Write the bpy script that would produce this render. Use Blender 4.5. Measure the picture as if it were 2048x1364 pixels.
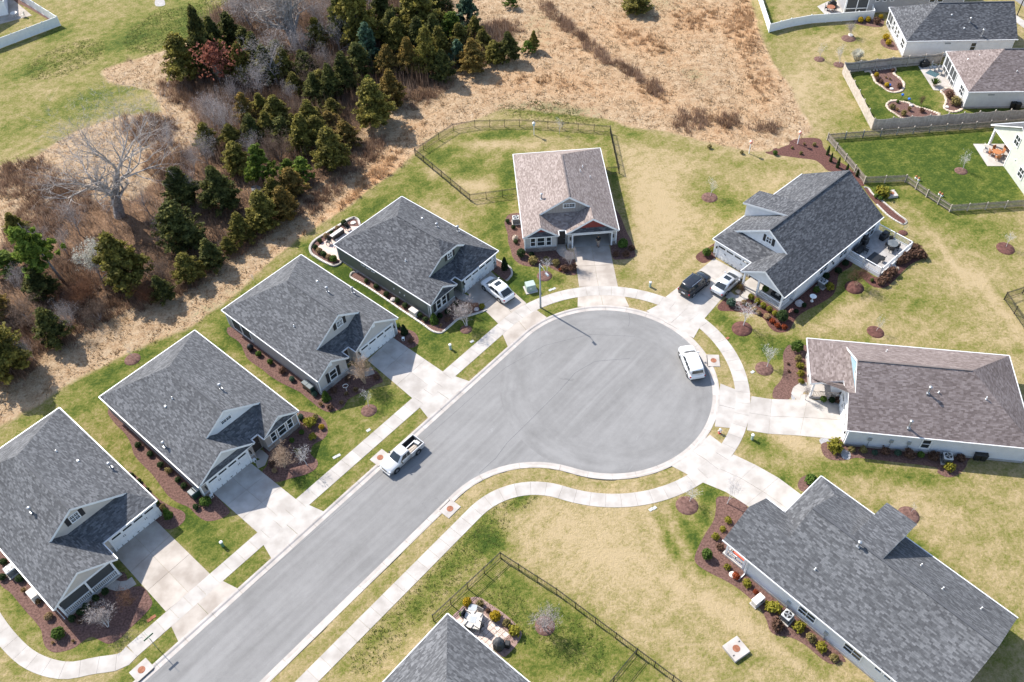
import bpy, math, random
import numpy as np
from mathutils import Vector, Matrix
random.seed(7); RNG = np.random.default_rng(11)
SC = bpy.context.scene; COL = SC.collection
for o in list(bpy.data.objects): bpy.data.objects.remove(o)
# ------------------------------------------------------------------ camera, sky, sun, exposure
H = 77.0; FPX = 1782.72; PITCH = 0.84251654; ROLL = -0.05253586
_f = np.array([0, math.cos(PITCH), -math.sin(PITCH)]); _u = np.array([0, math.sin(PITCH), math.cos(PITCH)]); _r = np.array([1., 0, 0])
CR = _r*math.cos(ROLL) + _u*math.sin(ROLL); CU = -_r*math.sin(ROLL) + _u*math.cos(ROLL)
CM = np.array([CR, CU, _f]); CP = np.array([0, 0, H])
cam = bpy.data.cameras.new('camera'); camo = bpy.data.objects.new('camera', cam); COL.objects.link(camo)
camo.matrix_world = Matrix(((CR[0], CU[0], -_f[0], 0), (CR[1], CU[1], -_f[1], 0), (CR[2], CU[2], -_f[2], H), (0, 0, 0, 1)))
cam.sensor_width = 36; cam.lens = 36*FPX/2048; cam.clip_start = 1; cam.clip_end = 3000
SC.camera = camo
SUN = Vector((-0.731, 0.682, 0.966)).normalized()
world = bpy.data.worlds.new('World'); SC.world = world; world.use_nodes = True
nt = world.node_tree; bg = nt.nodes['Background']; sk = nt.nodes.new('ShaderNodeTexSky')
sk.sky_type = 'NISHITA'; sk.sun_disc = False; sk.sun_elevation = math.asin(SUN.z); sk.sun_rotation = math.atan2(SUN.x, SUN.y)
sk.air_density = 1.0; sk.dust_density = 1.0; sk.ozone_density = 1.0
nt.links.new(sk.outputs[0], bg.inputs[0]); bg.inputs[1].default_value = 0.15
sl = bpy.data.lights.new('sun', 'SUN'); sl.energy = 4.5; sl.angle = math.radians(0.5); sl.color = (1.0, 0.95, 0.875)
so = bpy.data.objects.new('sun', sl); COL.objects.link(so); so.rotation_euler = SUN.to_track_quat('Z', 'Y').to_euler()
so.location = (-60, 60, 90)
SC.view_settings.view_transform = 'Standard'; SC.view_settings.look = 'None'
SC.view_settings.exposure = 0.86; SC.view_settings.gamma = 1.0
SC.view_settings.use_curve_mapping = False

# ------------------------------------------------------------------ measuring helpers
def ray(px, py):
    return np.array([(px-1024)/FPX, -(py-682)/FPX, 1.]) @ CM
def G(px, py, z=0.0):                       # where the sight line through a photo point meets height z
    d = ray(px, py); t = (z-H)/d[2]; p = CP + d*t
    return Vector((p[0], p[1], z))
def pxs(X):                                  # photo pixel of ground points (n,2)
    P3 = np.concatenate([X, np.zeros((len(X), 1))], 1) - CP
    c = P3 @ CM.T
    return np.stack([1024+FPX*c[:, 0]/c[:, 2], 682-FPX*c[:, 1]/c[:, 2]], 1)
A0 = 0.82172672
DU = Vector((math.cos(A0), math.sin(A0), 0)); DV = Vector((-math.sin(A0), math.cos(A0), 0))

# ------------------------------------------------------------------ materials
MATS = {}
def _new(name):
    m = bpy.data.materials.new(name); m.use_nodes = True; MATS[name] = m
    return m, m.node_tree, m.node_tree.nodes['Principled BSDF']
def N(t, kind, **kw):
    n = t.nodes.new(kind)
    for k, v in kw.items():
        if k.startswith('i_'):
            key = k[2:]; n.inputs[int(key) if key.isdigit() else key.replace('_', ' ')].default_value = v
        else: setattr(n, k, v)
    return n
def ramp(t, stops, interp='LINEAR'):
    r = t.nodes.new('ShaderNodeValToRGB'); r.color_ramp.interpolation = interp
    e = r.color_ramp.elements
    while len(e) < len(stops): e.new(0.5)
    for i, (p, c) in enumerate(stops): e[i].position = p; e[i].color = (*c, 1) if len(c) == 3 else c
    return r
def rgb(r, g, b):
    f = lambda c: ((c/255+0.055)/1.055)**2.4 if c > 10 else c/255/12.92
    return (f(r), f(g), f(b))
def mat(name, c1, c2=None, scale=3.0, rough=0.8, bump=0.0, metal=0.0, detail=4.0, spec=0.3, vary=0.0, coord='Object', bscale=None, contrast=(0.35, 0.65)):
    m, t, b = _new(name)
    b.inputs['Roughness'].default_value = rough; b.inputs['Metallic'].default_value = metal
    b.inputs['Specular IOR Level'].default_value = spec
    tc = N(t, 'ShaderNodeTexCoord'); src = tc.outputs[coord]
    if coord == 'World':
        pass
    no = N(t, 'ShaderNodeTexNoise', i_Scale=scale, i_Detail=detail); t.links.new(src, no.inputs['Vector'])
    c2 = c2 or tuple(min(1, x*1.18) for x in c1)
    r = ramp(t, [(contrast[0], c1), (contrast[1], c2)]); t.links.new(no.outputs[0], r.inputs[0])
    out = r.outputs[0]
    if vary > 0:
        oi = N(t, 'ShaderNodeObjectInfo'); mr = N(t, 'ShaderNodeMapRange', i_3=1-vary, i_4=1+vary); t.links.new(oi.outputs['Random'], mr.inputs[0])
        hv = N(t, 'ShaderNodeHueSaturation'); t.links.new(mr.outputs[0], hv.inputs['Value']); t.links.new(out, hv.inputs['Color']); out = hv.outputs[0]
    t.links.new(out, b.inputs['Base Color'])
    if bump:
        n2 = N(t, 'ShaderNodeTexNoise', i_Scale=bscale or scale*4, i_Detail=5.0); t.links.new(src, n2.inputs['Vector'])
        bp = N(t, 'ShaderNodeBump', i_Strength=bump, i_Distance=0.05); t.links.new(n2.outputs[0], bp.inputs['Height']); t.links.new(bp.outputs[0], b.inputs['Normal'])
    return m
def mat_shingle(name, dark, mid, light):
    # asphalt shingles: UV in metres, one tone per tab, courses 0.145 m
    m, t, b = _new(name); b.inputs['Roughness'].default_value = 0.92; b.inputs['Specular IOR Level'].default_value = 0.2
    uv = N(t, 'ShaderNodeUVMap'); sp = N(t, 'ShaderNodeSeparateXYZ'); t.links.new(uv.outputs[0], sp.inputs[0])
    def M(op, a, bb=None):
        n = N(t, 'ShaderNodeMath', operation=op)
        for i, x in enumerate((a, bb)):
            if x is None: continue
            if isinstance(x, (int, float)): n.inputs[i].default_value = x
            else: t.links.new(x, n.inputs[i])
        return n.outputs[0]
    row = M('FLOOR', M('DIVIDE', sp.outputs[1], 0.145))
    wn0 = N(t, 'ShaderNodeTexWhiteNoise', noise_dimensions='1D'); t.links.new(row, wn0.inputs['W'])
    xs = M('ADD', M('DIVIDE', sp.outputs[0], 0.34), M('MULTIPLY', wn0.outputs[0], 7.0))
    colm = M('FLOOR', xs)
    cb = N(t, 'ShaderNodeCombineXYZ'); t.links.new(colm, cb.inputs[0]); t.links.new(row, cb.inputs[1])
    wn = N(t, 'ShaderNodeTexWhiteNoise', noise_dimensions='2D'); t.links.new(cb.outputs[0], wn.inputs['Vector'])
    mp = N(t, 'ShaderNodeMapping'); mp.inputs['Scale'].default_value = (3.4, 3.6, 1.0); t.links.new(uv.outputs[0], mp.inputs[0])
    no = N(t, 'ShaderNodeTexNoise', i_Scale=0.9, i_Detail=3.0, i_Roughness=0.6); t.links.new(mp.outputs[0], no.inputs['Vector'])
    n3 = N(t, 'ShaderNodeTexNoise', i_Scale=0.16, i_Detail=2.0); t.links.new(uv.outputs[0], n3.inputs['Vector'])
    v = M('ADD', M('MULTIPLY', wn.outputs[0], 0.38), M('ADD', M('MULTIPLY', no.outputs[0], 0.46), M('MULTIPLY', n3.outputs[0], 0.26)))
    rr = ramp(t, [(0.32, dark), (0.56, mid), (0.80, light)]); t.links.new(v, rr.inputs[0])
    fy = M('FRACT', M('DIVIDE', sp.outputs[1], 0.145))
    t.links.new(rr.outputs[0], b.inputs['Base Color'])
    bp = N(t, 'ShaderNodeBump', i_Strength=0.55, i_Distance=0.02)
    hh = M('ADD', M('MULTIPLY', fy, -0.8), M('MULTIPLY', wn.outputs[0], 0.6)); t.links.new(hh, bp.inputs['Height']); t.links.new(bp.outputs[0], b.inputs['Normal'])
    return m
def mat_siding(name, c, pitch=0.17, vertical=False, rough=0.55):
    m, t, b = _new(name); b.inputs['Roughness'].default_value = rough; b.inputs['Specular IOR Level'].default_value = 0.35
    tc = N(t, 'ShaderNodeTexCoord'); sp = N(t, 'ShaderNodeSeparateXYZ'); t.links.new(tc.outputs['Object'], sp.inputs[0])
    dv = N(t, 'ShaderNodeMath', operation='DIVIDE'); dv.inputs[1].default_value = pitch
    if vertical:
        ad = N(t, 'ShaderNodeMath', operation='ADD'); t.links.new(sp.outputs[0], ad.inputs[0]); t.links.new(sp.outputs[1], ad.inputs[1]); t.links.new(ad.outputs[0], dv.inputs[0])
    else: t.links.new(sp.outputs[2], dv.inputs[0])
    fr = N(t, 'ShaderNodeMath', operation='FRACT'); t.links.new(dv.outputs[0], fr.inputs[0])
    no = N(t, 'ShaderNodeTexNoise', i_Scale=1.3, i_Detail=3.0); t.links.new(tc.outputs['Object'], no.inputs['Vector'])
    r = ramp(t, [(0.3, tuple(x*0.93 for x in c)), (0.7, tuple(min(1, x*1.05) for x in c))]); t.links.new(no.outputs[0], r.inputs[0])
    t.links.new(r.outputs[0], b.inputs['Base Color'])
    bp = N(t, 'ShaderNodeBump', i_Strength=0.8, i_Distance=0.02); t.links.new(fr.outputs[0], bp.inputs['Height']); t.links.new(bp.outputs[0], b.inputs['Normal'])
    return m
def mat_stone(name, cs, mortar, sx=0.35, sy=0.16):
    m, t, b = _new(name); b.inputs['Roughness'].default_value = 0.9
    tc = N(t, 'ShaderNodeTexCoord'); sp = N(t, 'ShaderNodeSeparateXYZ'); t.links.new(tc.outputs['Object'], sp.inputs[0])
    ad = N(t, 'ShaderNodeMath', operation='ADD'); t.links.new(sp.outputs[0], ad.inputs[0]); t.links.new(sp.outputs[1], ad.inputs[1])
    cb = N(t, 'ShaderNodeCombineXYZ'); t.links.new(ad.outputs[0], cb.inputs[0]); t.links.new(sp.outputs[2], cb.inputs[1])
    bt = N(t, 'ShaderNodeTexBrick', i_Scale=1.0); t.links.new(cb.outputs[0], bt.inputs['Vector'])
    bt.inputs['Color1'].default_value = (*cs[0], 1); bt.inputs['Color2'].default_value = (*cs[1], 1); bt.inputs['Mortar'].default_value = (*mortar, 1)
    bt.inputs['Brick Width'].default_value = sx; bt.inputs['Row Height'].default_value = sy; bt.inputs['Mortar Size'].default_value = 0.012
    t.links.new(bt.outputs[0], b.inputs['Base Color'])
    bp = N(t, 'ShaderNodeBump', i_Strength=0.5, i_Distance=0.02, invert=True); t.links.new(bt.outputs['Fac'], bp.inputs['Height']); t.links.new(bp.outputs[0], b.inputs['Normal'])
    return m
def mat_plain(name, c, rough=0.5, metal=0.0, spec=0.5, coat=0.0, alpha=1.0):
    m, t, b = _new(name); b.inputs['Roughness'].default_value = rough; b.inputs['Metallic'].default_value = metal; b.inputs['Specular IOR Level'].default_value = spec
    b.inputs['Coat Weight'].default_value = coat; b.inputs['Coat Roughness'].default_value = 0.05
    tc = N(t, 'ShaderNodeTexCoord'); no = N(t, 'ShaderNodeTexNoise', i_Scale=2.5, i_Detail=3.0); t.links.new(tc.outputs['Object'], no.inputs['Vector'])
    r = ramp(t, [(0.3, tuple(x*0.94 for x in c)), (0.7, tuple(min(1, x*1.04) for x in c))]); t.links.new(no.outputs[0], r.inputs[0]); t.links.new(r.outputs[0], b.inputs['Base Color'])
    return m
def mat_leaf(name, c1, c2, c3=None, scale=1.2, vary=0.18, trans=0.4):
    # leaf tones change from clump to clump inside the crown and from plant to plant
    m, t, b = _new(name); b.inputs['Roughness'].default_value = 0.75; b.inputs['Specular IOR Level'].default_value = 0.2
    tc = N(t, 'ShaderNodeTexCoord'); no = N(t, 'ShaderNodeTexNoise', i_Scale=scale, i_Detail=2.5); t.links.new(tc.outputs['Object'], no.inputs['Vector'])
    ge = N(t, 'ShaderNodeNewGeometry'); mr = N(t, 'ShaderNodeMath', operation='MULTIPLY_ADD'); mr.inputs[1].default_value = 0.35; t.links.new(ge.outputs['Random Per Island'], mr.inputs[0]); t.links.new(no.outputs[0], mr.inputs[2])
    st = [(0.42, c1), (0.75, c2)] + ([(0.98, c3)] if c3 else [])
    r = ramp(t, st); t.links.new(mr.outputs[0], r.inputs[0])
    oi = N(t, 'ShaderNodeObjectInfo'); mv = N(t, 'ShaderNodeMapRange', i_3=1-vary, i_4=1+vary); t.links.new(oi.outputs['Random'], mv.inputs[0])
    hv = N(t, 'ShaderNodeHueSaturation'); t.links.new(mv.outputs[0], hv.inputs['Value']); t.links.new(r.outputs[0], hv.inputs['Color'])
    t.links.new(hv.outputs[0], b.inputs['Base Color'])
    tl = N(t, 'ShaderNodeBsdfTranslucent'); t.links.new(hv.outputs[0], tl.inputs[0]); mx = N(t, 'ShaderNodeMixShader'); mx.inputs[0].default_value = trans
    t.links.new(b.outputs[0], mx.inputs[1]); t.links.new(tl.outputs[0], mx.inputs[2]); t.links.new(mx.outputs[0], t.nodes['Material Output'].inputs[0])
    return m

# ------------------------------------------------------------------ objects
def tag(o, label=None, cat=None, group=None, kind=None):
    if label: o['label'] = label
    if cat: o['category'] = cat
    if group: o['group'] = group
    if kind: o['kind'] = kind
    return o
def thing(name, label, cat, loc=(0, 0, 0), rz=0.0, group=None):
    o = bpy.data.objects.new(name, None); COL.objects.link(o); o.empty_display_size = 0.5
    o.location = loc; o.rotation_euler = (0, 0, rz)
    return tag(o, label, cat, group)
def copy_tree(o, parent=None):
    c = o.copy(); COL.objects.link(c); c.parent = parent
    for ch in list(o.children): copy_tree(ch, c)
    return c
class MB:
    def __init__(s): s.v = []; s.f = []; s.m = []; s.uv = None; s.T = None; s.sm = False
    def add(s, vs, fs, mi=0):
        b = len(s.v)
        for p in vs:
            p = Vector(p); s.v.append(tuple(s.T @ p if s.T is not None else p))
        for f in fs: s.f.append(tuple(b+i for i in f)); s.m.append(mi)
        return s
    def box(s, c, d, mi=0, rz=0.0, taper=1.0, rot=None):
        x, y, z = d[0]/2, d[1]/2, d[2]/2; k = taper
        vs = [(-x, -y, -z), (x, -y, -z), (x, y, -z), (-x, y, -z), (-x*k, -y*k, z), (x*k, -y*k, z), (x*k, y*k, z), (-x*k, y*k, z)]
        R = rot if rot is not None else Matrix.Rotation(rz, 3, 'Z')
        vs = [R @ Vector(p) + Vector(c) for p in vs]
        return s.add(vs, [(0, 3, 2, 1), (4, 5, 6, 7), (0, 1, 5, 4), (1, 2, 6, 5), (2, 3, 7, 6), (3, 0, 4, 7)], mi)
    def bevbox(s, c, d, b=0.03, mi=0, rz=0.0):
        # box with chamfered vertical corners and top edge
        x, y, z = d[0]/2, d[1]/2, d[2]/2; R = Matrix.Rotation(rz, 3, 'Z')
        def ring(xx, yy, zz, bb): return [(xx, -yy+bb, zz), (xx, yy-bb, zz), (xx-bb, yy, zz), (-xx+bb, yy, zz), (-xx, yy-bb, zz), (-xx, -yy+bb, zz), (-xx+bb, -yy, zz), (xx-bb, -yy, zz)]
        rs = ring(x, y, -z, b) + ring(x, y, z-b, b) + ring(x-b, y-b, z, b*0.7)
        vs = [R @ Vector(p) + Vector(c) for p in rs]
        fs = [tuple(range(7, -1, -1)), tuple(range(16, 24))]
        for k in (0, 8):
            for i in range(8): j = (i+1) % 8; fs.append((k+i, k+j, k+8+j, k+8+i))
        return s.add(vs, fs, mi)
    def prism(s, poly, z0, z1, mi=0, mtop=None):
        n = len(poly); vs = [(p[0], p[1], z0) for p in poly] + [(p[0], p[1], z1) for p in poly]
        s.add(vs, [tuple(range(n-1, -1, -1))] + [(i, (i+1) % n, n+(i+1) % n, n+i) for i in range(n)], mi)
        s.add([(p[0], p[1], z1) for p in poly], [tuple(range(n))], mi if mtop is None else mtop)
        return s
    def slab(s, pts, off, mi=0, mside=None):
        # solid sheet: pts (3d, planar, ccw from above) thickened by vector off
        n = len(pts); off = Vector(off); ms = mi if mside is None else mside
        s.add(pts, [tuple(range(n))], mi)
        b = [Vector(p)+off for p in pts]
        s.add(b, [tuple(range(n-1, -1, -1))], ms)
        for i in range(n):
            j = (i+1) % n; s.add([pts[i], pts[j], b[j], b[i]], [(3, 2, 1, 0)], ms)
        return s
    def tube(s, p0, p1, r0, r1=None, n=6, mi=0, cap=True):
        r1 = r0 if r1 is None else r1
        p0, p1 = Vector(p0), Vector(p1); d = p1-p0
        if d.length < 1e-6: return s
        d.normalize(); a = d.orthogonal().normalized(); b = d.cross(a)
        vs = []
        for p, r in ((p0, r0), (p1, r1)):
            for i in range(n): t = 2*math.pi*i/n; vs.append(p + a*(r*math.cos(t)) + b*(r*math.sin(t)))
        fs = [(i, (i+1) % n, n+(i+1) % n, n+i) for i in range(n)]
        if cap: fs += [tuple(range(n-1, -1, -1)), tuple(range(n, 2*n))]
        return s.add(vs, fs, mi)
    def lathe(s, c, prof, n=12, mi=0):
        vs = []; c = Vector(c)
        for r, z in prof:
            for i in range(n): t = 2*math.pi*i/n; vs.append(c + Vector((r*math.cos(t), r*math.sin(t), z)))
        fs = []
        for k in range(len(prof)-1):
            for i in range(n): j = (i+1) % n; fs.append((k*n+i, k*n+j, (k+1)*n+j, (k+1)*n+i))
        fs += [tuple(range(n-1, -1, -1)), tuple(range((len(prof)-1)*n, len(prof)*n))]
        return s.add(vs, fs, mi)
    def build(s, name, mats, parent=None, kind=None, smooth=False, uv=None, loc=None, rz=None):
        me = bpy.data.meshes.new(name); me.from_pydata(s.v, [], s.f); 
        if not isinstance(mats, (list, tuple)): mats = [mats]
        for m in mats: me.materials.append(MATS[m] if isinstance(m, str) else m)
        me.polygons.foreach_set('material_index', s.m)
        if uv is not None:
            l = me.uv_layers.new(name='UVMap'); l.data.foreach_set('uv', np.array(uv, dtype=np.float32).ravel())
        if smooth: me.polygons.foreach_set('use_smooth', [True]*len(me.polygons))
        me.update()
        o = bpy.data.objects.new(name, me); COL.objects.link(o)
        if parent is not None: o.parent = parent
        if loc is not None: o.location = loc
        if rz is not None: o.rotation_euler = (0, 0, rz)
        if kind: o['kind'] = kind
        return o
def mesh_obj(name, me, parent=None, loc=None, rz=None):
    o = bpy.data.objects.new(name, me); COL.objects.link(o)
    if parent is not None: o.parent = parent
    if loc is not None: o.location = loc
    if rz is not None: o.rotation_euler = (0, 0, rz)
    return o
def spline(pts, n=6, closed=True):
    P = [Vector((p[0], p[1], 0)) for p in pts]; m = len(P); out = []
    rng = range(m) if closed else range(m-1)
    for i in rng:
        if closed: a, b, c, d = P[(i-1) % m], P[i], P[(i+1) % m], P[(i+2) % m]
        else: a, b, c, d = P[max(i-1, 0)], P[i], P[i+1], P[min(i+2, m-1)]
        for k in range(n):
            t = k/n
            out.append(0.5*((2*b) + (c-a)*t + (2*a-5*b+4*c-d)*t*t + (3*b-a-3*c+d)*t**3))
    if not closed: out.append(P[-1])
    return out

# ---- palette (real-world base colours)
mat_shingle('shingle_grey', (0.058, 0.059, 0.063), (0.094, 0.096, 0.101), (0.162, 0.164, 0.171))
mat_shingle('shingle_charcoal', (0.042, 0.043, 0.048), (0.076, 0.078, 0.084), (0.146, 0.149, 0.157))
mat_shingle('shingle_brown', (0.158, 0.124, 0.110), (0.235, 0.191, 0.172), (0.33, 0.277, 0.255))
mat_shingle('shingle_taupe', (0.116, 0.090, 0.083), (0.173, 0.139, 0.130), (0.255, 0.212, 0.20))
mat_plain('ridge_grey', (0.070, 0.072, 0.078), 0.9); mat_plain('ridge_brown', (0.15, 0.122, 0.112), 0.9)
mat_plain('white_trim', (0.80, 0.80, 0.79), 0.45); mat_plain('white_gutter', (0.66, 0.66, 0.66), 0.4)
mat_siding('siding_greige', (0.50, 0.475, 0.445)); mat_siding('siding_beige', (0.56, 0.51, 0.455)); mat_siding('siding_taupe', (0.36, 0.32, 0.29))
mat_siding('siding_white', (0.78, 0.78, 0.78)); mat_siding('siding_green', (0.165, 0.180, 0.150)); mat_siding('siding_grey', (0.34, 0.34, 0.35))
mat_siding('siding_pale', (0.60, 0.60, 0.585)); mat_siding('siding_sage', (0.56, 0.57, 0.50)); mat_siding('siding_blue', (0.30, 0.44, 0.53)); mat_siding('siding_lightgrey', (0.66, 0.67, 0.69))
mat_siding('batten_taupe', (0.30, 0.265, 0.245), 0.36, True); mat_siding('batten_white', (0.72, 0.72, 0.72), 0.36, True); mat_siding('batten_green', (0.18, 0.195, 0.165), 0.36, True)
mat_siding('shake_red', (0.20, 0.035, 0.030), 0.2); mat_siding('shake_brown', (0.075, 0.062, 0.055), 0.2)
mat_stone('stone_grey', ((0.20, 0.19, 0.185), (0.34, 0.32, 0.31)), (0.42, 0.41, 0.40)); mat_stone('stone_brown', ((0.13, 0.10, 0.085), (0.28, 0.23, 0.20)), (0.30, 0.28, 0.26))
mat_stone('brick_tan', ((0.40, 0.31, 0.23), (0.48, 0.38, 0.29)), (0.5, 0.47, 0.43), 0.22, 0.075)
mat('foundation', (0.30, 0.28, 0.265), (0.38, 0.36, 0.34), 2.0, 0.9)
m_, t_, b_ = _new('glass'); b_.inputs['Base Color'].default_value = (0.028, 0.034, 0.036, 1); b_.inputs['Roughness'].default_value = 0.06; b_.inputs['Specular IOR Level'].default_value = 0.6
m_, t_, b_ = _new('car_glass'); b_.inputs['Base Color'].default_value = (0.020, 0.026, 0.030, 1); b_.inputs['Roughness'].default_value = 0.05; b_.inputs['Specular IOR Level'].default_value = 0.6
mat_plain('blind', (0.62, 0.60, 0.56), 0.8); mat_plain('shutter_black', (0.022, 0.022, 0.024), 0.6); mat_plain('door_dark', (0.05, 0.04, 0.035), 0.5)
mat_plain('garage_white', (0.74, 0.74, 0.73), 0.5); mat_plain('metal_dark', (0.03, 0.03, 0.032), 0.45, 0.4); mat_plain('black', (0.014, 0.014, 0.015), 0.5)
mat_plain('galvanised', (0.42, 0.43, 0.44), 0.45, 0.7); mat_plain('metal_grey', (0.33, 0.35, 0.36), 0.5, 0.3); mat_plain('pvc_white', (0.82, 0.82, 0.80), 0.35)
mat('wet_mud', (.11, .115, .12), (.20, .205, .21), 2.0, .5); mat_plain('screen', (0.055, 0.058, 0.06), 0.75); mat_plain('garage_inside', (0.30, 0.31, 0.33), 0.85)
mat('concrete', (0.35, 0.318, 0.286), (0.46, 0.427, 0.393), 0.7, 0.9, 0.12, vary=0.06, coord='Object', bscale=9)
mat('concrete_old', (0.325, 0.280, 0.238), (0.45, 0.40, 0.35), 0.6, 0.9, 0.12, vary=0.06, bscale=9)
mat('kerb_concrete', (0.365, 0.328, 0.296), (0.465, 0.422, 0.385), 0.9, 0.9, 0.12, vary=0.05, bscale=9)
mat('mulch', (0.075, 0.038, 0.030), (0.185, 0.105, 0.085), 5.0, 0.95, 0.9, bscale=14, contrast=(0.3, 0.7))
mat('mulch_red', (0.060, 0.025, 0.020), (0.145, 0.065, 0.052), 5.0, 0.95, 0.9, bscale=14, contrast=(0.3, 0.7))
mat('mulch_pink', (0.20, 0.125, 0.105), (0.36, 0.245, 0.215), 5.0, 0.95, 0.8, bscale=14, contrast=(0.3, 0.7))
mat('bark', (0.17, 0.145, 0.128), (0.33, 0.295, 0.27), 6.0, 0.95, 0.4); mat('bark_pale', (0.28, 0.242, 0.215), (0.43, 0.385, 0.35), 4.0, 0.9, 0.2); mat('bark_dark', (0.045, 0.035, 0.03), (0.085, 0.07, 0.06), 6.0, 0.95)
mat('twig', (0.30, 0.255, 0.235), (0.46, 0.41, 0.385), 4.0, 0.9); mat('twig_white', (0.46, 0.43, 0.41), (0.62, 0.59, 0.57), 4.0, 0.9); mat('twig_tan', (0.30, 0.21, 0.14), (0.42, 0.31, 0.22), 4.0, 0.9)
mat('stone_white', (0.52, 0.48, 0.43), (0.68, 0.63, 0.57), 4.0, 0.9, 0.3, vary=0.15); mat('stone_tan', (0.46, 0.37, 0.28), (0.62, 0.51, 0.41), 4.0, 0.9, 0.3, vary=0.2); mat('boulder', (0.40, 0.36, 0.34), (0.55, 0.50, 0.48), 2.5, 0.9, 0.5)
mat('gravel', (0.22, 0.22, 0.23), (0.50, 0.49, 0.49), 16.0, 0.95, 0.9, contrast=(0.3, 0.7))
mat('wood_grey', (0.20, 0.165, 0.135), (0.31, 0.265, 0.225), 3.0, 0.9, 0.2, vary=0.12); mat('wood_pale', (0.40, 0.34, 0.28), (0.52, 0.455, 0.39), 3.0, 0.9, 0.2, vary=0.1); mat('wood_orange', (0.34, 0.13, 0.05), (0.44, 0.19, 0.085), 3.0, 0.6)
mat('rust', (0.22, 0.085, 0.045), (0.32, 0.135, 0.08), 4.0, 0.9)
mat('paver', (0.50, 0.40, 0.34), (0.62, 0.52, 0.46), 2.0, 0.9, vary=0.1); mat('patio_pink', (0.52, 0.40, 0.34), (0.60, 0.48, 0.42), 2.0, 0.9)
mat('cinder', (0.42, 0.42, 0.41), (0.5, 0.5, 0.49), 3.0, 0.9)
mat_leaf('leaf_boxwood', (0.020, 0.035, 0.012), (0.050, 0.080, 0.024), (0.10, 0.14, 0.05), 4); mat_leaf('leaf_dark', (0.010, 0.024, 0.010), (0.026, 0.050, 0.018), None, 4)
mat_leaf('leaf_green', (0.040, 0.075, 0.012), (0.10, 0.16, 0.025), (0.16, 0.23, 0.05), 4); mat_leaf('leaf_yellow', (0.1, 0.105, 0.012), (0.28, 0.25, 0.03), (0.42, 0.37, 0.06), 4)
mat_leaf('leaf_gold', (0.22, 0.15, 0.012), (0.52, 0.36, 0.02), (0.62, 0.45, 0.04), 4); mat_leaf('leaf_tan', (0.22, 0.145, 0.07), (0.40, 0.28, 0.15), (0.52, 0.39, 0.22), 4)
mat_leaf('leaf_olive', (0.12, 0.10, 0.035), (0.27, 0.215, 0.08), (0.38, 0.31, 0.12), 4); mat_leaf('leaf_russet', (0.075, 0.042, 0.028), (0.17, 0.095, 0.062), (0.26, 0.155, 0.105), 4); mat_leaf('leaf_redorange', (0.16, 0.03, 0.012), (0.34, 0.075, 0.025), (0.42, 0.12, 0.045), 4)
mat_leaf('leaf_bluegreen', (0.035, 0.070, 0.045), (0.085, 0.140, 0.092), (0.15, 0.21, 0.15), 4)
mat_leaf('stalks', (0.10, 0.062, 0.042), (0.20, 0.135, 0.098), (0.33, 0.25, 0.20), 0.15, 0.0); mat_leaf('cedar_dark', (0.04, 0.048, 0.015), (0.115, 0.12, 0.032), (0.27, 0.24, 0.06), 0.9); mat_leaf('cedar_olive', (0.07, 0.068, 0.017), (0.215, 0.185, 0.04), (0.44, 0.37, 0.08), 0.8)
mat_leaf('cedar_rust', (0.08, 0.066, 0.018), (0.24, 0.165, 0.042), (0.44, 0.27, 0.07), 0.8); mat_leaf('pine_green', (0.055, 0.085, 0.015), (0.165, 0.225, 0.036), (0.32, 0.38, 0.07), 0.9)
mat_leaf('pine_blue', (0.028, 0.055, 0.032), (0.105, 0.17, 0.1), (0.26, 0.34, 0.22), 0.9); mat_leaf('leaf_dead', (0.16, 0.055, 0.035), (0.33, 0.125, 0.085), None, 1.0); mat_leaf('blossom', (0.40, 0.39, 0.33), (0.62, 0.60, 0.52), None, 1.0)
mat_leaf('straw', (0.25, 0.165, 0.09), (0.42, 0.3, 0.175), (0.53, 0.41, 0.265), 0.25, 0.0); mat_leaf('straw_orange', (0.3, 0.185, 0.095), (0.46, 0.295, 0.165), (0.55, 0.39, 0.24), 0.2, 0.0); mat_leaf('brush', (0.14, 0.083, 0.055), (0.26, 0.165, 0.11), (0.4, 0.28, 0.2), 0.15, 0.0); mat_leaf('brush_grey', (0.11, 0.075, 0.055), (0.22, 0.16, 0.125), (0.36, 0.29, 0.24), 0.15, 0.0); mat_leaf('grass_tuft', (0.06, 0.08, 0.016), (0.125, 0.145, 0.035), (0.22, 0.21, 0.085), 0.3, 0.0); mat_leaf('brush_rust', (0.12, 0.06, 0.035), (0.22, 0.105, 0.058), (0.3, 0.165, 0.1), 0.3, 0.0)
# ------------------------------------------------------------------ road line: left kerb -> bulb -> reverse curve -> right kerb
CU_, CV_ = 51.915, 34.338; RA = 11.5; RF = 10.8; FX, FY = -21.13, -7.14
TH1 = math.radians(90+161.3); TH2 = math.radians(90-18.7); D0 = 3.2; U0 = -26.0
L1 = CU_-U0; L2 = (RA+D0)*TH1; L3 = (RF-D0)*TH2; L4 = (CU_+FX)-U0
def uv2w(u, v, z=0.0):
    p = DU*u + DV*v; return Vector((p.x, p.y, z))
def edge(S, d, z=0.0):
    # point at distance S along the road edge, d metres outside the asphalt
    if S <= L1: return uv2w(U0+S, CV_+RA+d, z)
    S -= L1
    if S <= L2:
        a = math.pi/2 - S/(RA+D0); return uv2w(CU_+(RA+d)*math.cos(a), CV_+(RA+d)*math.sin(a), z)
    S -= L2
    if S <= L3:
        a = math.radians(18.7) + S/(RF-D0); return uv2w(CU_+FX+(RF-d)*math.cos(a), CV_+FY+(RF-d)*math.sin(a), z)
    S -= L3
    return uv2w(CU_+FX-S, CV_+FY+RF-d, z)
LT = L1+L2+L3+L4
NS = 420
SS = [LT*i/NS for i in range(NS+1)]
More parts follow.
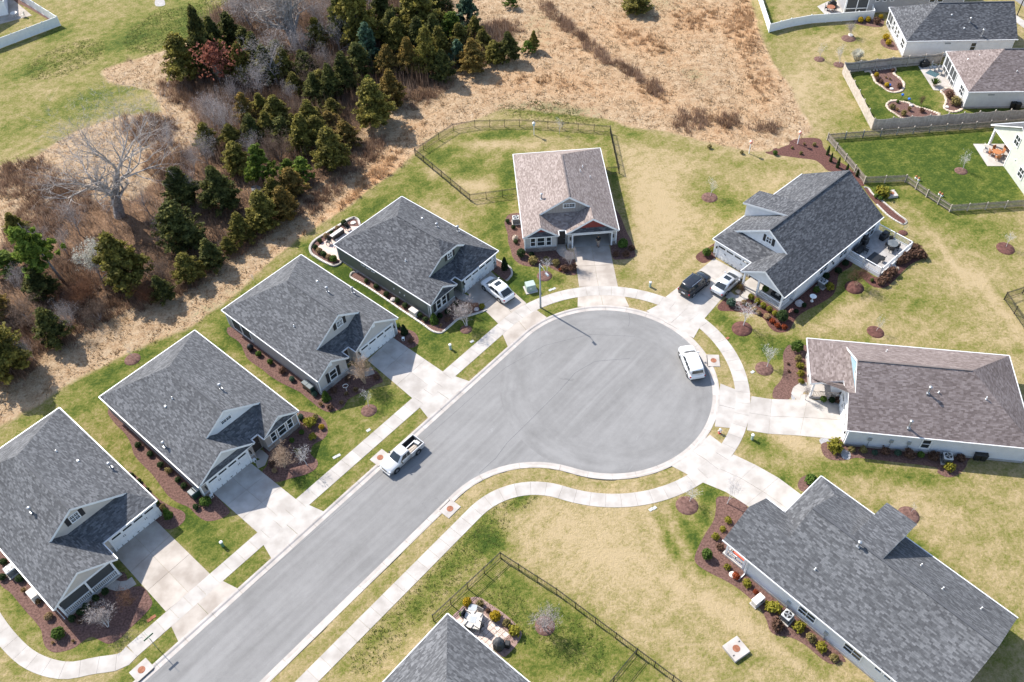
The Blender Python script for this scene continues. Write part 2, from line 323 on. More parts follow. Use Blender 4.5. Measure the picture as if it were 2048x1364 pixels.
ROADZ = -0.06

# ------------------------------------------------------------------ ground sheet with grass / meadow / wood floor zones
def inpoly(P, poly):
    x, y = P[:, 0], P[:, 1]; r = np.zeros(len(P), bool); n = len(poly)
    for i in range(n):
        x1, y1 = poly[i]; x2, y2 = poly[(i+1) % n]
        if y1 == y2: continue
        c = ((y1 > y) != (y2 > y)) & (x < (x2-x1)*(y-y1)/(y2-y1)+x1); r ^= c
    return r
MEADOW = [(-900, 600), (-60, 345), (60, 320), (150, 262), (240, 232), (330, 225), (300, 180), (215, 165), (200, 140), (350, 95), (410, 70), (560, -40), (900, -300), (1500, -300), (1500, 0), (1518, 60), (1540, 120), (1575, 165), (1600, 215), (1625, 262), (1590, 285), (1530, 303), (1490, 300), (1400, 280), (1330, 262), (1262, 256), (1225, 240), (1125, 228), (1010, 215), (955, 238), (880, 262), (835, 300), (800, 335), (740, 375), (690, 418), (640, 450), (560, 503), (470, 590), (380, 655), (270, 700), (160, 755), (60, 820), (0, 852), (-300, 1050), (-900, 1200)]
WOOD = [(430, 20), (560, -60), (900, -80), (900, 60), (1010, 60), (1015, 110), (900, 150), (790, 215), (720, 260), (690, 330), (600, 400), (540, 455), (440, 530), (330, 575), (240, 600), (160, 640), (60, 740), (0, 770), (-200, 800), (-300, 520), (0, 500), (60, 440), (130, 400), (270, 400), (340, 330), (420, 260), (355, 190), (360, 130)]
FIELD = [(-900, -400), (600, -400), (560, -40), (430, 60), (360, 92), (210, 140), (215, 165), (330, 225), (240, 232), (150, 262), (60, 320), (-60, 345), (-900, 600)]
PATCH = [(1215, 45), (1250, -40), (1420, -60), (1500, 60), (1440, 140), (1320, 150), (1260, 110)]
ZONES = [  # (polygon, green level)
 (FIELD, .44),
 ([(0, 840), (420, 600), (620, 470), (830, 310), (870, 280), (1000, 500), (1070, 600), (700, 960), (300, 1260), (0, 1364)], .54),
 ([(835, 305), (905, 258), (1060, 250), (1222, 264), (1240, 350), (1040, 390), (938, 400)], .30),
 ([(1245, 250), (1500, 300), (1640, 300), (1500, 420), (1420, 540), (1320, 590), (1240, 560)], .23),
 ([(1655, 282), (2048, 252), (2048, 412), (1900, 424), (1810, 362), (1728, 366)], .95),
 ([(1690, 146), (1880, 125), (1880, 240), (2048, 235), (2048, 205), (1920, 215), (1745, 255)], .86),
 ([(1400, 640), (1700, 640), (2048, 640), (2048, 960), (1640, 960), (1480, 870), (1560, 800), (1490, 720)], .28),
 ([(1700, 360), (1820, 365), (1900, 430), (2048, 415), (2048, 700), (1700, 690)], .34),
 ([(1500, 860), (1640, 960), (2048, 950), (2048, 1330), (1830, 1010), (1640, 950)], .30),
 ([(985, 1000), (1380, 960), (1480, 1010), (1400, 1120), (1640, 1364), (1360, 1364), (1000, 1116)], .22),
 ([(867, 1241), (1001, 1117), (1370, 1364), (1040, 1364)], .76),
 ([(560, 1364), (700, 1210), (980, 960), (1000, 1110), (880, 1240), (760, 1364)], .38),
]
# green patches: x, y, rx, ry, angle, strength (photo pixels)
GB = [(520, 715, 16, 110, -48, .8), (300, 900, 18, 120, -38, .6), (250, 800, 22, 60, -38, .4), (690, 545, 16, 130, -57, .5), (760, 600, 14, 120, -57, .5), (600, 560, 20, 60, -57, .3), (640, 800, 18, 60, -50, .5), (430, 700, 20, 50, 60, .3), (250, 730, 14, 90, 62, .5), (120, 840, 14, 100, 62, .3),
 (640, 900, 40, 50, -40, .5), (610, 960, 30, 40, -40, .6), (430, 1080, 40, 70, -40, .45), (370, 1040, 25, 35, 0, .5), (190, 1300, 50, 25, -10, .6), (300, 1215, 30, 30, 0, .6), (30, 1180, 30, 60, -30, .3), (770, 800, 60, 30, -30, .3), (960, 640, 60, 40, -20, .5), (860, 690, 40, 40, 0, .4), (1050, 570, 45, 40, 0, .65), (1110, 560, 40, 30, 0, .45), (1010, 500, 22, 60, -20, .5), (1005, 420, 30, 50, 10, .5), (930, 340, 40, 20, 0, .4), (905, 300, 30, 12, -30, .5), (1000, 268, 90, 10, -4, .7), (1160, 272, 60, 8, 4, .5), (1018, 345, 20, 40, 8, .8), (960, 320, 60, 40, -10, .35), (870, 310, 20, 40, -35, .6), (1225, 340, 10, 60, -8, .6), (1255, 420, 12, 60, -10, .5), (1250, 545, 30, 20, 0, .4), (1190, 290, 60, 8, 0, .3),
 (740, 420, 50, 16, -35, .5), (840, 370, 30, 40, -40, .4), (700, 470, 40, 10, -35, .5), (980, 450, 40, 30, -40, .2), (1440, 400, 70, 30, 20, .55), (1420, 350, 60, 25, 0, .3), (1350, 290, 120, 14, 12, .3), (1500, 330, 80, 16, 5, .3), (1370, 590, 40, 14, -30, .5), (1440, 470, 30, 20, -30, .35),
 (1450, 640, 50, 16, 30, .8), (1500, 690, 80, 30, 10, .45), (1580, 690, 60, 16, 0, .35), (1660, 600, 90, 24, -40, .4), (1750, 560, 60, 30, -30, .35), (1830, 600, 80, 30, 10, .35), (1560, 720, 60, 30, 0, .35), (1600, 700, 50, 16, 20, .3), (1540, 780, 30, 20, 0, .3), (1700, 680, 80, 10, 3, .35), (1960, 700, 90, 10, 5, .3),
 (1520, 885, 36, 22, 20, .9), (1570, 960, 40, 24, 35, .6), (1640, 950, 30, 18, 0, .4), (1740, 940, 110, 16, 6, .6), (1850, 960, 60, 14, 0, .4), (1700, 915, 60, 12, 5, .3), (1920, 1000, 70, 40, 10, .2), (1800, 1060, 80, 20, 38, .35), (1900, 1140, 100, 14, 38, .4), (2000, 1260, 40, 50, 30, .5),
 (1420, 985, 30, 24, 20, .95), (1385, 1075, 16, 60, -25, .95), (1340, 1080, 9, 60, -25, .8), (1330, 1000, 40, 14, 10, .3), (1410, 1040, 20, 30, 0, .8), (1040, 1000, 26, 16, -30, .9), (975, 1060, 40, 30, -50, .6), (905, 1130, 60, 26, -48, .55), (990, 1090, 30, 20, 0, .6), (760, 1270, 90, 16, -48, .35), (840, 1210, 50, 20, -48, .35), (1420, 1140, 60, 14, 30, .2), (1500, 1200, 90, 14, 35, .25), (1470, 1310, 40, 40, 0, .35), (1560, 1280, 60, 14, 40, .3), (1320, 1310, 14, 40, 30, .2),
 (1640, 1320, 40, 20, 30, .3), (1760, 380, 60, 16, 10, .6), (1830, 400, 70, 16, 20, .4), (1900, 440, 120, 18, 8, .35), (1780, 470, 30, 50, -30, .3), (1970, 470, 80, 40, 0, .3), (1630, 545, 20, 60, 30, .4), (1560, 140, 40, 60, 20, .15), (1540, 30, 14, 60, 0, .5), (1600, 240, 40, 20, 30, .2), (1720, 250, 50, 30, 0, .4), (1650, 60, 70, 10, -8, .4), (1680, 15, 60, 14, 0, .5),
 (380, 50, 60, 40, -30, .5), (280, 60, 80, 40, -30, .35), (120, 70, 40, 20, -20, .4), (60, 140, 80, 16, -20, .4), (230, 90, 60, 20, -20, .3), (140, 220, 80, 30, -10, .3), (20, 260, 60, 14, -20, .3), (1130, 225, 90, 16, 6, .6), (1080, 210, 80, 16, 0, .3), (1080, 55, 40, 40, 0, .4), (1300, 10, 90, 30, 0, .4), (1390, 150, 30, 18, 0, .6), (1260, 265, 40, 14, 20, .4), (480, 420, 30, 40, 0, .15), (250, 180, 90, 14, -12, .4), (600, 760, 70, 12, -50, .2)]
GX = np.arange(-112, 112.01, 0.5); GY = np.arange(18, 178.01, 0.5)
gx, gy = np.meshgrid(GX, GY); PW = np.stack([gx.ravel(), gy.ravel()], 1); PP = pxs(PW)
nx, ny = len(GX), len(GY)
def blur(a, k):
    a = a.reshape(ny, nx)
    for _ in range(k):
        b = np.pad(a, 1, mode='edge'); a = (b[:-2, 1:-1]+b[2:, 1:-1]+b[1:-1, :-2]+b[1:-1, 2:]+2*b[1:-1, 1:-1])/6
    return a.ravel()
gn = np.full(len(PW), .30)
for poly, lv in ZONES: gn[inpoly(PP, poly)] = lv
gn = blur(gn, 8)
me_ = inpoly(PP, MEADOW).astype(float); me_ = blur(me_, 5)
wo_ = blur(inpoly(PP, WOOD).astype(float), 10)
me_ *= 1
for x, y, rx, ry, an, st in GB:
    a = math.radians(an); dx, dy = PP[:, 0]-x, PP[:, 1]-y
    # ry is the long axis; angle turns it clockwise from vertical in the photo
    e1 = dx*math.cos(a)+dy*math.sin(a); e2 = -dx*math.sin(a)+dy*math.cos(a)
    gn += st*0.80*np.exp(-((e1/rx)**2+(e2/ry)**2))
GB += [(1270, 1130, 9, 120, -53, .45), (1420, 1250, 9, 90, -50, .35), (1885, 505, 9, 90, -35, .35), (1985, 590, 9, 80, -38, .3), (1330, 1320, 10, 50, 40, .3), (1800, 560, 12, 70, -40, .2)]
TB = [(1900, 520, 7, 110, -35, .35), (2000, 615, 10, 80, -40, .6), (1500, 1255, 120, 12, 36, .3), (1380, 1190, 120, 10, 33, .25), (1700, 620, 100, 14, -30, .25), (1580, 190, 30, 60, 20, .3), (1620, 250, 30, 30, 0, .2), (1950, 560, 60, 20, 0, .25), (1860, 720, 100, 14, 3, .3), (1640, 560, 60, 14, -40, .2), (870, 345, 24, 12, 0, .6), (960, 370, 40, 12, 0, .5), (990, 290, 70, 8, 0, .4), (880, 420, 60, 16, 40, .4), (1300, 420, 60, 90, 0, .3), (1400, 340, 70, 20, 0, .2), (1180, 1080, 120, 60, 20, .2), (800, 760, 30, 20, 0, .2), (440, 1070, 14, 10, 0, .3), (1580, 880, 50, 14, 20, .4), (1840, 1010, 60, 20, 20, .25)]
for x, y, rx, ry, an, st in TB:
    a = math.radians(an); dx, dy = PP[:, 0]-x, PP[:, 1]-y
    e1 = dx*math.cos(a)+dy*math.sin(a); e2 = -dx*math.sin(a)+dy*math.cos(a); gn -= st*np.exp(-((e1/rx)**2+(e2/ry)**2))
# orange broom-sedge drifts in the meadow
orr = np.zeros(len(PW))
for x, y, rx, ry, an, st in [(760, 345, 60, 22, -35, 1.), (700, 400, 60, 12, -38, .8), (600, 480, 60, 16, -40, .6), (1490, 60, 40, 80, 0, .7), (1280, 80, 110, 30, 25, .6), (1140, 90, 90, 40, 10, .4), (1150, 170, 120, 30, 10, .45), (1440, 250, 70, 40, 0, .5), (1530, 170, 40, 60, 0, .5), (1000, 170, 90, 30, 0, .4), (820, 265, 60, 20, -35, .5), (560, 560, 60, 18, -35, .6), (1320, 190, 60, 30, 20, .5), (130, 90, 30, 10, -20, .5), (90, 120, 40, 8, -20, .4), (1390, 40, 60, 40, 0, .7)]:
    a = math.radians(an); dx, dy = PP[:, 0]-x, PP[:, 1]-y
    e1 = dx*math.cos(a)+dy*math.sin(a); e2 = -dx*math.sin(a)+dy*math.cos(a); orr += st*np.exp(-((e1/rx)**2+(e2/ry)**2))
# bare worn tracks
def road_off(W):
    u = W[:, 0]*DU.x+W[:, 1]*DU.y-CU_; v = W[:, 0]*DV.x+W[:, 1]*DV.y-CV_
    d = np.hypot(u, v)-RA                                   # bulb
    xl = np.maximum(v-RA, (RF+FY)-v); d2 = np.where(u < 0, np.maximum(xl, 0)*0+xl, 1e3)
    d = np.minimum(d, d2)
    # fillet corner: inside the wedge, road reaches the fillet circle
    w = (u > FX) & (u < 0) & (v < RF+FY) & (v > FY-1)
    fd = RF-np.hypot(u-FX, v-FY); d = np.where(w & (u < -8), np.minimum(d, np.where(fd > 0, fd, fd)), d)
    return d
ro = road_off(PW)
zz = np.where(ro < 0.62, -0.10, 0.0)
bump = (RNG.random(len(PW))-.5); bump = blur(bump, 3)*1.2
vv_ = PW[:, 0]*DV.x+PW[:, 1]*DV.y; vg_ = (ro > .7) & (ro < 2.5); gn = np.where(vg_ & (vv_ > CV_+3.6) & (PW[:, 0] < 12), np.maximum(gn, .62), gn)
mz = np.clip(me_+wo_, 0, 1)
zz = zz + np.where(ro > 6, bump*mz*0.35, 0)
idx = np.arange(nx*ny).reshape(ny, nx)
quads = np.stack([idx[:-1, :-1].ravel(), idx[:-1, 1:].ravel(), idx[1:, 1:].ravel(), idx[1:, :-1].ravel()], 1)
gm = bpy.data.meshes.new('ground')
gm.vertices.add(nx*ny); gm.vertices.foreach_set('co', np.concatenate([PW, zz[:, None]], 1).astype(np.float32).ravel())
gm.loops.add(quads.size); gm.loops.foreach_set('vertex_index', quads.ravel().astype(np.int32))
gm.polygons.add(len(quads)); gm.polygons.foreach_set('loop_start', np.arange(0, quads.size, 4, dtype=np.int32)); gm.polygons.foreach_set('loop_total', np.full(len(quads), 4, dtype=np.int32))
gm.update(calc_edges=True)
for nm, arr in (('green', np.clip(gn, 0, 1.3)), ('meadow', np.clip(me_, 0, 1)), ('wood', np.clip(wo_, 0, 1)), ('sedge', np.clip(orr, 0, 1))):
    at = gm.attributes.new(nm, 'FLOAT', 'POINT'); at.data.foreach_set('value', arr.astype(np.float32))
m, t, b = _new('ground_cover'); b.inputs['Roughness'].default_value = 0.95; b.inputs['Specular IOR Level'].default_value = 0.1
tc = N(t, 'ShaderNodeTexCoord')
def noise(scale, detail=4.0, rough=0.6, dist=0.0, sc=None):
    n = N(t, 'ShaderNodeTexNoise', i_Scale=scale, i_Detail=detail, i_Roughness=rough, i_Distortion=dist)
    if sc:
        mp = N(t, 'ShaderNodeMapping'); mp.vector_type = 'TEXTURE'; mp.inputs['Scale'].default_value = (1/sc[0], 1/sc[1], 1); mp.inputs['Rotation'].default_value = (0, 0, -sc[3]); t.links.new(tc.outputs['Object'], mp.inputs[0]); t.links.new(mp.outputs[0], n.inputs['Vector'])
    else: t.links.new(tc.outputs['Object'], n.inputs['Vector'])
    return n.outputs[0]
def att(nm): return N(t, 'ShaderNodeAttribute', attribute_name=nm).outputs['Fac']
def mth(op, a, c, clamp=False, d=None):
    n = N(t, 'ShaderNodeMath', operation=op, use_clamp=clamp)
    for i, x in enumerate((a, c, d)):
        if x is None: continue
        if isinstance(x, (int, float)): n.inputs[i].default_value = x
        else: t.links.new(x, n.inputs[i])
    return n.outputs[0]
def mix(fac, a, c):
    n = N(t, 'ShaderNodeMix', data_type='RGBA')
    t.links.new(fac, n.inputs[0])
    for i, x in ((6, a), (7, c)):
        if isinstance(x, tuple): n.inputs[i].default_value = (*x, 1)
        else: t.links.new(x, n.inputs[i])
    return n.outputs[2]
big = noise(0.16, 3.0); midn = noise(0.75, 5.0, 0.65); fine = noise(3.2, 4.0, 0.7); tiny = noise(9.0, 3.0, 0.75); mow = noise(0.5, 2.0, 0.5, 0, (0.25, 2.2, 1, -0.75))
gf = mth('ADD', att('green'), mth('MULTIPLY', mth('SUBTRACT', midn, 0.5), 1.15))
gf = mth('ADD', gf, mth('MULTIPLY', mth('SUBTRACT', fine, 0.5), 1.15)); gf = mth('ADD', gf, mth('MULTIPLY', mth('SUBTRACT', tiny, 0.5), 1.0)); gf = mth('ADD', gf, mth('MULTIPLY', mth('SUBTRACT', mow, 0.5), 0.35)); gf = mth('ADD', gf, mth('MULTIPLY', mth('SUBTRACT', big, 0.5), 0.5))
lr = ramp(t, [(0.0, (0.365, 0.280, 0.160)), (0.16, (0.305, 0.238, 0.122)), (0.36, (0.225, 0.188, 0.076)), (0.56, (0.150, 0.148, 0.036)), (0.76, (0.082, 0.105, 0.018)), (1.0, (0.036, 0.062, 0.010))])
t.links.new(mth('MULTIPLY', gf, 0.92, True), lr.inputs[0])
ms = mth('ADD', mth('MULTIPLY', midn, 0.55), mth('ADD', mth('MULTIPLY', fine, 0.5), mth('MULTIPLY', tiny, 0.25)))
mr_ = ramp(t, [(0.41, (0.150, 0.086, 0.046)), (0.53, (0.315, 0.195, 0.105)), (0.66, (0.46, 0.325, 0.20)), (0.84, (0.57, 0.45, 0.315))]); t.links.new(ms, mr_.inputs[0])
sed = ramp(t, [(0.41, (0.26, 0.130, 0.060)), (0.58, (0.48, 0.265, 0.130)), (0.85, (0.62, 0.42, 0.24))]); t.links.new(ms, sed.inputs[0])
mcol = mix(mth('MULTIPLY', att('sedge'), mth('ADD', 0.35, mth('MULTIPLY', big, 1.3)), True), mr_.outputs[0], sed.outputs[0])
gm_f = mth('MULTIPLY_ADD', mth('SUBTRACT', gf, 0.56), 2.4, True, 0.0); gm_f = mth('MULTIPLY', gm_f, 0.75)
mcol = mix(gm_f, mcol, (0.20, 0.21, 0.085))
wr = ramp(t, [(0.38, (0.045, 0.026, 0.016)), (0.55, (0.115, 0.066, 0.040)), (0.70, (0.23, 0.135, 0.080)), (0.88, (0.40, 0.27, 0.17))]); t.links.new(ms, wr.inputs[0])
def edgef(a, w=1.3): return mth('MULTIPLY_ADD', mth('ADD', mth('SUBTRACT', a, 0.5), mth('MULTIPLY', mth('SUBTRACT', midn, 0.5), w)), 3.0, True, 0.5)
c = mix(edgef(att('meadow'), 0.9), lr.outputs[0], mcol); c = mix(mth('MULTIPLY', edgef(att('wood'), 1.4), 0.92), c, wr.outputs[0])
grain = mth('ADD', 0.52, mth('ADD', mth('MULTIPLY', tiny, 0.58), mth('MULTIPLY', noise(18.0, 2.0, 0.8), 0.42)))
hs = N(t, 'ShaderNodeHueSaturation'); t.links.new(grain, hs.inputs['Value']); t.links.new(c, hs.inputs['Color'])
t.links.new(hs.outputs[0], b.inputs['Base Color'])
hb = mth('ADD', mth('MULTIPLY', fine, 0.9), mth('MULTIPLY', tiny, 0.7)); amp = mth('ADD', 0.55, mth('MULTIPLY', att('meadow'), 0.65))
bp = N(t, 'ShaderNodeBump', i_Distance=0.22); t.links.new(amp, bp.inputs['Strength']); t.links.new(hb, bp.inputs['Height']); t.links.new(bp.outputs[0], b.inputs['Normal'])
gm.materials.append(m)
mesh_obj('ground', gm)['kind'] = 'structure'
fb = MB(); R_ = 900
for q in ([(-R_, -R_), (R_, -R_), (R_, 18.2), (-R_, 18.2)], [(-R_, 177.8), (R_, 177.8), (R_, R_), (-R_, R_)], [(-R_, 18.2), (-111.8, 18.2), (-111.8, 177.8), (-R_, 177.8)], [(111.8, 18.2), (R_, 18.2), (R_, 177.8), (111.8, 177.8)]):
    fb.add([(x, y, -0.02) for x, y in q], [(0, 1, 2, 3)])
mat('far_meadow', (0.27, 0.21, 0.12), (0.16, 0.165, 0.06), 0.05, 0.95)
fb.build('far_ground', 'far_meadow', kind='structure')

# ------------------------------------------------------------------ asphalt
m, t, b = _new('asphalt'); b.inputs['Roughness'].default_value = 0.88; b.inputs['Specular IOR Level'].default_value = 0.25
tc = N(t, 'ShaderNodeTexCoord'); 
big = noise(0.22, 4.0, 0.6, 0.6); streak = noise(0.6, 4.0, 0.6, 0.3, (0.10, 1.5, 1, -A0)); fine = noise(14.0, 3.0); midn = noise(1.6, 5.0)
_c = uv2w(CU_, CV_)
sp = N(t, 'ShaderNodeVectorMath', operation='SUBTRACT'); t.links.new(tc.outputs['Object'], sp.inputs[0]); sp.inputs[1].default_value = (_c.x, _c.y, 0)
sx = N(t, 'ShaderNodeSeparateXYZ'); t.links.new(sp.outputs[0], sx.inputs[0]); ln = N(t, 'ShaderNodeVectorMath', operation='LENGTH'); t.links.new(sp.outputs[0], ln.inputs[0])
an = mth('MULTIPLY', mth('ARCTAN2', sx.outputs[1], sx.outputs[0]), 3.0); cz = N(t, 'ShaderNodeCombineXYZ'); t.links.new(mth('MULTIPLY', ln.outputs['Value'], 1.2), cz.inputs[0]); t.links.new(an, cz.inputs[1])
rn = N(t, 'ShaderNodeTexNoise', i_Scale=0.75, i_Detail=5.0, i_Roughness=0.6); t.links.new(cz.outputs[0], rn.inputs['Vector'])
inb = mth('MULTIPLY', mth('LESS_THAN', ln.outputs['Value'], 11.8), mth('MULTIPLY_ADD', mth('SUBTRACT', ln.outputs['Value'], 5.5), 0.2, True, 0.0)); rmix = N(t, 'ShaderNodeMix', data_type='FLOAT'); t.links.new(inb, rmix.inputs[0]); t.links.new(streak, rmix.inputs[2]); t.links.new(rn.outputs[0], rmix.inputs[3]); streak = rmix.outputs[0]
v = mth('ADD', mth('MULTIPLY', big, 0.30), mth('ADD', mth('MULTIPLY', streak, 0.50), mth('ADD', mth('MULTIPLY', fine, 0.24), mth('MULTIPLY', midn, 0.16))))
ar = ramp(t, [(0.34, (0.132, 0.128, 0.123)), (0.52, (0.183, 0.178, 0.172)), (0.70, (0.236, 0.230, 0.223))]); t.links.new(v, ar.inputs[0])
# pale scuffs and hairline cracks
vo = N(t, 'ShaderNodeTexVoronoi', feature='DISTANCE_TO_EDGE', i_Scale=0.16); 
nd = N(t, 'ShaderNodeTexNoise', i_Scale=0.7, i_Detail=4.0); t.links.new(tc.outputs['Object'], nd.inputs['Vector'])
va = N(t, 'ShaderNodeVectorMath', operation='MULTIPLY_ADD'); va.inputs[1].default_value = (2.2, 2.2, 0); t.links.new(nd.outputs['Color'], va.inputs[0]); t.links.new(tc.outputs['Object'], va.inputs[2]); t.links.new(va.outputs[0], vo.inputs['Vector'])
ck = mth('LESS_THAN', vo.outputs['Distance'], 0.010); ck = mth('MULTIPLY', ck, mth('GREATER_THAN', midn, 0.56))
sc = mth('MULTIPLY', mth('GREATER_THAN', noise(0.5, 6.0, 0.75, 1.4, (0.35, 2.4, 1, -A0)), 0.672), 0.17)
spot = mth('MULTIPLY', mth('GREATER_THAN', noise(0.42, 5.0, 0.7, 0.8), 0.685), 0.35); c = mix(spot, ar.outputs[0], (0.105, 0.103, 0.10)); c = mix(sc, c, (0.42, 0.42, 0.42)); c = mix(mth('MULTIPLY', ck, 0.0), c, (0.45, 0.45, 0.45))
t.links.new(c, b.inputs['Base Color'])
bp = N(t, 'ShaderNodeBump', i_Strength=0.25, i_Distance=0.02); t.links.new(fine, bp.inputs['Height']); t.links.new(bp.outputs[0], b.inputs['Normal'])
rp = [edge(S, 0.02, ROADZ) for S in SS]
def ngon_obj(name, pts, mt, kind='structure', parent=None):
    me = bpy.data.meshes.new(name); me.from_pydata([tuple(p) for p in pts], [], [tuple(range(len(pts)))]); me.materials.append(MATS[mt]); me.update()
    o = mesh_obj(name, me, parent); 
    if kind: o['kind'] = kind
    return o
ro_ = ngon_obj('road', rp[::-1] if (rp[1]-rp[0]).cross(rp[2]-rp[1]).z > 0 else rp, 'asphalt')
import bmesh
def tri(o, up=True):
    bm = bmesh.new(); bm.from_mesh(o.data); bmesh.ops.triangulate(bm, faces=bm.faces[:]); bm.normal_update()
    for f in bm.faces:
        if up and f.normal.z < 0: f.normal_flip()
    bm.to_mesh(o.data); bm.free()
tri(ro_)
# darker second lift of asphalt that stops in a seam at the mouth of the bulb
mat('asphalt_seam', (0.075, 0.075, 0.08), (0.12, 0.12, 0.125), 3.0, 0.9)
sm = MB()
def strip(mb, pts, w, z, mi=0):
    for i in range(len(pts)-1):
        a, c2 = Vector(pts[i]), Vector(pts[i+1]); d = (c2-a); d.z = 0
        if d.length < 1e-5: continue
        d.normalize(); n = Vector((-d.y, d.x, 0))*w/2
        mb.add([(a-n).to_tuple()[:2]+(z,), (c2-n).to_tuple()[:2]+(z,), (c2+n).to_tuple()[:2]+(z,), (a+n).to_tuple()[:2]+(z,)], [(0, 1, 2, 3)], mi)
strip(sm, [G(958, 946, 0), G(992, 915), G(1015, 884), G(1050, 850), G(1120, 780), G(1150, 745), G(1190, 722), G(1260, 716)], 0.035, ROADZ+0.004)
strip(sm, [G(300, 1350), G(480, 1190), G(720, 985), G(860, 868), G(930, 806), G(1010, 735), G(1090, 690), G(1180, 668), G(1270, 672)], 0.025, ROADZ+0.004)
strip(sm, [G(1257, 625), G(1260, 640), G(1257, 652)], 0.03, ROADZ+0.004)
sm.build('road_seam', 'asphalt_seam', ro_)
# ------------------------------------------------------------------ kerb and gutter: one cast length after another
kerb = tag(bpy.data.objects.new('kerb', None), kind='structure'); COL.objects.link(kerb)
PROF = [(-0.02, ROADZ-0.1), (-0.02, ROADZ+0.006), (0.36, ROADZ+0.012), (0.50, 0.018), (0.56, 0.03), (0.73, 0.03), (0.73, -0.2)]
def sweep_piece(S0, S1, prof, nsub):
    mb = MB(); K = len(prof)
    for i in range(nsub+1):
        S = S0+(S1-S0)*i/nsub
        for d, z in prof: mb.v.append(tuple(edge(S, d, z)))
    for i in range(nsub):
        for k in range(K-1): mb.f.append((i*K+k, (i+1)*K+k, (i+1)*K+k+1, i*K+k+1)[::-1]); mb.m.append(0)
    mb.f.append(tuple(range(K))); mb.m.append(0); mb.f.append(tuple(nsub*K+k for k in range(K-1, -1, -1))); mb.m.append(0)
    return mb
S = 6.0
while S < LT-1:
    S1 = min(S+3.05, LT); sweep_piece(S, S1-0.022, PROF, 4).build('kerb_section', 'kerb_concrete', kerb); S = S1
# ------------------------------------------------------------------ pavement slabs
pave = tag(bpy.data.objects.new('pavement', None), kind='structure'); COL.objects.link(pave)
WA, WB = 2.42, 3.98
def Sat(px, py, d):
    # distance along the edge whose offset d lies nearest to a photo point
    p = G(px, py); return min((( edge(s, d)-p).length, s) for s in [LT*i/4000 for i in range(4001)])[1]
SW0 = Sat(262, 1300, 3.2)
S = SW0
while S < LT-0.5:
    S1 = S+1.525
    sweep_piece(S, S1-0.018, [(WA, -0.08), (WA, 0.030), (WB, 0.030), (WB, -0.08)], 2).build('slab', 'concrete', pave); S = S1
# corner where the pavement turns into the side street, lower left
cl = spline([G(*p) for p in [(-75, 1130), (-20, 1230), (25, 1290), (70, 1325), (130, 1341), (190, 1331)]]+[edge(SW0-1.2, 3.2), edge(SW0-0.02, 3.2)], 10, False)
acc = [0.0]
for i in range(1, len(cl)): acc.append(acc[-1]+(cl[i]-cl[i-1]).length)
def along(pts, acc, s):
    s = max(0, min(acc[-1]-1e-4, s)); i = next(k for k in range(1, len(acc)) if acc[k] >= s); f = (s-acc[i-1])/(acc[i]-acc[i-1])
    d = (pts[i]-pts[i-1]).normalized(); return pts[i-1].lerp(pts[i], f), Vector((-d.y, d.x, 0))
def band_slabs(cl, acc, w, step, name, mt, parent, z=0.03, gap=0.018):
    s = 0.0
    while s < acc[-1]-0.2:
        e = min(s+step, acc[-1]); mb = MB(); ring = []
        for k in range(3):
            p, n = along(cl, acc, s+(e-gap-s)*k/2); ring.append((p-n*w/2, p+n*w/2))
        poly = [r[0] for r in ring]+[r[1] for r in ring[::-1]]
        mb.prism([(p.x, p.y) for p in poly], -0.08, z); mb.build(name, mt, parent); s = e
band_slabs(cl, acc, 1.56, acc[-1]/round(acc[-1]/1.525), 'slab', 'concrete', pave)
# ------------------------------------------------------------------ driveways
def driveway(L, R, rows, mt='concrete', front=None):
    # L, R: photo points on each side at garage, outer pavement edge, inner pavement edge, kerb back
    dr = tag(bpy.data.objects.new('driveway', None), kind='structure'); COL.objects.link(dr)
    Lw = [G(*p) for p in L]; Rw = [G(*p) for p in R]
    def cells(a0, a1, b0, b1, nr, nc, e0=0.0, e1=0.0):
        for i in range(nr):
            for j in range(nc):
                g = 0.016
                def pt(fi, fj):
                    l = a0.lerp(a1, fi); r = b0.lerp(b1, fi); return l.lerp(r, fj)
                f0, f1 = i/nr-(e0 if i == 0 else 0), (i+1)/nr+(e1 if i == nr-1 else 0)
                h = 0.0025 if nr < 3 else 0.0015
                mb = MB(); q = [pt(f0+h, j/nc+h), pt(f0+h, (j+1)/nc-h), pt(f1-h, (j+1)/nc-h), pt(f1-h, j/nc+h)]
                q = [(p.x, p.y) for p in q]
                ar = sum(q[k][0]*q[(k+1) % 4][1]-q[(k+1) % 4][0]*q[k][1] for k in range(4))
                mb.prism(q if ar > 0 else q[::-1], -0.06, 0.024); mb.build('slab', mt, dr)
    n = len(Lw)
    for k in range(n-3): cells(Lw[k], Lw[k+1], Rw[k], Rw[k+1], rows if n == 4 else max(1, rows//(n-3)), 2, 0.0, 0.02 if k == n-4 else 0)
    cells(Lw[n-2], Lw[n-1], Rw[n-2], Rw[n-1], 1, 2, 0.06, 0.06)
    return dr
driveway([(228, 1107), (329.8, 1221), (341.8, 1251.8), (356.2, 1283)], [(304.5, 1034.5), (418.7, 1146.5), (446, 1161.9), (475, 1176.6)], 3, 'concrete_old')
driveway([(425, 985), (514.4, 1064.5), (526.4, 1089.4), (542.4, 1116.8)], [(501.8, 926), (592.3, 998.8), (618, 1009.8), (647.7, 1022.8)], 3)
driveway([(735, 720.5), (823.9, 796), (839.3, 814.8), (856.3, 836.3)], [(785, 674.7), (885.4, 743), (910.4, 752.6), (937.7, 762.1)], 3)
driveway([(929, 580.5), (994.8, 645.9), (1005, 668.8), (1014.6, 691.7)], [(981, 542.4), (1051.9, 605.6), (1071, 618.2), (1092.2, 633.6)], 2, 'concrete_old')
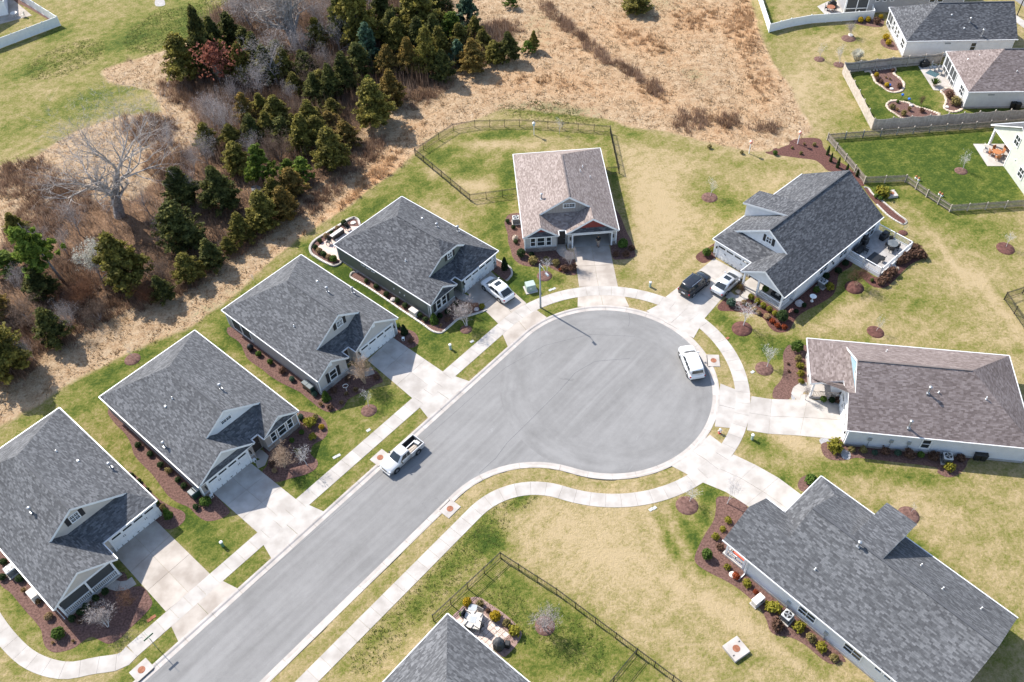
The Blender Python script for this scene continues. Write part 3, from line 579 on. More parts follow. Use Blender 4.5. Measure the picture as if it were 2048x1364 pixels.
driveway([(1147.5, 494), (1157.8, 572.4), (1155.4, 592.6), (1155, 612.4)], [(1218, 489), (1235.7, 572), (1248.4, 591.2), (1258, 612.4)], 2, 'concrete_old')
driveway([(1428.3, 517), (1332.8, 592.6), (1319.3, 608.1), (1293.9, 621.3)], [(1486, 548), (1410.5, 635.5), (1400.2, 653.8), (1388.2, 675.1)], 3)
driveway([(1690, 802), (1614.5, 799.4), (1543.2, 798.4), (1503.6, 792.4), (1475, 780.6), (1442.7, 767.7)], [(1687, 880), (1600, 871.5), (1537.3, 867.7), (1494.3, 860.7), (1465, 856.8), (1431.4, 853.4)], 3)
driveway([(1617, 1000), (1557.1, 955.7), (1511.6, 930), (1468, 909.2), (1447.2, 890.4), (1421.5, 870.6)], [(1552, 1049), (1491.8, 1010), (1452.2, 984.4), (1406.7, 965.6), (1377, 950.2), (1344.3, 933)], 3)

_q = [G(*p, 0.0) for p in [(1985, -45), (2018, -8), (2060, 22), (2140, 60), (2260, 60), (2200, -120), (2050, -120)]]
tri(ngon_obj('road', [Vector((p.x, p.y, 0.012)) for p in _q], 'asphalt'), True)
_c = spline([G(*p) for p in [(2016, 26), (2036, 40), (2066, 62), (2120, 100)]], 8, False); _a = [0.0]
for i in range(1, len(_c)): _a.append(_a[-1]+(_c[i]-_c[i-1]).length)
band_slabs(_c, _a, 1.5, 1.525, 'slab', 'concrete', pave)
# ------------------------------------------------------------------ houses
class Frame:
    def __init__(s, O, az):
        s.O = Vector((O[0], O[1], 0)); s.az = az; s.u = Vector((math.cos(az), math.sin(az), 0)); s.v = Vector((-math.sin(az), math.cos(az), 0))
    def loc(s, p): d = Vector(p)-s.O; return Vector((d.dot(s.u), d.dot(s.v), p[2]))
    def w(s, u, v, z=0.0): p = s.O+s.u*u+s.v*v; return Vector((p.x, p.y, z))
FR = {}
WT = 0.22        # side walls set back from the eave (fronts: 0.38)
def wallT(face, pos, along, W=0, D=0):
    # local transform: x along the wall (seen from outside, left to right), y out of the wall (towards viewer = -y), z up
    if face == 'F': return Matrix.Translation((along, pos, 0))
    if face == 'B': return Matrix.Translation((along, pos, 0)) @ Matrix.Rotation(math.pi, 4, 'Z')
    if face == 'L': return Matrix.Translation((pos, along, 0)) @ Matrix.Rotation(-math.pi/2, 4, 'Z')
    if face == 'R': return Matrix.Translation((pos, along, 0)) @ Matrix.Rotation(math.pi/2, 4, 'Z')
def window(root, T, z, w, h, cols=1, rows=2, shutters=False, blind=True, grid=None):
    mb = MB(); mb.T = T; fr = 0.085; y = -0.045
    for sx in (-1, 1): mb.box((sx*(w/2-fr/2), y, z), (fr, 0.09, h))
    for sz in (-1, 1): mb.box((0, y, z+sz*(h/2-fr/2)), (w-2*fr, 0.088, fr))
    iw, ih = w-2*fr, h-2*fr
    for c in range(1, cols): mb.box((-iw/2+iw*c/cols, y, z), (0.05, 0.08, ih))
    for r in range(1, rows): mb.box((0, y+0.003, z-ih/2+ih*r/rows), (iw, 0.07, 0.045))
    f = mb.build('window', 'white_trim', root)
    if grid:
        gb = MB(); gb.T = T
        for c in range(1, grid[0]): gb.box((-iw/2+iw*c/grid[0], -0.035, z), (0.022, 0.03, ih))
        for r in range(1, grid[1]): gb.box((0, -0.034, z-ih/2+ih*r/grid[1]), (iw, 0.028, 0.022))
        gb.build('glazing_bar', 'white_trim', f)
    for c in range(cols):
        for r in range(rows):
            p = MB(); p.T = T; cw, ch = iw/cols, ih/rows
            p.box((-iw/2+cw*(c+.5), -0.015, z-ih/2+ch*(r+.5)), (cw-0.05, 0.02, ch-0.045)); p.build('pane', 'glass', f)
    if shutters:
        for sx in (-1, 1):
            s = MB(); s.T = T; sw = shutters if isinstance(shutters, float) else 0.38
            s.box((sx*(w/2+sw/2+0.02), -0.03, z), (sw, 0.05, h))
            for k in range(2): s.box((sx*(w/2+sw/2+0.02), -0.06, z-h/4+h/2*k), (sw*0.7, 0.02, h*0.4))
            s.build('shutter', 'shutter_black', root)
    return f
def garage_door(root, T, w=4.88, h=2.13, openv=False):
    tr = MB(); tr.T = T
    tr.box((0, -0.05, h+0.09), (w+0.36, 0.10, 0.18)); 
    for sx in (-1, 1): tr.box((sx*(w/2+0.09), -0.05, h/2), (0.18, 0.098, h))
    if openv:
        tr.build('garage_frame', 'white_trim', root); return None
    mb = MB(); mb.T = T
    mb.box((0, -0.02, h/2), (w, 0.04, h))
    for r in range(4):
        for c in range(8):
            if r == 3: continue
            mb.box((-w/2+w*(c+.5)/8, -0.05, h*(r+.5)/4), (w/8-0.12, 0.022, h/4-0.13), 0)
    gd = mb.build('garage_door', 'garage_white', root)
    tr.build('door_frame', 'white_trim', gd)
    for c in range(4):
        p = MB(); p.T = T; p.box((-w/2+w*(c+.5)/4, -0.048, h*0.885), (w/4-0.26, 0.02, h/4-0.30)); p.build('pane', 'glass', gd)
    for sx in (-0.25, 0.25):
        p = MB(); p.T = T; p.box((sx*w-0.09, -0.075, h*0.56), (0.045, 0.04, 0.24)); p.box((sx*w+0.09, -0.075, h*0.56), (0.045, 0.04, 0.24)); p.build('handle', 'metal_dark', gd)
    p = MB(); p.T = T; p.box((0, -0.06, 0.32), (0.34, 0.03, 0.035)); p.build('lift_handle', 'metal_dark', gd)
    return gd
def lamp(root, T, z=1.95):
    mb = MB(); mb.T = T; mb.box((0, -0.03, z), (0.13, 0.06, 0.2)); mb.box((0, -0.15, z+0.05), (0.04, 0.2, 0.03)); mb.box((0, -0.22, z-0.10), (0.17, 0.17, 0.28), taper=0.6); mb.build('wall_lamp', 'metal_dark', root)
def railing(root, p0, p1, z0=0.2, h=0.95, mt='white_trim', name='railing', post0=True, post1=True):
    p0, p1 = Vector(p0), Vector(p1); d = p1-p0; L = d.length; a = math.atan2(d.y, d.x); mid = (p0+p1)/2
    mb = MB()
    mb.box((mid.x, mid.y, z0+h-0.03), (L, 0.09, 0.06), rz=a); mb.box((mid.x, mid.y, z0+0.12), (L, 0.06, 0.05), rz=a)
    for k, q in ((post0, p0), (post1, p1)):
        if k: mb.box((q.x, q.y, z0+h/2), (0.12, 0.12, h+0.12), rz=a)
    r = mb.build(name, mt, root)
    bl = MB(); n = max(2, int(L/0.16))
    for i in range(1, n): q = p0.lerp(p1, i/n); bl.box((q.x, q.y, z0+h/2+0.04), (0.045, 0.045, h-0.2), rz=a)
    bl.build('baluster', mt, r, kind='stuff') if n > 12 else bl.build('baluster', mt, r)
    return r
def roof_uv(polys):
    uv = []
    for pts in polys:
        P = [Vector(p) for p in pts]; n = Vector((0, 0, 0))
        for i in range(1, len(P)-1): n += (P[i]-P[0]).cross(P[i+1]-P[0])
        n.normalize(); h = Vector((0, 0, 1)).cross(n)
        h = h.normalized() if h.length > 1e-4 else Vector((1, 0, 0)); sl = n.cross(h)
        uv.append([(p.dot(h), p.dot(sl)) for p in P])
    return uv
def pieces(mb, name, mt, parent):
    # a builder full of boxes becomes one object per box
    for i in range(0, len(mb.v), 8):
        p = MB(); p.v = mb.v[i:i+8]; p.f = [tuple(k-i for k in f) for f in mb.f[i//8*6:i//8*6+6]]; p.m = [0]*6; p.build(name, mt, parent)
def house(key, label, O, az, W, D, vg, Lf, Rf, ve, sh, wall, trimroof='ridge_grey', s=0.65, s2=0.65, ze=2.8, back='hip', name='house', gable_mat=None, dormer_mat=None, base='stone_grey', clip=None, extra_roofs=(), group=None, nodormer=False, cat='house', notch=None):
    F = Frame(O, az); FR[key] = F
    root = thing(name, label, cat, F.O, az, group)
    Lu = Lf.get('u', (0, W/2)); Ru = Rf.get('u', (W/2, W)); Lv, Rv = Lf['v'], Rf['v']; vg2 = vg+0.36
    zl = lambda u: ze+s*u; zr = lambda u: ze+s*(W-u); zm = ze+s*W/2
    rb = D-W/2 if back == 'hip' else D
    ua, ub = (Lu[0]+Lu[1])/2, (Ru[0]+Ru[1])/2
    polys = []; skip = set()
    vr = vg
    c0 = c1 = (W/2, vg, zm); topL = [(W/2, vg, zm)]; topR = [(W/2, vg, zm)]
    if clip:
        vr, zc = clip; cw = (zm-zc)/s
        topL = [(W/2-cw, vg, zc), (W/2, vr, zm)]; topR = [(W/2, vr, zm), (W/2+cw, vg, zc)]
        polys.append([(W/2-cw, vg, zc), (W/2+cw, vg, zc), (W/2, vr, zm)])
    hp, hp2 = (s2*(vg-ve), s2*(vg2-ve)) if ve is not None else (0, 0)
    # left main slope
    if Lf['k'] == 'gable': left = [(0, Lv, ze), ]; left = [(0, Lv, ze), (ua, Lv, zl(ua)), (ua, vg, zl(ua))] if not nodormer else [(0, Lv, ze)]
    else: hL = s2*(vg-Lv); left = [(0, Lv, ze), (hL/s, vg, ze+hL)]
    left = left+topL+[(W/2, rb, zm), (0, D, ze)]
    polys.append(left)
    if Rf['k'] == 'gable': right = [(ub, vg, zr(ub)), (ub, Rv, zr(ub)), (W, Rv, ze)] if not nodormer else [(W, Rv, ze)]
    elif Rf['k'] == 'hip': right = [(ub, vg, zr(ub)), (ub, Rf['p'], zr(ub)), (W, Rv, ze)]
    else: hR = s2*(vg-Rv); right = [(W-hR/s, vg, ze+hR), (W, Rv, ze)]
    polys.append([(W, D, ze), (W/2, rb, zm)] + topR + right)
    if back == 'hip': polys.append([(W, D, ze), (0, D, ze), (W/2, rb, zm)])
    ninner = len(polys)
    if not nodormer:
        uLv = uRv = None
        if Lf['k'] == 'gable':
            uLv = max(ua+0.05, Lu[1]-hp2/s)
            polys.append([(ua, Lv, zl(ua)), (Lu[1], Lv, ze), (Lu[1], ve, ze), (uLv, vg2, ze+s*(Lu[1]-uLv)), (ua, vg2, zl(ua))])
        if Rf['k'] == 'gable':
            uRv = min(ub-0.05, Ru[0]+hp2/s)
            polys.append([(Ru[0], Rv, ze), (ub, Rv, zr(ub)), (ub, vg2, zr(ub)), (uRv, vg2, ze+s*(uRv-Ru[0])), (Ru[0], ve, ze)])
        elif Rf['k'] == 'hip':
            pk = Rf['p']; uRv = min(ub-0.05, Ru[0]+hp2/s)
            polys.append([(Ru[0], Rv, ze), (W, Rv, ze), (ub, pk, zr(ub))])
            polys.append([(Ru[0], Rv, ze), (ub, pk, zr(ub)), (ub, vg2, zr(ub)), (uRv, vg2, ze+s*(uRv-Ru[0])), (Ru[0], ve, ze)])
        # front slope between the gables (or out to the corner)
        if Lf['k'] == 'gable' and Rf['k'] in ('gable', 'hip'): fp = [(Lu[1], ve, ze), (Ru[0], ve, ze), (uRv, vg2, ze+hp2), (uLv, vg2, ze+hp2)]
        elif Lf['k'] == 'gable': fp = [(Lu[1], ve, ze), (W, ve, ze), (W-hp/s, vg, ze+hp), (W-hp/s-0.02, vg2, ze+hp2), (uLv, vg2, ze+hp2)]
        elif Lf.get('open'): 
            e = Lf['open']; fp = [(0, ve, ze), (e, ve, ze), (e, Rv+0.02, ze+s2*(Rv-ve)), (Ru[0]+s2*(Rv-ve)/s+0.1, Rv+0.02, ze+s2*(Rv-ve)), (uRv, vg2, ze+hp2), (hp/s+0.02, vg2, ze+hp2), (hp/s, vg, ze+hp)]
        else: fp = [(0, ve, ze), (Ru[0], ve, ze), (uRv, vg2, ze+hp2), (hp/s+0.02, vg2, ze+hp2), (hp/s, vg, ze+hp)]
        polys.append(fp)
    for ex in extra_roofs: polys.append(ex)
    uvs = roof_uv(polys)
    # roof deck: shingles on top, boxed thickness below
    mb = MB(); UV = []
    for pts, uvv in zip(polys, uvs):
        n0 = len(mb.f); mb.slab(pts, (0, 0, -0.13), 0, 1)
        UV += list(uvv); UV += [(0, 0)]*len(pts); UV += [(0, 0)]*(4*len(pts))
    roof = mb.build('roof', [sh, 'white_trim'], root, uv=UV)
    # boundary edges: gutters along eaves, boards up the rakes
    ed = {}
    def kq(p): return tuple(round(c, 2) for c in p)
    for pi, pts in enumerate(polys):
        for i in range(len(pts)):
            a, c = kq(pts[i]), kq(pts[(i+1) % len(pts)])
            ed.setdefault(frozenset((a, c)), []).append((pi, pts[i], pts[(i+1) % len(pts)]))
    gut = MB(); rk = MB(); rid = MB()
    for k, lst in ed.items():
        pi, a, c = lst[0]; a, c = Vector(a), Vector(c); d = c-a
        if d.length < 0.15: continue
        if len(lst) == 1:
            if abs(a.y-vg2) < 0.02 and abs(c.y-vg2) < 0.02: continue
            if abs(a.x-c.x) < 0.01 and abs(a.z-c.z) < 0.01 and a.z > ze+0.2 and not (extra_roofs and pi >= len(polys)-len(extra_roofs) and a.x < 1): continue
            if abs(d.x) < 0.06 and abs(d.y) < 0.45: continue
            if abs(d.z) < 0.02 and a.z < ze+0.05:
                out = Vector((d.y, -d.x, 0)).normalized(); m = (a+c)/2
                gut.box((m.x+out.x*0.055, m.y+out.y*0.055, m.z-0.05), (d.length+0.08, 0.10, 0.12), rz=math.atan2(d.y, d.x))
            elif abs(d.z) > 0.05 or a.z > ze+0.05:
                out = Vector((d.y, -d.x, 0))
                if out.length < 1e-5: continue
                out.normalize(); dn = d.normalized(); up = dn.cross(out) if dn.cross(out).z > 0 else -dn.cross(out)
                R = Matrix((dn, out, up)).transposed(); m = (a+c)/2-out*0.03-Vector((0, 0, 0.20))
                rk.box(m, (d.length+0.04, 0.034, 0.18), rot=R)
        else:
            # ridge or hip: a narrow cap
            m1 = a if a.z > c.z else c
            if abs(d.z) < 0.02 and a.z > ze+0.3:
                # valleys are left plain: cap only where both roofs fall away
                tz = []
                for pj, _, _ in lst:
                    cen = Vector((0, 0, 0)); 
                    for q in polys[pj]: cen += Vector(q)
                    cen /= len(polys[pj]); mid = (a+c)/2; tz.append(cen)
                mid = (a+c)/2; t1 = tz[0]-mid; t2 = tz[1]-mid; dn = d.normalized(); t1 -= dn*t1.dot(dn); t2 -= dn*t2.dot(dn)
                if (t1.normalized()+t2.normalized()).z < -0.05:
                    side = Vector((d.y, -d.x, 0)).normalized(); up = dn.cross(side); up = up if up.z > 0 else -up
                    R = Matrix((dn, side, up)).transposed(); rid.box(mid+Vector((0, 0, 0.012)), (d.length-0.1, 0.20, 0.03), rot=R)
    pieces(gut, 'gutter', 'white_gutter', root); pieces(rk, 'bargeboard', 'white_trim', root); pieces(rid, 'ridge_cap', trimroof, roof)
    # ---- walls
    o = WT; 
    def fw(x, dflt): return x if x is not None else dflt
    Lp, Rp = Lf.get('porch', 0), Rf.get('porch', 0)
    of = 0.38; yL, yR, ye = Lv+of+Lp, Rv+of+Rp, (ve if ve is not None else 0)+of
    fpz = [(o, yL), (Lf.get('in', Lu[1]-o), yL)]
    if not nodormer: fpz += [(Lf.get('in', Lu[1]-o), max(ye, yL+0.01) if not Lf.get('flush') else yL), (Rf.get('in', Ru[0]+o), max(ye, yR+0.01)), (Rf.get('in', Ru[0]+o), yR)]
    else: fpz = [(o, yL)]
    if notch:
        x0, x1, dep = notch; fpz += [(x0, yR), (x0, yR+dep), (x1, yR+dep), (x1, yR)]
    fpz += [(W-o, yR), (W-o, D-o), (o, D-o)]
    wb = MB(); wb.prism(fpz, 0.0, ze+0.12)
    if back == 'gable': wb.add([(o, D-o, ze), (W-o, D-o, ze), (W-o, D-o, zr(W-o)-0.15), (W/2, D-o, zm-0.15), (o, D-o, zl(o)-0.15)], [(0, 1, 2, 3, 4)[::-1]])
    wall_o = wb.build('wall', wall, root)
    fb = MB(); 
    for i in range(len(fpz)):
        a, c = Vector((*fpz[i], 0)), Vector((*fpz[(i+1) % len(fpz)], 0)); d = c-a
        if d.length < 0.3: continue
        out = Vector((d.y, -d.x, 0)).normalized(); m = (a+c)/2+out*0.02; fb.box((m.x, m.y, 0.14), (d.length+0.07, 0.06, 0.28), rz=math.atan2(d.y, d.x))
    fb.build('foundation', 'foundation', root)
    cb = MB()
    for x, y in ((o, yL), (W-o, yR), (W-o, D-o), (o, D-o)): cb.box((x+(-0.02 if x < W/2 else 0.02), y+(-0.02 if y < D/2 else 0.02), 1.5), (0.12, 0.12, 2.3))
    pieces(cb, 'corner_board', 'white_trim', root)
    gm = gable_mat or wall
    # gable ends over the front wings
    for sd, f, uu, vv in (('L', Lf, Lu, Lv), ('R', Rf, Ru, Rv)):
        if f['k'] != 'gable' or nodormer: continue
        y = vv+of; mid = (uu[0]+uu[1])/2; zt = ze+s*(uu[1]-uu[0])/2-0.16
        g = MB(); poly = [(uu[0]+o, ze-0.05+s*0.0), (uu[1]-o, ze-0.05), (uu[1]-o, ze+s*o-0.14), (mid, zt), (uu[0]+o, ze+s*o-0.14)]
        vs = [(x, y-0.012, z) for x, z in poly]+[(x, y+0.08, z) for x, z in poly]; n = 5
        g.add(vs, [tuple(range(n)), tuple(range(2*n-1, n-1, -1))]+[((i+1) % n, i, n+i, n+(i+1) % n) for i in range(n)])
        g.build('gable', f.get('gm', gm), root)
        if f.get('pent'):
            p = MB(); pts = [(uu[0]+0.05, vv-0.02, ze-0.05), (uu[1]-0.05, vv-0.02, ze-0.05), (uu[1]-0.55, y-0.02, ze+0.42), (uu[0]+0.55, y-0.02, ze+0.42)]
            p.slab(pts, (0, 0, -0.1), 0, 1); u_ = roof_uv([pts])[0]; p.build('pent_roof', [f.get('pm', sh), 'white_trim'], root, uv=list(u_)+[(0, 0)]*(4+16))
        if f.get('louvre'):
            p = MB(); p.T = wallT('F', y-0.012, mid); p.box((0, -0.03, zt-0.75), (0.42, 0.05, 0.5)); 
            for q in range(4): p.box((0, -0.06, zt-0.93+0.12*q), (0.36, 0.02, 0.03))
            p.build('louvre', 'white_trim', root)
    # tall gable wall above the front roofs
    if not nodormer:
        uLb = (hp/s if Lf['k'] != 'gable' else ua); uRb = (W-hp/s if Rf['k'] == 'front' else ub)
        zt = zm-0.16; y = vg+0.30; g = MB()
        tops = [(W/2, zt)] if not clip else [(W/2+cw, clip[1]-0.1), (W/2-cw, clip[1]-0.1)]
        poly = [(uLb, ze-0.3), (uRb, ze-0.3), (uRb, zr(uRb)-0.16)]+tops+[(uLb, zl(uLb)-0.16)]; n = len(poly)
        vs = [(x, y, z) for x, z in poly]+[(x, y+0.12, z) for x, z in poly]
        g.add(vs, [tuple(range(n)), tuple(range(2*n-1, n-1, -1))]+[((i+1) % n, i, n+i, n+(i+1) % n) for i in range(n)])
        g.build('dormer_wall', dormer_mat or gm, root)
    return root
def roof_hit(key, px, py, W, D, ze=2.8, s=0.65, hip=True, extra=None):
    # foot of a pipe: where the sight line meets the roof surface
    F = FR[key]; lo, hi = ze-0.5, ze+s*W/2+0.5
    for _ in range(40):
        m = (lo+hi)/2; p = F.loc(G(px, py, m)); h = min(s*p.x, s*(W-p.x)); 
        if hip: h = min(h, s*(D-p.y))
        if extra: h = max(h, extra(p.x, p.y)-ze)
        if m > ze+h: hi = m
        else: lo = m
    p = F.loc(G(px, py, lo)); p.z = lo; return p
def vents(root, key, W, D, lst, hip=True):
    for px, py, h in lst:
        p = roof_hit(key, px, py, W, D, hip=hip); mb = MB()
        if h > 0.5:
            mb.box((p.x, p.y, p.z), (0.34, 0.34, 0.12)); mb.lathe((p.x, p.y, p.z), [(0.09, 0), (0.09, h-0.15), (0.17, h-0.14), (0.18, h), (0.06, h+0.08)], 8); mb.build('flue_pipe', 'galvanised', root)
        elif h > 0.2: mb.lathe((p.x, p.y, p.z), [(0.10, 0), (0.055, 0.06), (0.055, h)], 7); mb.build('vent_pipe', 'pvc_white', root)
        else: mb.box((p.x, p.y, p.z+0.06), (0.26, 0.26, 0.16), taper=0.7); mb.build('roof_vent', 'pvc_white', root)
GRP = None
# --- A: lower left, screened porch under its gable
A = house('A', 'grey roofed house with beige dormer and screened front porch at the lower left', (-42.3, 36.82), A0, 12.6, 20.5, 4.75, dict(k='gable', u=(0, 6.55), v=0, porch=1.75), dict(k='front', u=(6.55, 12.6), v=2.5), 2.5, 'shingle_grey', 'siding_beige', s2=0.42, dormer_mat='siding_beige', base='stone_brown')
window(A, wallT('F', 5.05, 6.25), 5.25, 1.0, 1.05, 2, 2, shutters=0.42, grid=(4, 4))
garage_door(A, wallT('F', 2.88, 9.75)); lamp(A, wallT('F', 2.88, 12.45)); 
mb = MB(); mb.box((3.28, 0.95, 0.09), (5.7, 1.45, 0.18)); mb.build('porch_floor', 'concrete', A)
for x in (0.46, 3.28, 5.95): mb = MB(); mb.box((x, 0.42, 1.4), (0.18, 0.18, 2.7)); mb.build('porch_post', 'white_trim', A)
mb = MB(); mb.box((3.2, 0.42, 2.66), (5.7, 0.16, 0.24)); mb.build('porch_beam', 'white_trim', A)
railing(A, (0.55, 0.42, 0), (3.19, 0.42, 0), 0.18, 0.9, post0=False, post1=False); railing(A, (3.37, 0.42, 0), (5.86, 0.42, 0), 0.18, 0.9, post0=False, post1=False)
for x in (1.87, 4.62): mb = MB(); mb.box((x, 0.46, 1.86), (2.5, 0.02, 1.5)); mb.build('insect_screen', 'screen', A)
window(A, wallT('F', 2.13, 2.0), 1.45, 1.5, 1.5, 2, 2)
vents(A, 'A', 12.6, 20.5, [(64, 1024, 0.8), (222, 935, 0.8), (156, 922, 0.12), (113, 903, 0.25), (330, 990, 0.0)][:4])
# --- B
B = house('B', 'grey roofed house with white boarded dormer and skirt roofs over garage and windows', (-31.65, 49.05), A0, 12.45, 17.9, 2.45, dict(k='gable', u=(0, 6.9), v=0, pent=True, gm='siding_pale'), dict(k='gable', u=(7.83, 12.45), v=-0.4, pent=True, gm='siding_pale'), 0.62, 'shingle_grey', 'siding_taupe', dormer_mat='batten_white')
mb = MB(); mb.T = wallT('F', 2.75, 6.2)
window(B, wallT('F', 2.75, 6.2), 5.15, 1.35, 0.62, 2, 1, grid=(4, 2))
garage_door(B, wallT('F', 0.38, 3.45)); lamp(B, wallT('F', 0.38, 0.66), 1.7); lamp(B, wallT('F', 0.38, 6.24), 1.7)
window(B, wallT('F', -0.02, 9.05), 1.6, 0.75, 1.55); window(B, wallT('F', -0.02, 10.15), 1.6, 1.1, 1.55); window(B, wallT('F', -0.02, 11.25), 1.6, 0.75, 1.55)
vents(B, 'B', 12.45, 17.9, [(442, 778, 0.8), (330, 893, 0.8), (331, 813, 0.12), (345, 797, 0.3)])
# --- C
C = house('C', 'grey roofed house with greige gables and black shutters beside the stained driveway', (-21.22, 61.79), A0, 12.1, 17.05, 2.4, dict(k='gable', u=(0, 4.47), v=0, louvre=True), dict(k='gable', u=(5.54, 12.1), v=0, louvre=True), 1.2, 'shingle_grey', 'siding_greige', dormer_mat='siding_greige')
window(C, wallT('F', 2.70, 6.1), 5.15, 0.95, 1.0, 2, 2, shutters=0.40, grid=(4, 4))
garage_door(C, wallT('F', 0.38, 8.85)); lamp(C, wallT('F', 0.38, 5.95+0.2), 1.8); lamp(C, wallT('F', 0.38, 11.5), 1.8)
window(C, wallT('F', 0.38, 2.25), 1.65, 1.05, 1.5, 1, 2, shutters=0.42)
for a in (15.0, 13.2): 
    mb = MB(); mb.T = wallT('L', WT, a); mb.box((0, -0.03, 1.55), (1.6, 0.06, 2.1)); sc = mb.build('porch_screen', 'screen', C)
    mb = MB(); mb.T = wallT('L', WT, a); mb.box((-0.85, -0.05, 1.55), (0.12, 0.1, 2.3)); mb.box((0.85, -0.05, 1.55), (0.12, 0.1, 2.3)); mb.box((0, -0.05, 0.45), (1.6, 0.1, 0.1)); mb.box((0, -0.05, 2.65), (1.6, 0.1, 0.1)); mb.build('screen_frame', 'white_trim', sc)
vents(C, 'C', 12.1, 17.05, [(655, 584, 0.8), (706, 586, 0.95), (634, 563, 0.15), (588, 653, 0.3)])
# --- D
Dh = house('D', 'dark green sided house with grey hipped garage roof and white crossover in its drive', (-9.22, 72.38), A0, 11.9, 16.85, 2.3, dict(k='gable', u=(0, 4.45), v=0, pent=True), dict(k='hip', u=(5.29, 11.9), v=0, p=2.25), 1.1, 'shingle_charcoal', 'siding_green', dormer_mat='batten_green', clip=(4.0, 5.78))
window(Dh, wallT('F', 2.6, 6.2), 4.75, 0.85, 0.95, 2, 2, shutters=0.36)
garage_door(Dh, wallT('F', 0.38, 8.6)); lamp(Dh, wallT('F', 0.38, 5.85), 1.8); window(Dh, wallT('F', 0.38, 11.28), 1.75, 0.36, 1.0, 1, 2)
window(Dh, wallT('F', 0.38, 1.55), 1.55, 0.85, 1.55); window(Dh, wallT('F', 0.38, 2.45), 1.55, 0.85, 1.55)
for x in (0.86, 3.14): mb = MB(); mb.T = wallT('F', 0.38, x); mb.box((0, -0.03, 1.55), (0.34, 0.05, 1.55)); mb.build('shutter', 'shutter_black', Dh)
for a in (11.9, 11.0, 10.1): window(Dh, wallT('L', WT, a), 2.2, 0.62, 0.5, 1, 1)
for a in (6.6, 5.6, 4.8): mb = MB(); mb.T = wallT('L', WT, a); mb.box((0, -0.04, 1.25), (0.14, 0.08, 0.18)); mb.build('wall_vent', 'pvc_white', Dh)
for q in ((0.5, 16.35), (6.0, 16.35)): mb = MB(); mb.box((q[0], q[1], 1.42), (0.28, 0.28, 2.66)); mb.build('porch_post', 'white_trim', Dh)
vents(Dh, 'D', 11.9, 16.85, [(844, 437, 0.15), (874, 454, 0.6), (916, 463, 0.9), (811, 522, 0.3)])
# --- E
E_ = house('E', 'brown roofed house with two red shingled gables and an open garage', (2.09, 83.2), math.radians(1.9), 11.95, 17.2, 2.55, dict(k='gable', u=(0, 4.4), v=0, gm='shake_red', pm='shingle_charcoal', pent=True), dict(k='gable', u=(5.4, 11.95), v=0.2, gm='shake_red', pm='shingle_charcoal', pent=True), 0.95, 'shingle_brown', 'siding_greige', 'ridge_brown', dormer_mat='siding_taupe', notch=(6.3, 11.1, 5.6))
mb = MB(); mb.box((8.7, 0.58+0.1, 2.53), (4.8, 0.2, 0.76)); mb.build('header', 'siding_greige', E_)
mb = MB(); mb.box((8.7, 3.4, 0.01), (4.78, 5.5, 0.03)); mb.build('garage_floor', 'concrete', E_)
garage_door(E_, wallT('F', 0.58, 8.7), 4.8, 2.13, True)
bt = MB()
for k in range(19):
    x = 2.5+k*0.36; zt = min(2.8+0.65*x, 2.8+0.65*(11.95-x))-0.25; bt.box((x, 2.83, (zt+3.4)/2), (0.05, 0.04, zt-3.4))
bt.build('batten', 'batten_taupe', E_, kind='stuff')
window(E_, wallT('F', 2.85, 6.0), 5.1, 1.55, 0.72, 2, 1, grid=(4, 2))
window(E_, wallT('F', 0.38, 1.2), 1.65, 0.72, 1.45); window(E_, wallT('F', 0.38, 2.2), 1.65, 1.05, 1.45); window(E_, wallT('F', 0.38, 3.2), 1.65, 0.72, 1.45)
lamp(E_, wallT('F', 0.58, 5.95), 1.75); lamp(E_, wallT('F', 0.58, 11.35), 1.75)
vents(E_, 'E', 11.95, 17.2, [(1083, 398, 0.85), (1160, 342, 0.3), (1165, 334, 0.3), (1180, 354, 0.25)])
# --- F
shed = lambda u0, u1, v0, v1, zo: [(u0, v1, zo), (u0, v0, zo), (u1, v0, 6.74), (u1, v1, 6.74)]
Fh = house('F', 'white sided house with grey roof, corner deck and black and silver cars in its drive', (25.33, 81.23), math.radians(-50.1), 12.1, 18.15, 2.1, dict(k='front', u=(0, 5.9), v=0), dict(k='gable', u=(5.9, 12.1), v=-2.07, porch=2.4, **{'in': 5.95}), 0.0, 'shingle_charcoal', 'siding_white', s2=0.43, back='gable', dormer_mat='batten_white', gable_mat='batten_white', extra_roofs=[shed(-0.35, 6.0, 5.75, 9.0, 5.0)])
for v in (6.05, 8.7):
    mb = MB(); vs = [(0.0, v, 2.85), (0.0, v, 4.95), (5.9, v, 6.6)]; mb.add(vs+[(x, y+0.1, z) for x, y, z in vs], [(0, 1, 2), (5, 4, 3), (0, 3, 4, 1), (1, 4, 5, 2), (2, 5, 3, 0)]); mb.build('shed_wall', 'siding_white', Fh)
mb = MB(); mb.box((0.06, 7.42, 3.2), (0.12, 2.7, 3.4)); mb.build('shed_wall', 'siding_white', Fh)
window(Fh, wallT('F', 2.4, 6.1), 5.0, 0.85, 1.0, 2, 2, shutters=0.36, grid=(2, 2))
garage_door(Fh, wallT('F', 0.38, 3.1)); lamp(Fh, wallT('F', 0.38, 0.6), 1.8)
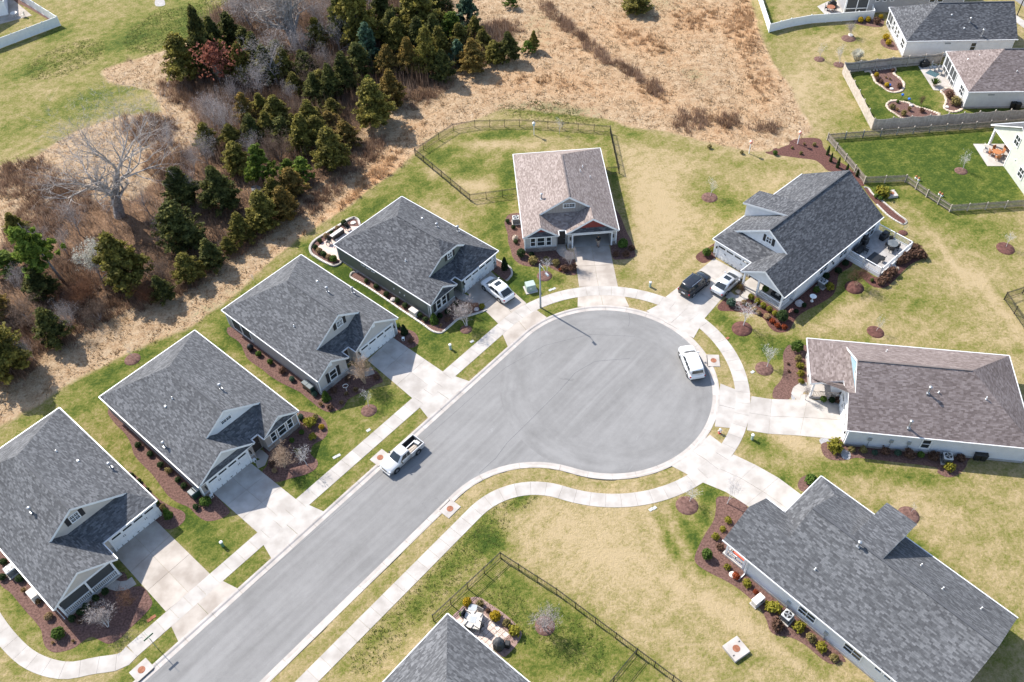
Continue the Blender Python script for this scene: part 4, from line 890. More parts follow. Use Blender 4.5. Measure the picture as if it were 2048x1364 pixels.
# --- H
Hh = house('H', 'grey roofed house with a raised shed roof and pale side wall at the lower right', (29.23, 46.52), math.radians(-139.9), 12.25, 19.75, 2.3, dict(k='front', u=(0, 5.8), v=0), dict(k='gable', u=(5.8, 12.25), v=-2.15, porch=2.4, **{'in': 5.85}), 0.0, 'shingle_grey', 'siding_lightgrey', s2=0.43, back='gable', extra_roofs=[shed(-0.3, 6.08, 6.25, 9.3, 5.1)])
for v in (6.5, 9.0):
    mb = MB(); vs = [(0.0, v, 2.85), (0.0, v, 5.02), (5.9, v, 6.6)]; mb.add(vs+[(x, y+0.1, z) for x, y, z in vs], [(0, 1, 2), (5, 4, 3), (0, 3, 4, 1), (1, 4, 5, 2), (2, 5, 3, 0)]); mb.build('shed_wall', 'siding_lightgrey', Hh)
mb = MB(); mb.box((0.06, 7.8, 3.2), (0.12, 2.6, 3.5)); mb.build('shed_wall', 'siding_lightgrey', Hh)
garage_door(Hh, wallT('F', 0.38, 3.1))
for a, z, w, h, c, r in ((7.18, 1.62, 1.8, 1.25, 2, 2), (11.82, 1.62, 1.8, 1.25, 2, 2), (14.17, 2.05, 0.75, 0.5, 1, 1), (15.04, 2.05, 0.75, 0.5, 1, 1)): window(Hh, wallT('R', 12.25-WT, a), z, w, h, c, r)
vents(Hh, 'H', 12.25, 19.75, [(1716, 1093, 0.8), (1630, 1139, 0.3), (1842, 1131, 0.35), (1885, 1178, 0.35), (1962, 1218, 0.35)], hip=False)
# --- G
Gh = house('G', 'brown roofed house with a pale blue dormer and white front porch on the right', (32.38, 64.29), math.radians(-100.9), 12.15, 21.1, 3.85, dict(k='front', u=(0, 5.75), v=0.1, open=6.38, porch=2.3, **{'in': 5.3}), dict(k='gable', u=(5.7, 12.15), v=3.2, gm='siding_white'), 0.1, 'shingle_taupe', 'siding_lightgrey', 'ridge_brown', s2=0.3, dormer_mat='siding_blue')
window(Gh, wallT('F', 4.15, 6.6), 5.35, 1.25, 1.35, 2, 2, grid=(4, 4))
garage_door(Gh, wallT('F', 3.58, 8.95))
mb = MB(); mb.box((8.93, 3.53, 2.55), (5.66, 0.04, 0.62)); mb.build('fascia_board', 'siding_white', Gh)
for q in ((6.35, 3.56), (11.5, 3.56)): lamp(Gh, wallT('F', 3.56, q[0]), 1.7)
mb = MB(); mb.box((3.2, 1.6, 0.12), (5.9, 2.3, 0.24)); mb.build('porch_floor', 'concrete', Gh)
for q in ((0.5, 0.55), (3.2, 0.55), (6.0, 0.55)): mb = MB(); mb.box((q[0], q[1], 1.45), (0.2, 0.2, 2.75)); mb.build('porch_post', 'white_trim', Gh)
mb = MB(); mb.box((3.25, 0.55, 2.62), (5.7, 0.18, 0.26)); mb.box((6.0, 1.7, 2.62), (0.18, 2.2, 0.25)); mb.build('porch_beam', 'white_trim', Gh)
railing(Gh, (6.0, 0.65, 0), (6.0, 3.3, 0), 0.24, 0.9, 'wood_pale', post0=False); railing(Gh, (0.6, 0.55, 0), (3.1, 0.55, 0), 0.24, 0.9, 'white_trim', post0=False, post1=False)
window(Gh, wallT('R', 12.15-WT, 11.2), 1.6, 0.95, 1.5, 1, 2)
for a in (5.8, 7.9, 9.6): mb = MB(); mb.T = wallT('R', 12.15-WT, a); mb.box((0, -0.06, 1.5), (0.35, 0.12, 0.45)); mb.tube((0, -0.05, 0.1), (0, -0.05, 1.3), 0.03); mb.build('meter_box', 'metal_grey', Gh)
vents(Gh, 'G', 12.15, 21.1, [(1855.8, 786.2, 1.0), (1817, 855.5, 1.15), (1877, 785, 0.22), (1972, 798, 0.35), (1773, 703, 0.3)])
# stone veneer along the foot of the front walls
def stone(root, x0, x1, y, h=0.85, mt='stone_grey'):
    mb = MB(); mb.box(((x0+x1)/2, y-0.035, h/2), (x1-x0, 0.07, h)); mb.box(((x0+x1)/2, y-0.05, h+0.03), (x1-x0+0.04, 0.12, 0.06), 1); mb.build('stone_veneer', [mt, 'cinder'], root)
stone(A, 6.95, 7.15, 2.88); stone(A, 12.37, 12.24, 2.88) if False else None
stone(B, 8.05, 12.25, -0.02, 0.8, 'stone_brown'); stone(B, 0.2, 0.8, 0.38, 0.8, 'stone_brown'); stone(B, 6.1, 6.54, 0.38, 0.8, 'stone_brown')
stone(C, 0.2, 4.25, 0.38, 0.75); stone(C, 5.9, 6.2, 0.38, 0.75); stone(C, 11.5, 11.9, 0.38, 0.75)
stone(Dh, 0.2, 4.23, 0.38, 0.75); stone(Dh, 5.65, 5.95, 0.38, 0.75); stone(Dh, 11.24, 11.7, 0.38, 0.75)
stone(E_, 0.2, 4.18, 0.38, 0.75, 'stone_brown'); stone(E_, 5.76, 6.1, 0.58, 0.75, 'stone_brown'); stone(E_, 11.3, 11.75, 0.58, 0.75, 'stone_brown')
stone(Fh, 0.2, 0.6, 0.38, 0.5, 'brick_tan')
# front doors in the entry recesses
for r, x, y in ((A, 5.0, 2.13), (B, 7.37, 1.0), (C, 5.0, 1.58), (Dh, 4.86, 1.48), (E_, 4.9, 1.33)):
    mb = MB(); mb.box((x, y-0.03, 1.15), (0.95, 0.06, 2.1)); d_ = mb.build('front_door', 'door_dark', r); mb = MB(); mb.lathe((x+0.35, y-0.09, 1.05), [(0.03, 0), (0.04, 0.05), (0.02, 0.08)], 6); mb.build('handle', 'galvanised', d_)
# downpipes at the front corners
for r, W_, yl, yr in ((A, 12.6, 0.3, 2.8), (B, 12.45, 0.3, 0.0), (C, 12.1, 0.3, 0.3), (Dh, 11.9, 0.3, 0.3), (E_, 11.95, 0.3, 0.5)):
    for x, y in ((0.14, yl+0.35), (W_-0.14, yr+0.35)): mb = MB(); mb.box((x, y, 1.35), (0.08, 0.07, 2.55)); mb.box((x, y-0.12, 0.1), (0.08, 0.3, 0.06)); mb.build('downpipe', 'white_gutter', r)
# --- F porch and deck
mb = MB(); mb.box((9.0, -0.55, 0.15), (5.9, 2.3, 0.30)); mb.build('porch_floor', 'concrete', Fh)
for x, y in ((6.25, -1.6), (8.3, -1.6), (11.65, -1.6)): mb = MB(); mb.box((x, y, 1.45), (0.22, 0.22, 2.7)); mb.build('porch_post', 'white_trim', Fh)
mb = MB(); mb.box((8.95, -1.6, 2.64), (5.6, 0.18, 0.26)); mb.build('porch_beam', 'white_trim', Fh)
railing(Fh, (8.4, -1.6, 0), (11.55, -1.6, 0), 0.3, 0.9, post0=False, post1=False); railing(Fh, (11.65, -1.5, 0), (11.65, 0.3, 0), 0.3, 0.9, post0=False, post1=False)
window(Fh, wallT('F', 0.71, 10.0), 1.65, 1.5, 1.5, 2, 2); mb = MB(); mb.box((7.4, 0.68, 1.3), (0.95, 0.06, 2.05)); mb.build('front_door', 'door_dark', Fh)
for a, w in ((6.24, 1.7), (10.3, 1.7)): window(Fh, wallT('R', 12.1-WT, a), 1.75, w, 1.4, 2, 2)
window(Fh, wallT('R', 12.1-WT, 16.2), 1.55, 1.9, 2.0, 2, 2)
lamp(Fh, wallT('R', 12.1-WT, 8.0), 1.7)
DK = [FR['F'].loc(G(*p)) for p in ((1688, 513), (1756, 556), (1817, 501.5), (1752, 466))]
dz = 0.55; mb = MB(); x0, x1 = 12.1-WT+0.01, DK[1].x; y0, y1 = (DK[0].y+DK[1].y)/2, (DK[2].y+DK[3].y)/2
mb.box(((x0+x1)/2, (y0+y1)/2, dz-0.03), (x1-x0, y1-y0, 0.06)); deck = mb.build('deck', 'foundation', Fh)
mb = MB(); mb.box(((x0+x1)/2, y0-0.03, dz/2), (x1-x0, 0.05, dz)); mb.box((x1+0.03, (y0+y1)/2, dz/2), (0.05, y1-y0, dz)); mb.box(((x0+x1)/2, y1+0.03, dz/2), (x1-x0, 0.05, dz)); mb.build('deck_skirt', 'white_trim', deck)
ym = (y0+y1)/2; xm = (x0+x1)/2
for a, c in (((x0+.05, y0, 0), (xm, y0, 0)), ((xm, y0, 0), (x1, y0, 0)), ((x1, y0, 0), (x1, ym, 0)), ((x1, ym, 0), (x1, y1, 0)), ((x1, y1, 0), (xm, y1, 0)), ((xm, y1, 0), (x0+.05, y1, 0))): railing(Fh, a, c, dz, 1.0)
# --- H porch
mb = MB(); mb.box((9.0, -0.75, 0.12), (5.9, 2.5, 0.24)); mb.build('porch_floor', 'concrete', Hh)
for x, y in ((6.2, -1.7), (11.8, -1.7), (11.8, 0.3)): mb = MB(); mb.box((x, y, 1.42), (0.2, 0.2, 2.65)); mb.build('porch_post', 'white_trim', Hh)
railing(Hh, (11.8, -1.6, 0), (11.8, 0.25, 0), 0.24, 0.9, post0=False, post1=False); railing(Hh, (6.3, -1.7, 0), (11.7, -1.7, 0), 0.24, 0.9, post0=False, post1=False)
for a in (5.4, 9.3): mb = MB(); mb.T = wallT('R', 12.25-WT, a); mb.box((0, -0.07, 1.2), (0.36, 0.14, 0.5)); mb.tube((0, -0.05, 0.0), (0, -0.05, 1.0), 0.035); mb.build('meter_box', 'metal_grey', Hh)
mb = MB(); mb.T = wallT('R', 12.25-WT, 0.75); mb.box((0, -0.08, 1.35), (0.09, 0.08, 2.6)); mb.box((0, -0.5, 0.10), (0.1, 0.9, 0.08)); mb.build('downpipe', 'white_gutter', Hh)
# --- simple neighbours
def hiphouse(key, label, O, az, W, D, sh, wall, back='hip', ze=2.9, group=None, rc='ridge_grey'):
    return house(key, label, O, az, W, D, 0.0, dict(k='gable', u=(0, W/2), v=0), dict(k='gable', u=(W/2, W), v=0), None, sh, wall, rc, nodormer=True, back=back, ze=ze, group=group)
def frame_from_back(BL, azu, W, D):
    u = Vector((math.cos(azu), math.sin(azu), 0)); v = Vector((-math.sin(azu), math.cos(azu), 0)); p = Vector(BL)-v*D; return (p.x, p.y)
azJ = math.radians(86.2)
Jh = hiphouse('J', 'white sided house with a dark hip roof and screened corner at the top right', frame_from_back((63.3, 123.75, 0), azJ, 10.5, 16.8), azJ, 10.5, 16.8, 'shingle_charcoal', 'siding_white')
for a, c, w, h in ((3.1, 1, 0.9, 1.5), (2.1, 1, 0.8, 1.3), (8.6, 1, 0.0, 0)): 
    pass
for u_, w, h, cc in ((1.6, 1.5, 1.5, 2), (4.4, 0.8, 1.5, 1), (5.6, 0.8, 1.5, 1), (7.0, 0.9, 1.7, 1)): window(Jh, wallT('B', 16.8-WT, u_), 1.6, w, h, cc, 2)
mb = MB(); mb.T = wallT('B', 16.8-WT, 9.0); mb.box((0, -0.03, 1.5), (2.2, 0.06, 2.2)); sc = mb.build('porch_screen', 'screen', Jh)
mb = MB(); mb.T = wallT('B', 16.8-WT, 9.0)
for x in (-1.1, 0, 1.1): mb.box((x, -0.06, 1.45), (0.1, 0.1, 2.4))
mb.box((0, -0.065, 1.0), (2.2, 0.09, 0.1)); mb.build('screen_frame', 'white_trim', sc)
window(Jh, wallT('L', WT, 6.3), 1.7, 0.9, 1.4, 1, 2)
mb = MB(); mb.T = wallT('L', WT, 10.3); mb.box((0, -0.03, 2.3), (0.9, 0.05, 0.22)); mb.build('crawl_vent', 'metal_grey', Jh)
vents(Jh, 'J', 10.5, 16.8, [(1939, 45, 0.8), (1963, 72, 1.1), (1903, 30, 0.2), (1928, 57, 0.2)])
azK = math.radians(86.0)
Kh = hiphouse('K', 'pale house with a taupe hip roof inside the scalloped timber fence', frame_from_back((67.4, 109.35, 0), azK, 10.95, 18), azK, 10.95, 18, 'shingle_taupe', 'siding_pale')
window(Kh, wallT('B', 18-WT, 2.4), 1.6, 1.5, 1.5, 2, 2)
for u_ in (6.6, 9.2):
    mb = MB(); mb.T = wallT('B', 18-WT, u_); mb.box((0, -0.03, 1.45), (2.3, 0.06, 2.3)); sc = mb.build('porch_screen', 'screen', Kh)
    mb = MB(); mb.T = wallT('B', 18-WT, u_)
    for x in (-1.2, 0, 1.2): mb.box((x, -0.06, 1.4), (0.1, 0.1, 2.6))
    mb.box((0, -0.065, 0.95), (2.4, 0.09, 0.1)); mb.box((0, -0.065, 2.62), (2.4, 0.09, 0.1)); mb.build('screen_frame', 'white_trim', sc)
mb = MB(); mb.T = wallT('L', WT, 14.5); mb.box((0, -0.03, 2.25), (0.9, 0.05, 0.2)); mb.build('crawl_vent', 'metal_grey', Kh)
vents(Kh, 'K', 10.95, 18, [(1936, 119, 0.15), (1958, 112, 0.25), (2033, 144, 0.3)])
# M: grey house along the top edge, screened porch at its left end
p0 = G(1687, 26); azM = math.radians(88.0)
Mh = hiphouse('M', 'grey sided house with screened porch behind the white vinyl fence', frame_from_back((p0.x-0.3, p0.y-0.38, 0), azM, 11, 20), azM, 11, 20, 'shingle_charcoal', 'siding_grey')
mb = MB(); mb.T = wallT('L', WT, 20-WT-1.9); mb.box((0, -0.03, 1.5), (3.4, 0.06, 2.3)); sc = mb.build('porch_screen', 'screen', Mh)
mb = MB(); mb.T = wallT('L', WT, 20-WT-1.9)
for x in (-1.8, 0, 1.8): mb.box((x, -0.06, 1.4), (0.13, 0.1, 2.7))
mb.box((0, -0.065, 0.9), (3.5, 0.09, 0.12)); mb.build('screen_frame', 'white_trim', sc)
for a in (14.7, 13.5, 12.3): window(Mh, wallT('L', WT, a), 2.2, 0.65, 0.55, 1, 1)
for a in (5.6, 4.3): window(Mh, wallT('L', WT, a), 2.0, 1.0, 1.1, 1, 1)
# N: white house corner at the top left
p0 = G(11, 55)
Nh = hiphouse('N', 'white house corner by the patio in the top left corner', (p0.x-12, p0.y-0.38), 0.35, 12.3, 9, 'shingle_grey', 'siding_white')
# I: roof at the bottom edge
I_ = house('I', 'grey hip roofed house at the bottom edge beside the small paved patio', (-6.92-18*DU.x-12*DV.x, 34.47-18*DU.y-12*DV.y), A0, 18, 12, 3, dict(k='gable', u=(0, 9), v=0), dict(k='gable', u=(9, 18), v=0), None, 'shingle_grey', 'siding_greige', nodormer=True, back='hip') if False else None
azI = A0-math.pi/2          # its back corner points at the bulb
fI = Frame((-6.92, 34.47), azI)
OI = fI.w(0, -17.0); Ih = hiphouse('I', 'grey hip roofed house at the bottom edge beside the small paved patio', (OI.x, OI.y), azI, 12.0, 17.0, 'shingle_grey', 'siding_greige', ze=2.8)
# L: sage house on the right edge, its gable facing the lawn, one corner open as a covered patio
azL = math.radians(-88.16); oL = Vector((68.01, 95.79, 0))
Lh = thing('house', 'pale sage green gabled house with a covered corner patio at the right edge', 'house', oL, azL)    # x along the wall towards the camera, +y into the house
mb = MB(); mb.prism([(0, 0), (6.3, 0), (6.3, 12), (0, 12)], 0, 2.5); mb.prism([(-5.1, 3.6), (-0.002, 3.6), (-0.002, 12), (-5.1, 12)], 0, 2.5)
gp = [(-5.1, 2.502), (6.3, 2.502), (6.3, 2.95), (0.6, 6.45), (-5.1, 2.95)]; vs = [(x, 0, z) for x, z in gp]+[(x, 12, z) for x, z in gp]
mb.add(vs, [(0, 1, 2, 3, 4), (9, 8, 7, 6, 5)]+[((k+1) % 5, k, 5+k, 5+(k+1) % 5) for k in range(5)]); mb.build('wall', 'siding_sage', Lh)
mb = MB(); mb.box((0.0, -0.02, 1.25), (0.14, 0.05, 2.5)); mb.box((6.25, -0.02, 1.4), (0.14, 0.05, 2.8)); mb.box((-2.55, -0.03, 2.6), (5.1, 0.05, 0.16)); pieces(mb, 'corner_board', 'white_trim', Lh)
mb = MB(); mb.box((-4.95, 0.15, 1.25), (0.26, 0.26, 2.5)); mb.build('porch_post', 'white_trim', Lh)
UV = []; mb = MB()
for q in ([(-5.6, -0.3, 2.82), (0.6, -0.3, 6.75), (0.6, 12.3, 6.75), (-5.6, 12.3, 2.82)], [(0.6, -0.3, 6.75), (6.8, -0.3, 2.82), (6.8, 12.3, 2.82), (0.6, 12.3, 6.75)]):
    if (Vector(q[1])-Vector(q[0])).cross(Vector(q[2])-Vector(q[1])).z < 0: q.reverse()
    mb.slab(q, (0, 0, -0.15), 0, 1); UV += list(roof_uv([q])[0])+[(0, 0)]*(4+16)
rf = mb.build('roof', ['shingle_grey', 'white_trim'], Lh, uv=UV)
for x in (-5.66, 6.86): mb = MB(); mb.box((x, 6.0, 2.76), (0.14, 12.6, 0.15)); mb.build('gutter', 'white_gutter', Lh)
window(Lh, wallT('F', 0, 0.43), 4.45, 1.25, 1.5, 2, 2); window(Lh, wallT('F', 0, 3.81), 1.75, 1.25, 1.5, 2, 2)
mb = MB(); mb.box((1.6, -0.05, 2.3), (0.2, 0.1, 0.15)); mb.build('wall_lamp', 'pvc_white', Lh)
# ------------------------------------------------------------------ photo crops used for measuring: (x offset, y offset, scale)
def Zc(ox, oy, s): return lambda pts: [(ox+x/s, oy+y/s) for x, y in pts]
r1 = Zc(0, 0, 2.9257); r2 = Zc(680, 0, 2.9257); r3 = Zc(1348, 0, 2.9257); r4 = Zc(0, 440, 2.9257); r5 = Zc(600, 380, 2.9257); r6 = Zc(1348, 440, 2.9257); r7 = Zc(0, 898, 2.9257); r8 = Zc(680, 898, 2.9257); r9 = Zc(1348, 898, 2.9257)
zE = Zc(960, 280, 4.2618); zF = Zc(1320, 330, 3.898); zG = Zc(1480, 660, 3.6056); zD = Zc(600, 380, 4.4); zC = Zc(420, 500, 4.0114); zB = Zc(190, 650, 3.6875); zK = Zc(1640, 0, 5.0196); zP = Zc(610, 430, 10.49); zI = Zc(880, 1180, 10.494); zDk = Zc(1660, 440, 7.58); zL = Zc(1880, 230, 8.024); c2 = Zc(1280, 560, 6.82); c3 = Zc(1280, 740, 5.0525); zH2 = Zc(1430, 1080, 5.2444); zFp = Zc(1460, 520, 8.522)
def sheet(name, px, z, mt, n=5, z0=-0.05, closed=True, smooth=True, kind='structure', parent=None):
    W = [G(*p) for p in px]; pts = spline(W, n) if smooth else W
    ar = sum(pts[i].x*pts[(i+1) % len(pts)].y-pts[(i+1) % len(pts)].x*pts[i].y for i in range(len(pts)))
    if ar < 0: pts = pts[::-1]
    mb = MB(); mb.prism([(p.x, p.y) for p in pts], z0, z); o = mb.build(name, mt, parent, kind=kind)
    tri(o, False); return o, pts
def bed(px, mt='mulch', z=0.016, smooth=True): return sheet('mulch_bed', px, z, mt, 5, smooth=smooth)[1]
# --- planting beds
bed(r7([(-20, 560), (-10, 700), (0, 790), (60, 840), (110, 900), (160, 960), (205, 1010), (240, 1060), (250, 1110), (268, 1160), (315, 1190), (380, 1182), (440, 1160), (490, 1122), (540, 1100), (600, 1128), (640, 1140), (700, 1110), (760, 1050), (830, 985), (888, 915), (880, 868), (835, 805), (760, 800), (700, 720), (400, 900), (200, 760)]))
bed(r7([(755, 140), (790, 150), (850, 210), (920, 285), (1000, 335), (1070, 365), (1085, 400), (1060, 440), (1000, 470), (950, 460), (905, 425), (870, 400), (800, 300)]))
bed(zB([(95, 650), (150, 730), (220, 800), (265, 880), (290, 960), (350, 1030), (420, 1100), (480, 1180), (540, 1260), (610, 1310), (690, 1345)])+r7([(1160, 395), (1215, 422), (1290, 408), (1345, 370), (1315, 325), (1252, 262)])+zB([(800, 1200), (700, 1080), (300, 740), (130, 620)]))
bed(zB([(1495, 640), (1560, 640), (1640, 660), (1700, 710), (1717, 785), (1685, 840), (1610, 885), (1590, 950), (1640, 1000), (1632, 1055), (1560, 1100), (1450, 1130), (1345, 1158), (1290, 1138), (1235, 1085), (1265, 1040), (1275, 980), (1240, 900), (1300, 860), (1480, 740)]))
bed(zC([(165, 620), (135, 650), (160, 690), (210, 720), (250, 760), (270, 810), (300, 870), (360, 920), (420, 960), (480, 1010), (560, 1060), (640, 1100), (720, 1140), (780, 1190), (830, 1230), (880, 1270), (950, 1300), (1010, 1290), (1070, 1260), (1110, 1200), (1180, 1160), (1260, 1120), (1330, 1080), (1385, 1058), (1370, 1015), (1310, 960), (1150, 960), (1050, 960), (880, 1050), (330, 690)]))
bed(zC([(1480, 590), (1560, 628), (1640, 660), (1672, 710), (1665, 758), (1610, 788), (1540, 765), (1480, 712), (1470, 660)]))
pD1 = bed(zD([(445, 750), (455, 775), (560, 835), (700, 925), (900, 1062), (1080, 1182), (1160, 1240), (1230, 1258), (1270, 1240), (1330, 1190), (1390, 1140), (1480, 1110), (1580, 1080), (1632, 1058), (1615, 1030), (1560, 970), (1420, 930), (1340, 930), (1150, 1050), (530, 720), (470, 722)]))
pD2 = bed(zD([(1690, 590), (1770, 635), (1850, 690), (1865, 740), (1840, 780), (1812, 800), (1750, 755), (1690, 705), (1660, 640)]))
pP = bed(zP([(1155, 200), (1120, 120), (1060, 75), (1000, 70), (900, 110), (760, 200), (560, 320), (380, 430), (250, 510), (160, 590), (115, 670), (110, 750), (150, 830), (250, 900), (400, 990), (560, 1060), (640, 1065), (720, 1030), (770, 980), (900, 700)]))
bed(zE([(370, 640), (290, 625), (240, 640), (215, 680), (210, 720), (235, 800), (240, 870), (260, 930), (280, 1000), (330, 1050), (400, 1075), (480, 1080), (560, 1070), (620, 1100), (690, 1130), (760, 1148), (822, 1140), (805, 1010), (760, 940), (600, 930), (420, 930), (390, 830)]))
bed(zE([(1130, 600), (1180, 620), (1210, 680), (1250, 780), (1290, 860), (1320, 950), (1322, 990), (1280, 1010), (1200, 1018), (1134, 1010), (1112, 910), (1120, 800)]))
bed(zF([(450, 600), (380, 640), (310, 680), (280, 710), (290, 740), (340, 765), (400, 740), (440, 715), (470, 650)]), 'mulch_red')
bed(zF([(560, 1022), (500, 1050), (450, 1100), (470, 1135), (560, 1140), (640, 1150), (760, 1170), (820, 1210), (850, 1260), (900, 1300), (960, 1305), (1010, 1285), (1040, 1230), (1075, 1180), (1150, 1130), (1250, 1080), (1350, 1010), (1380, 930), (1400, 850), (1500, 780), (1470, 715), (1380, 740), (940, 1080), (700, 1000), (640, 1000)]), 'mulch_red')
bed(zDk([(440, 800), (560, 790), (715, 870), (900, 740), (1100, 540), (1200, 440), (1340, 440), (1430, 560), (1200, 690), (990, 900), (850, 1020), (720, 1025), (620, 990), (490, 880)]), 'mulch_red')
pS = bed(zF([(1590, 175), (1625, 185), (1660, 230), (1700, 262), (1740, 290), (1800, 340), (1860, 390), (1912, 428), (1920, 448), (1900, 462), (1870, 455), (1780, 398), (1690, 310), (1620, 230)]), 'mulch_red')
bed(r3([(535, 890), (580, 872), (640, 850), (720, 812), (850, 812), (880, 870), (960, 940), (1030, 985), (1110, 1070), (1090, 1085), (1000, 1010), (905, 1000), (862, 962), (820, 936), (740, 926), (640, 912), (570, 905)]), 'mulch_red')
bed(zG([(370, 105), (330, 130), (310, 180), (315, 250), (308, 330), (280, 380), (245, 420), (234, 470), (250, 495), (350, 499), (378, 450), (400, 410), (480, 390), (500, 250), (490, 120)]))
bed(zG([(590, 820), (597, 890), (640, 930), (700, 940), (770, 937), (830, 922), (880, 925), (1100, 950), (1400, 988), (1425, 1030), (1490, 1060), (1555, 1052), (1620, 1000), (1640, 950), (1640, 890), (1200, 840), (880, 800), (760, 780), (680, 800)]))
bed(r9([(250, 285), (310, 278), (380, 298), (418, 322), (440, 400), (330, 520), (420, 600), (700, 850), (985, 1205), (972, 1245), (930, 1260), (870, 1232), (760, 1142), (680, 1102), (600, 1090), (560, 1060), (540, 1000), (500, 930), (440, 870), (380, 820), (300, 770), (200, 720), (140, 680), (120, 640), (140, 580), (180, 500), (230, 420), (245, 350)]))
bed(r9([(800, 152), (745, 168), (724, 208), (740, 242), (775, 245), (860, 200)]))
bed(zI([(620, 180), (760, 145), (870, 170), (1000, 260), (1300, 460), (1560, 680), (1700, 860), (1710, 960), (1640, 1100), (1480, 1300), (1300, 1400), (1000, 1150), (330, 640), (270, 540), (440, 380)]), 'mulch_pink')
bed(r3([(1050, 122), (1100, 108), (1215, 105), (1225, 150), (1180, 158), (1075, 142)])); bed(r3([(1208, 240), (1245, 218), (1290, 250), (1315, 290), (1280, 292), (1225, 272)]))
K1 = bed(zK([(460, 720), (500, 720), (530, 770), (560, 830), (620, 870), (680, 915), (750, 930), (820, 910), (842, 860), (830, 820), (790, 780), (742, 740), (755, 690), (720, 685), (600, 700)]))
K2 = bed(zK([(668, 1050), (720, 1015), (800, 1018), (900, 1040), (980, 1075), (1100, 1110), (1200, 1155), (1100, 1185), (960, 1188), (830, 1188), (750, 1140), (690, 1100)]))
K3 = bed(zK([(1215, 920), (1250, 960), (1265, 1020), (1245, 1080), (1280, 1110), (1340, 1125), (1400, 1110), (1432, 1075), (1390, 980), (1340, 900), (1260, 890)]))
bed([(20, -12), (40, -2), (106, 38), (98, 40), (60, 18), (28, 2)])
# --- rough paved areas
sheet('patio', zP([(1120, 240), (960, 238), (800, 318), (560, 460), (450, 520), (270, 668), (285, 702), (450, 800), (720, 950), (790, 985), (1010, 850), (1150, 500)]), 0.03, 'patio_pink', smooth=False)
sheet('patio', zP([(795, 985), (1000, 1112), (1115, 1220), (1180, 1000), (900, 840)]), 0.034, 'concrete', smooth=False)
sheet('patio', zK([(985, 665), (1140, 905), (1240, 912), (1340, 860), (1230, 655)]), 0.03, 'concrete', smooth=False)
sheet('patio', [(-30, -14), (24, -2), (64, 31), (5, 47), (-20, 52)], 0.03, 'concrete_old', smooth=False)
sheet('patio', r3([(838, 38), (880, 82), (1010, 74), (970, 5), (900, 8)]), 0.03, 'concrete', smooth=False)
sheet('patio', zL([(530, 465), (760, 820), (1030, 820), (1200, 640), (1100, 465)]), 0.03, 'concrete', smooth=False)
# pavers of the small patio at the bottom: built stone by stone
pav = tag(bpy.data.objects.new('patio', None), kind='structure'); COL.objects.link(pav)
q0, q1, q2, q3 = [G(*p) for p in zI([(700, 330), (1460, 930), (1040, 1330), (330, 640)])]
for i in range(9):
    for j in range(5):
        s0, s1 = i/9, (i+1)/9; t0, t1 = j/5, (j+1)/5
        if (i+j) % 3 == 0: s1 += 0.0
        def qq(s, t_): return q0.lerp(q1, s).lerp(q3.lerp(q2, s), t_)
        g = 0.006; mb = MB(); poly = [qq(s0+g, t0+g), qq(s0+g, t1-g), qq(s1-g, t1-g), qq(s1-g, t0+g)]
        a = sum(poly[k].x*poly[(k+1) % 4].y-poly[(k+1) % 4].x*poly[k].y for k in range(4))
        poly = poly if a > 0 else poly[::-1]; mb.prism([(p.x, p.y) for p in poly], -0.03, 0.026+0.006*random.random()); mb.build('paver', 'paver', pav)
# --- walks to the front doors
def walk(px, w, mt='concrete_old'):
    cl = spline([G(*p) for p in px], 8, False); ac = [0.0]
    for i in range(1, len(cl)): ac.append(ac[-1]+(cl[i]-cl[i-1]).length)
    wk = tag(bpy.data.objects.new('walkway', None), kind='structure'); COL.objects.link(wk)
    band_slabs(cl, ac, w, ac[-1]/max(1, round(ac[-1]/1.3)), 'slab', mt, wk, 0.028, 0.02)
walk(r7([(785, 770), (735, 800), (670, 800), (625, 770)]), 1.0); walk(r7([(1490, 20), (1540, 40), (1540, 75), (1500, 95)]), 1.0)
walk(zC([(1310, 965), (1250, 985), (1180, 980), (1115, 945)]), 1.1); walk(zD([(1570, 965), (1480, 960), (1410, 930), (1385, 885)]), 1.1)
walk(zE([(800, 985), (740, 985), (690, 930), (690, 840)]), 1.3); walk(zF([(480, 955), (560, 1030), (640, 1035), (690, 985)]), 1.1, 'concrete'); walk(zG([(520, 500), (430, 490), (410, 455), (440, 415), (490, 410)]), 1.2, 'concrete')
sheet('gravel_patch', zG([(480, 395), (420, 400), (380, 440), (370, 495), (395, 500), (410, 450), (440, 425), (480, 420)]), 0.014, 'gravel'); sheet('gravel_patch', zG([(582, 782), (700, 782), (700, 810), (640, 830), (585, 822)]), 0.013, 'gravel'); sheet('gravel_patch', zG([(725, 860), (790, 880), (790, 930), (740, 925)]), 0.021, 'gravel')
sheet('puddle', r1([(1450, 1110), (1490, 1085), (1530, 1100), (1500, 1140), (1460, 1140)]), 0.02, 'wet_mud'); sheet('gravel_patch', [(311, 0), (325, -4), (330, 10), (312, 12)], 0.02, 'foundation')
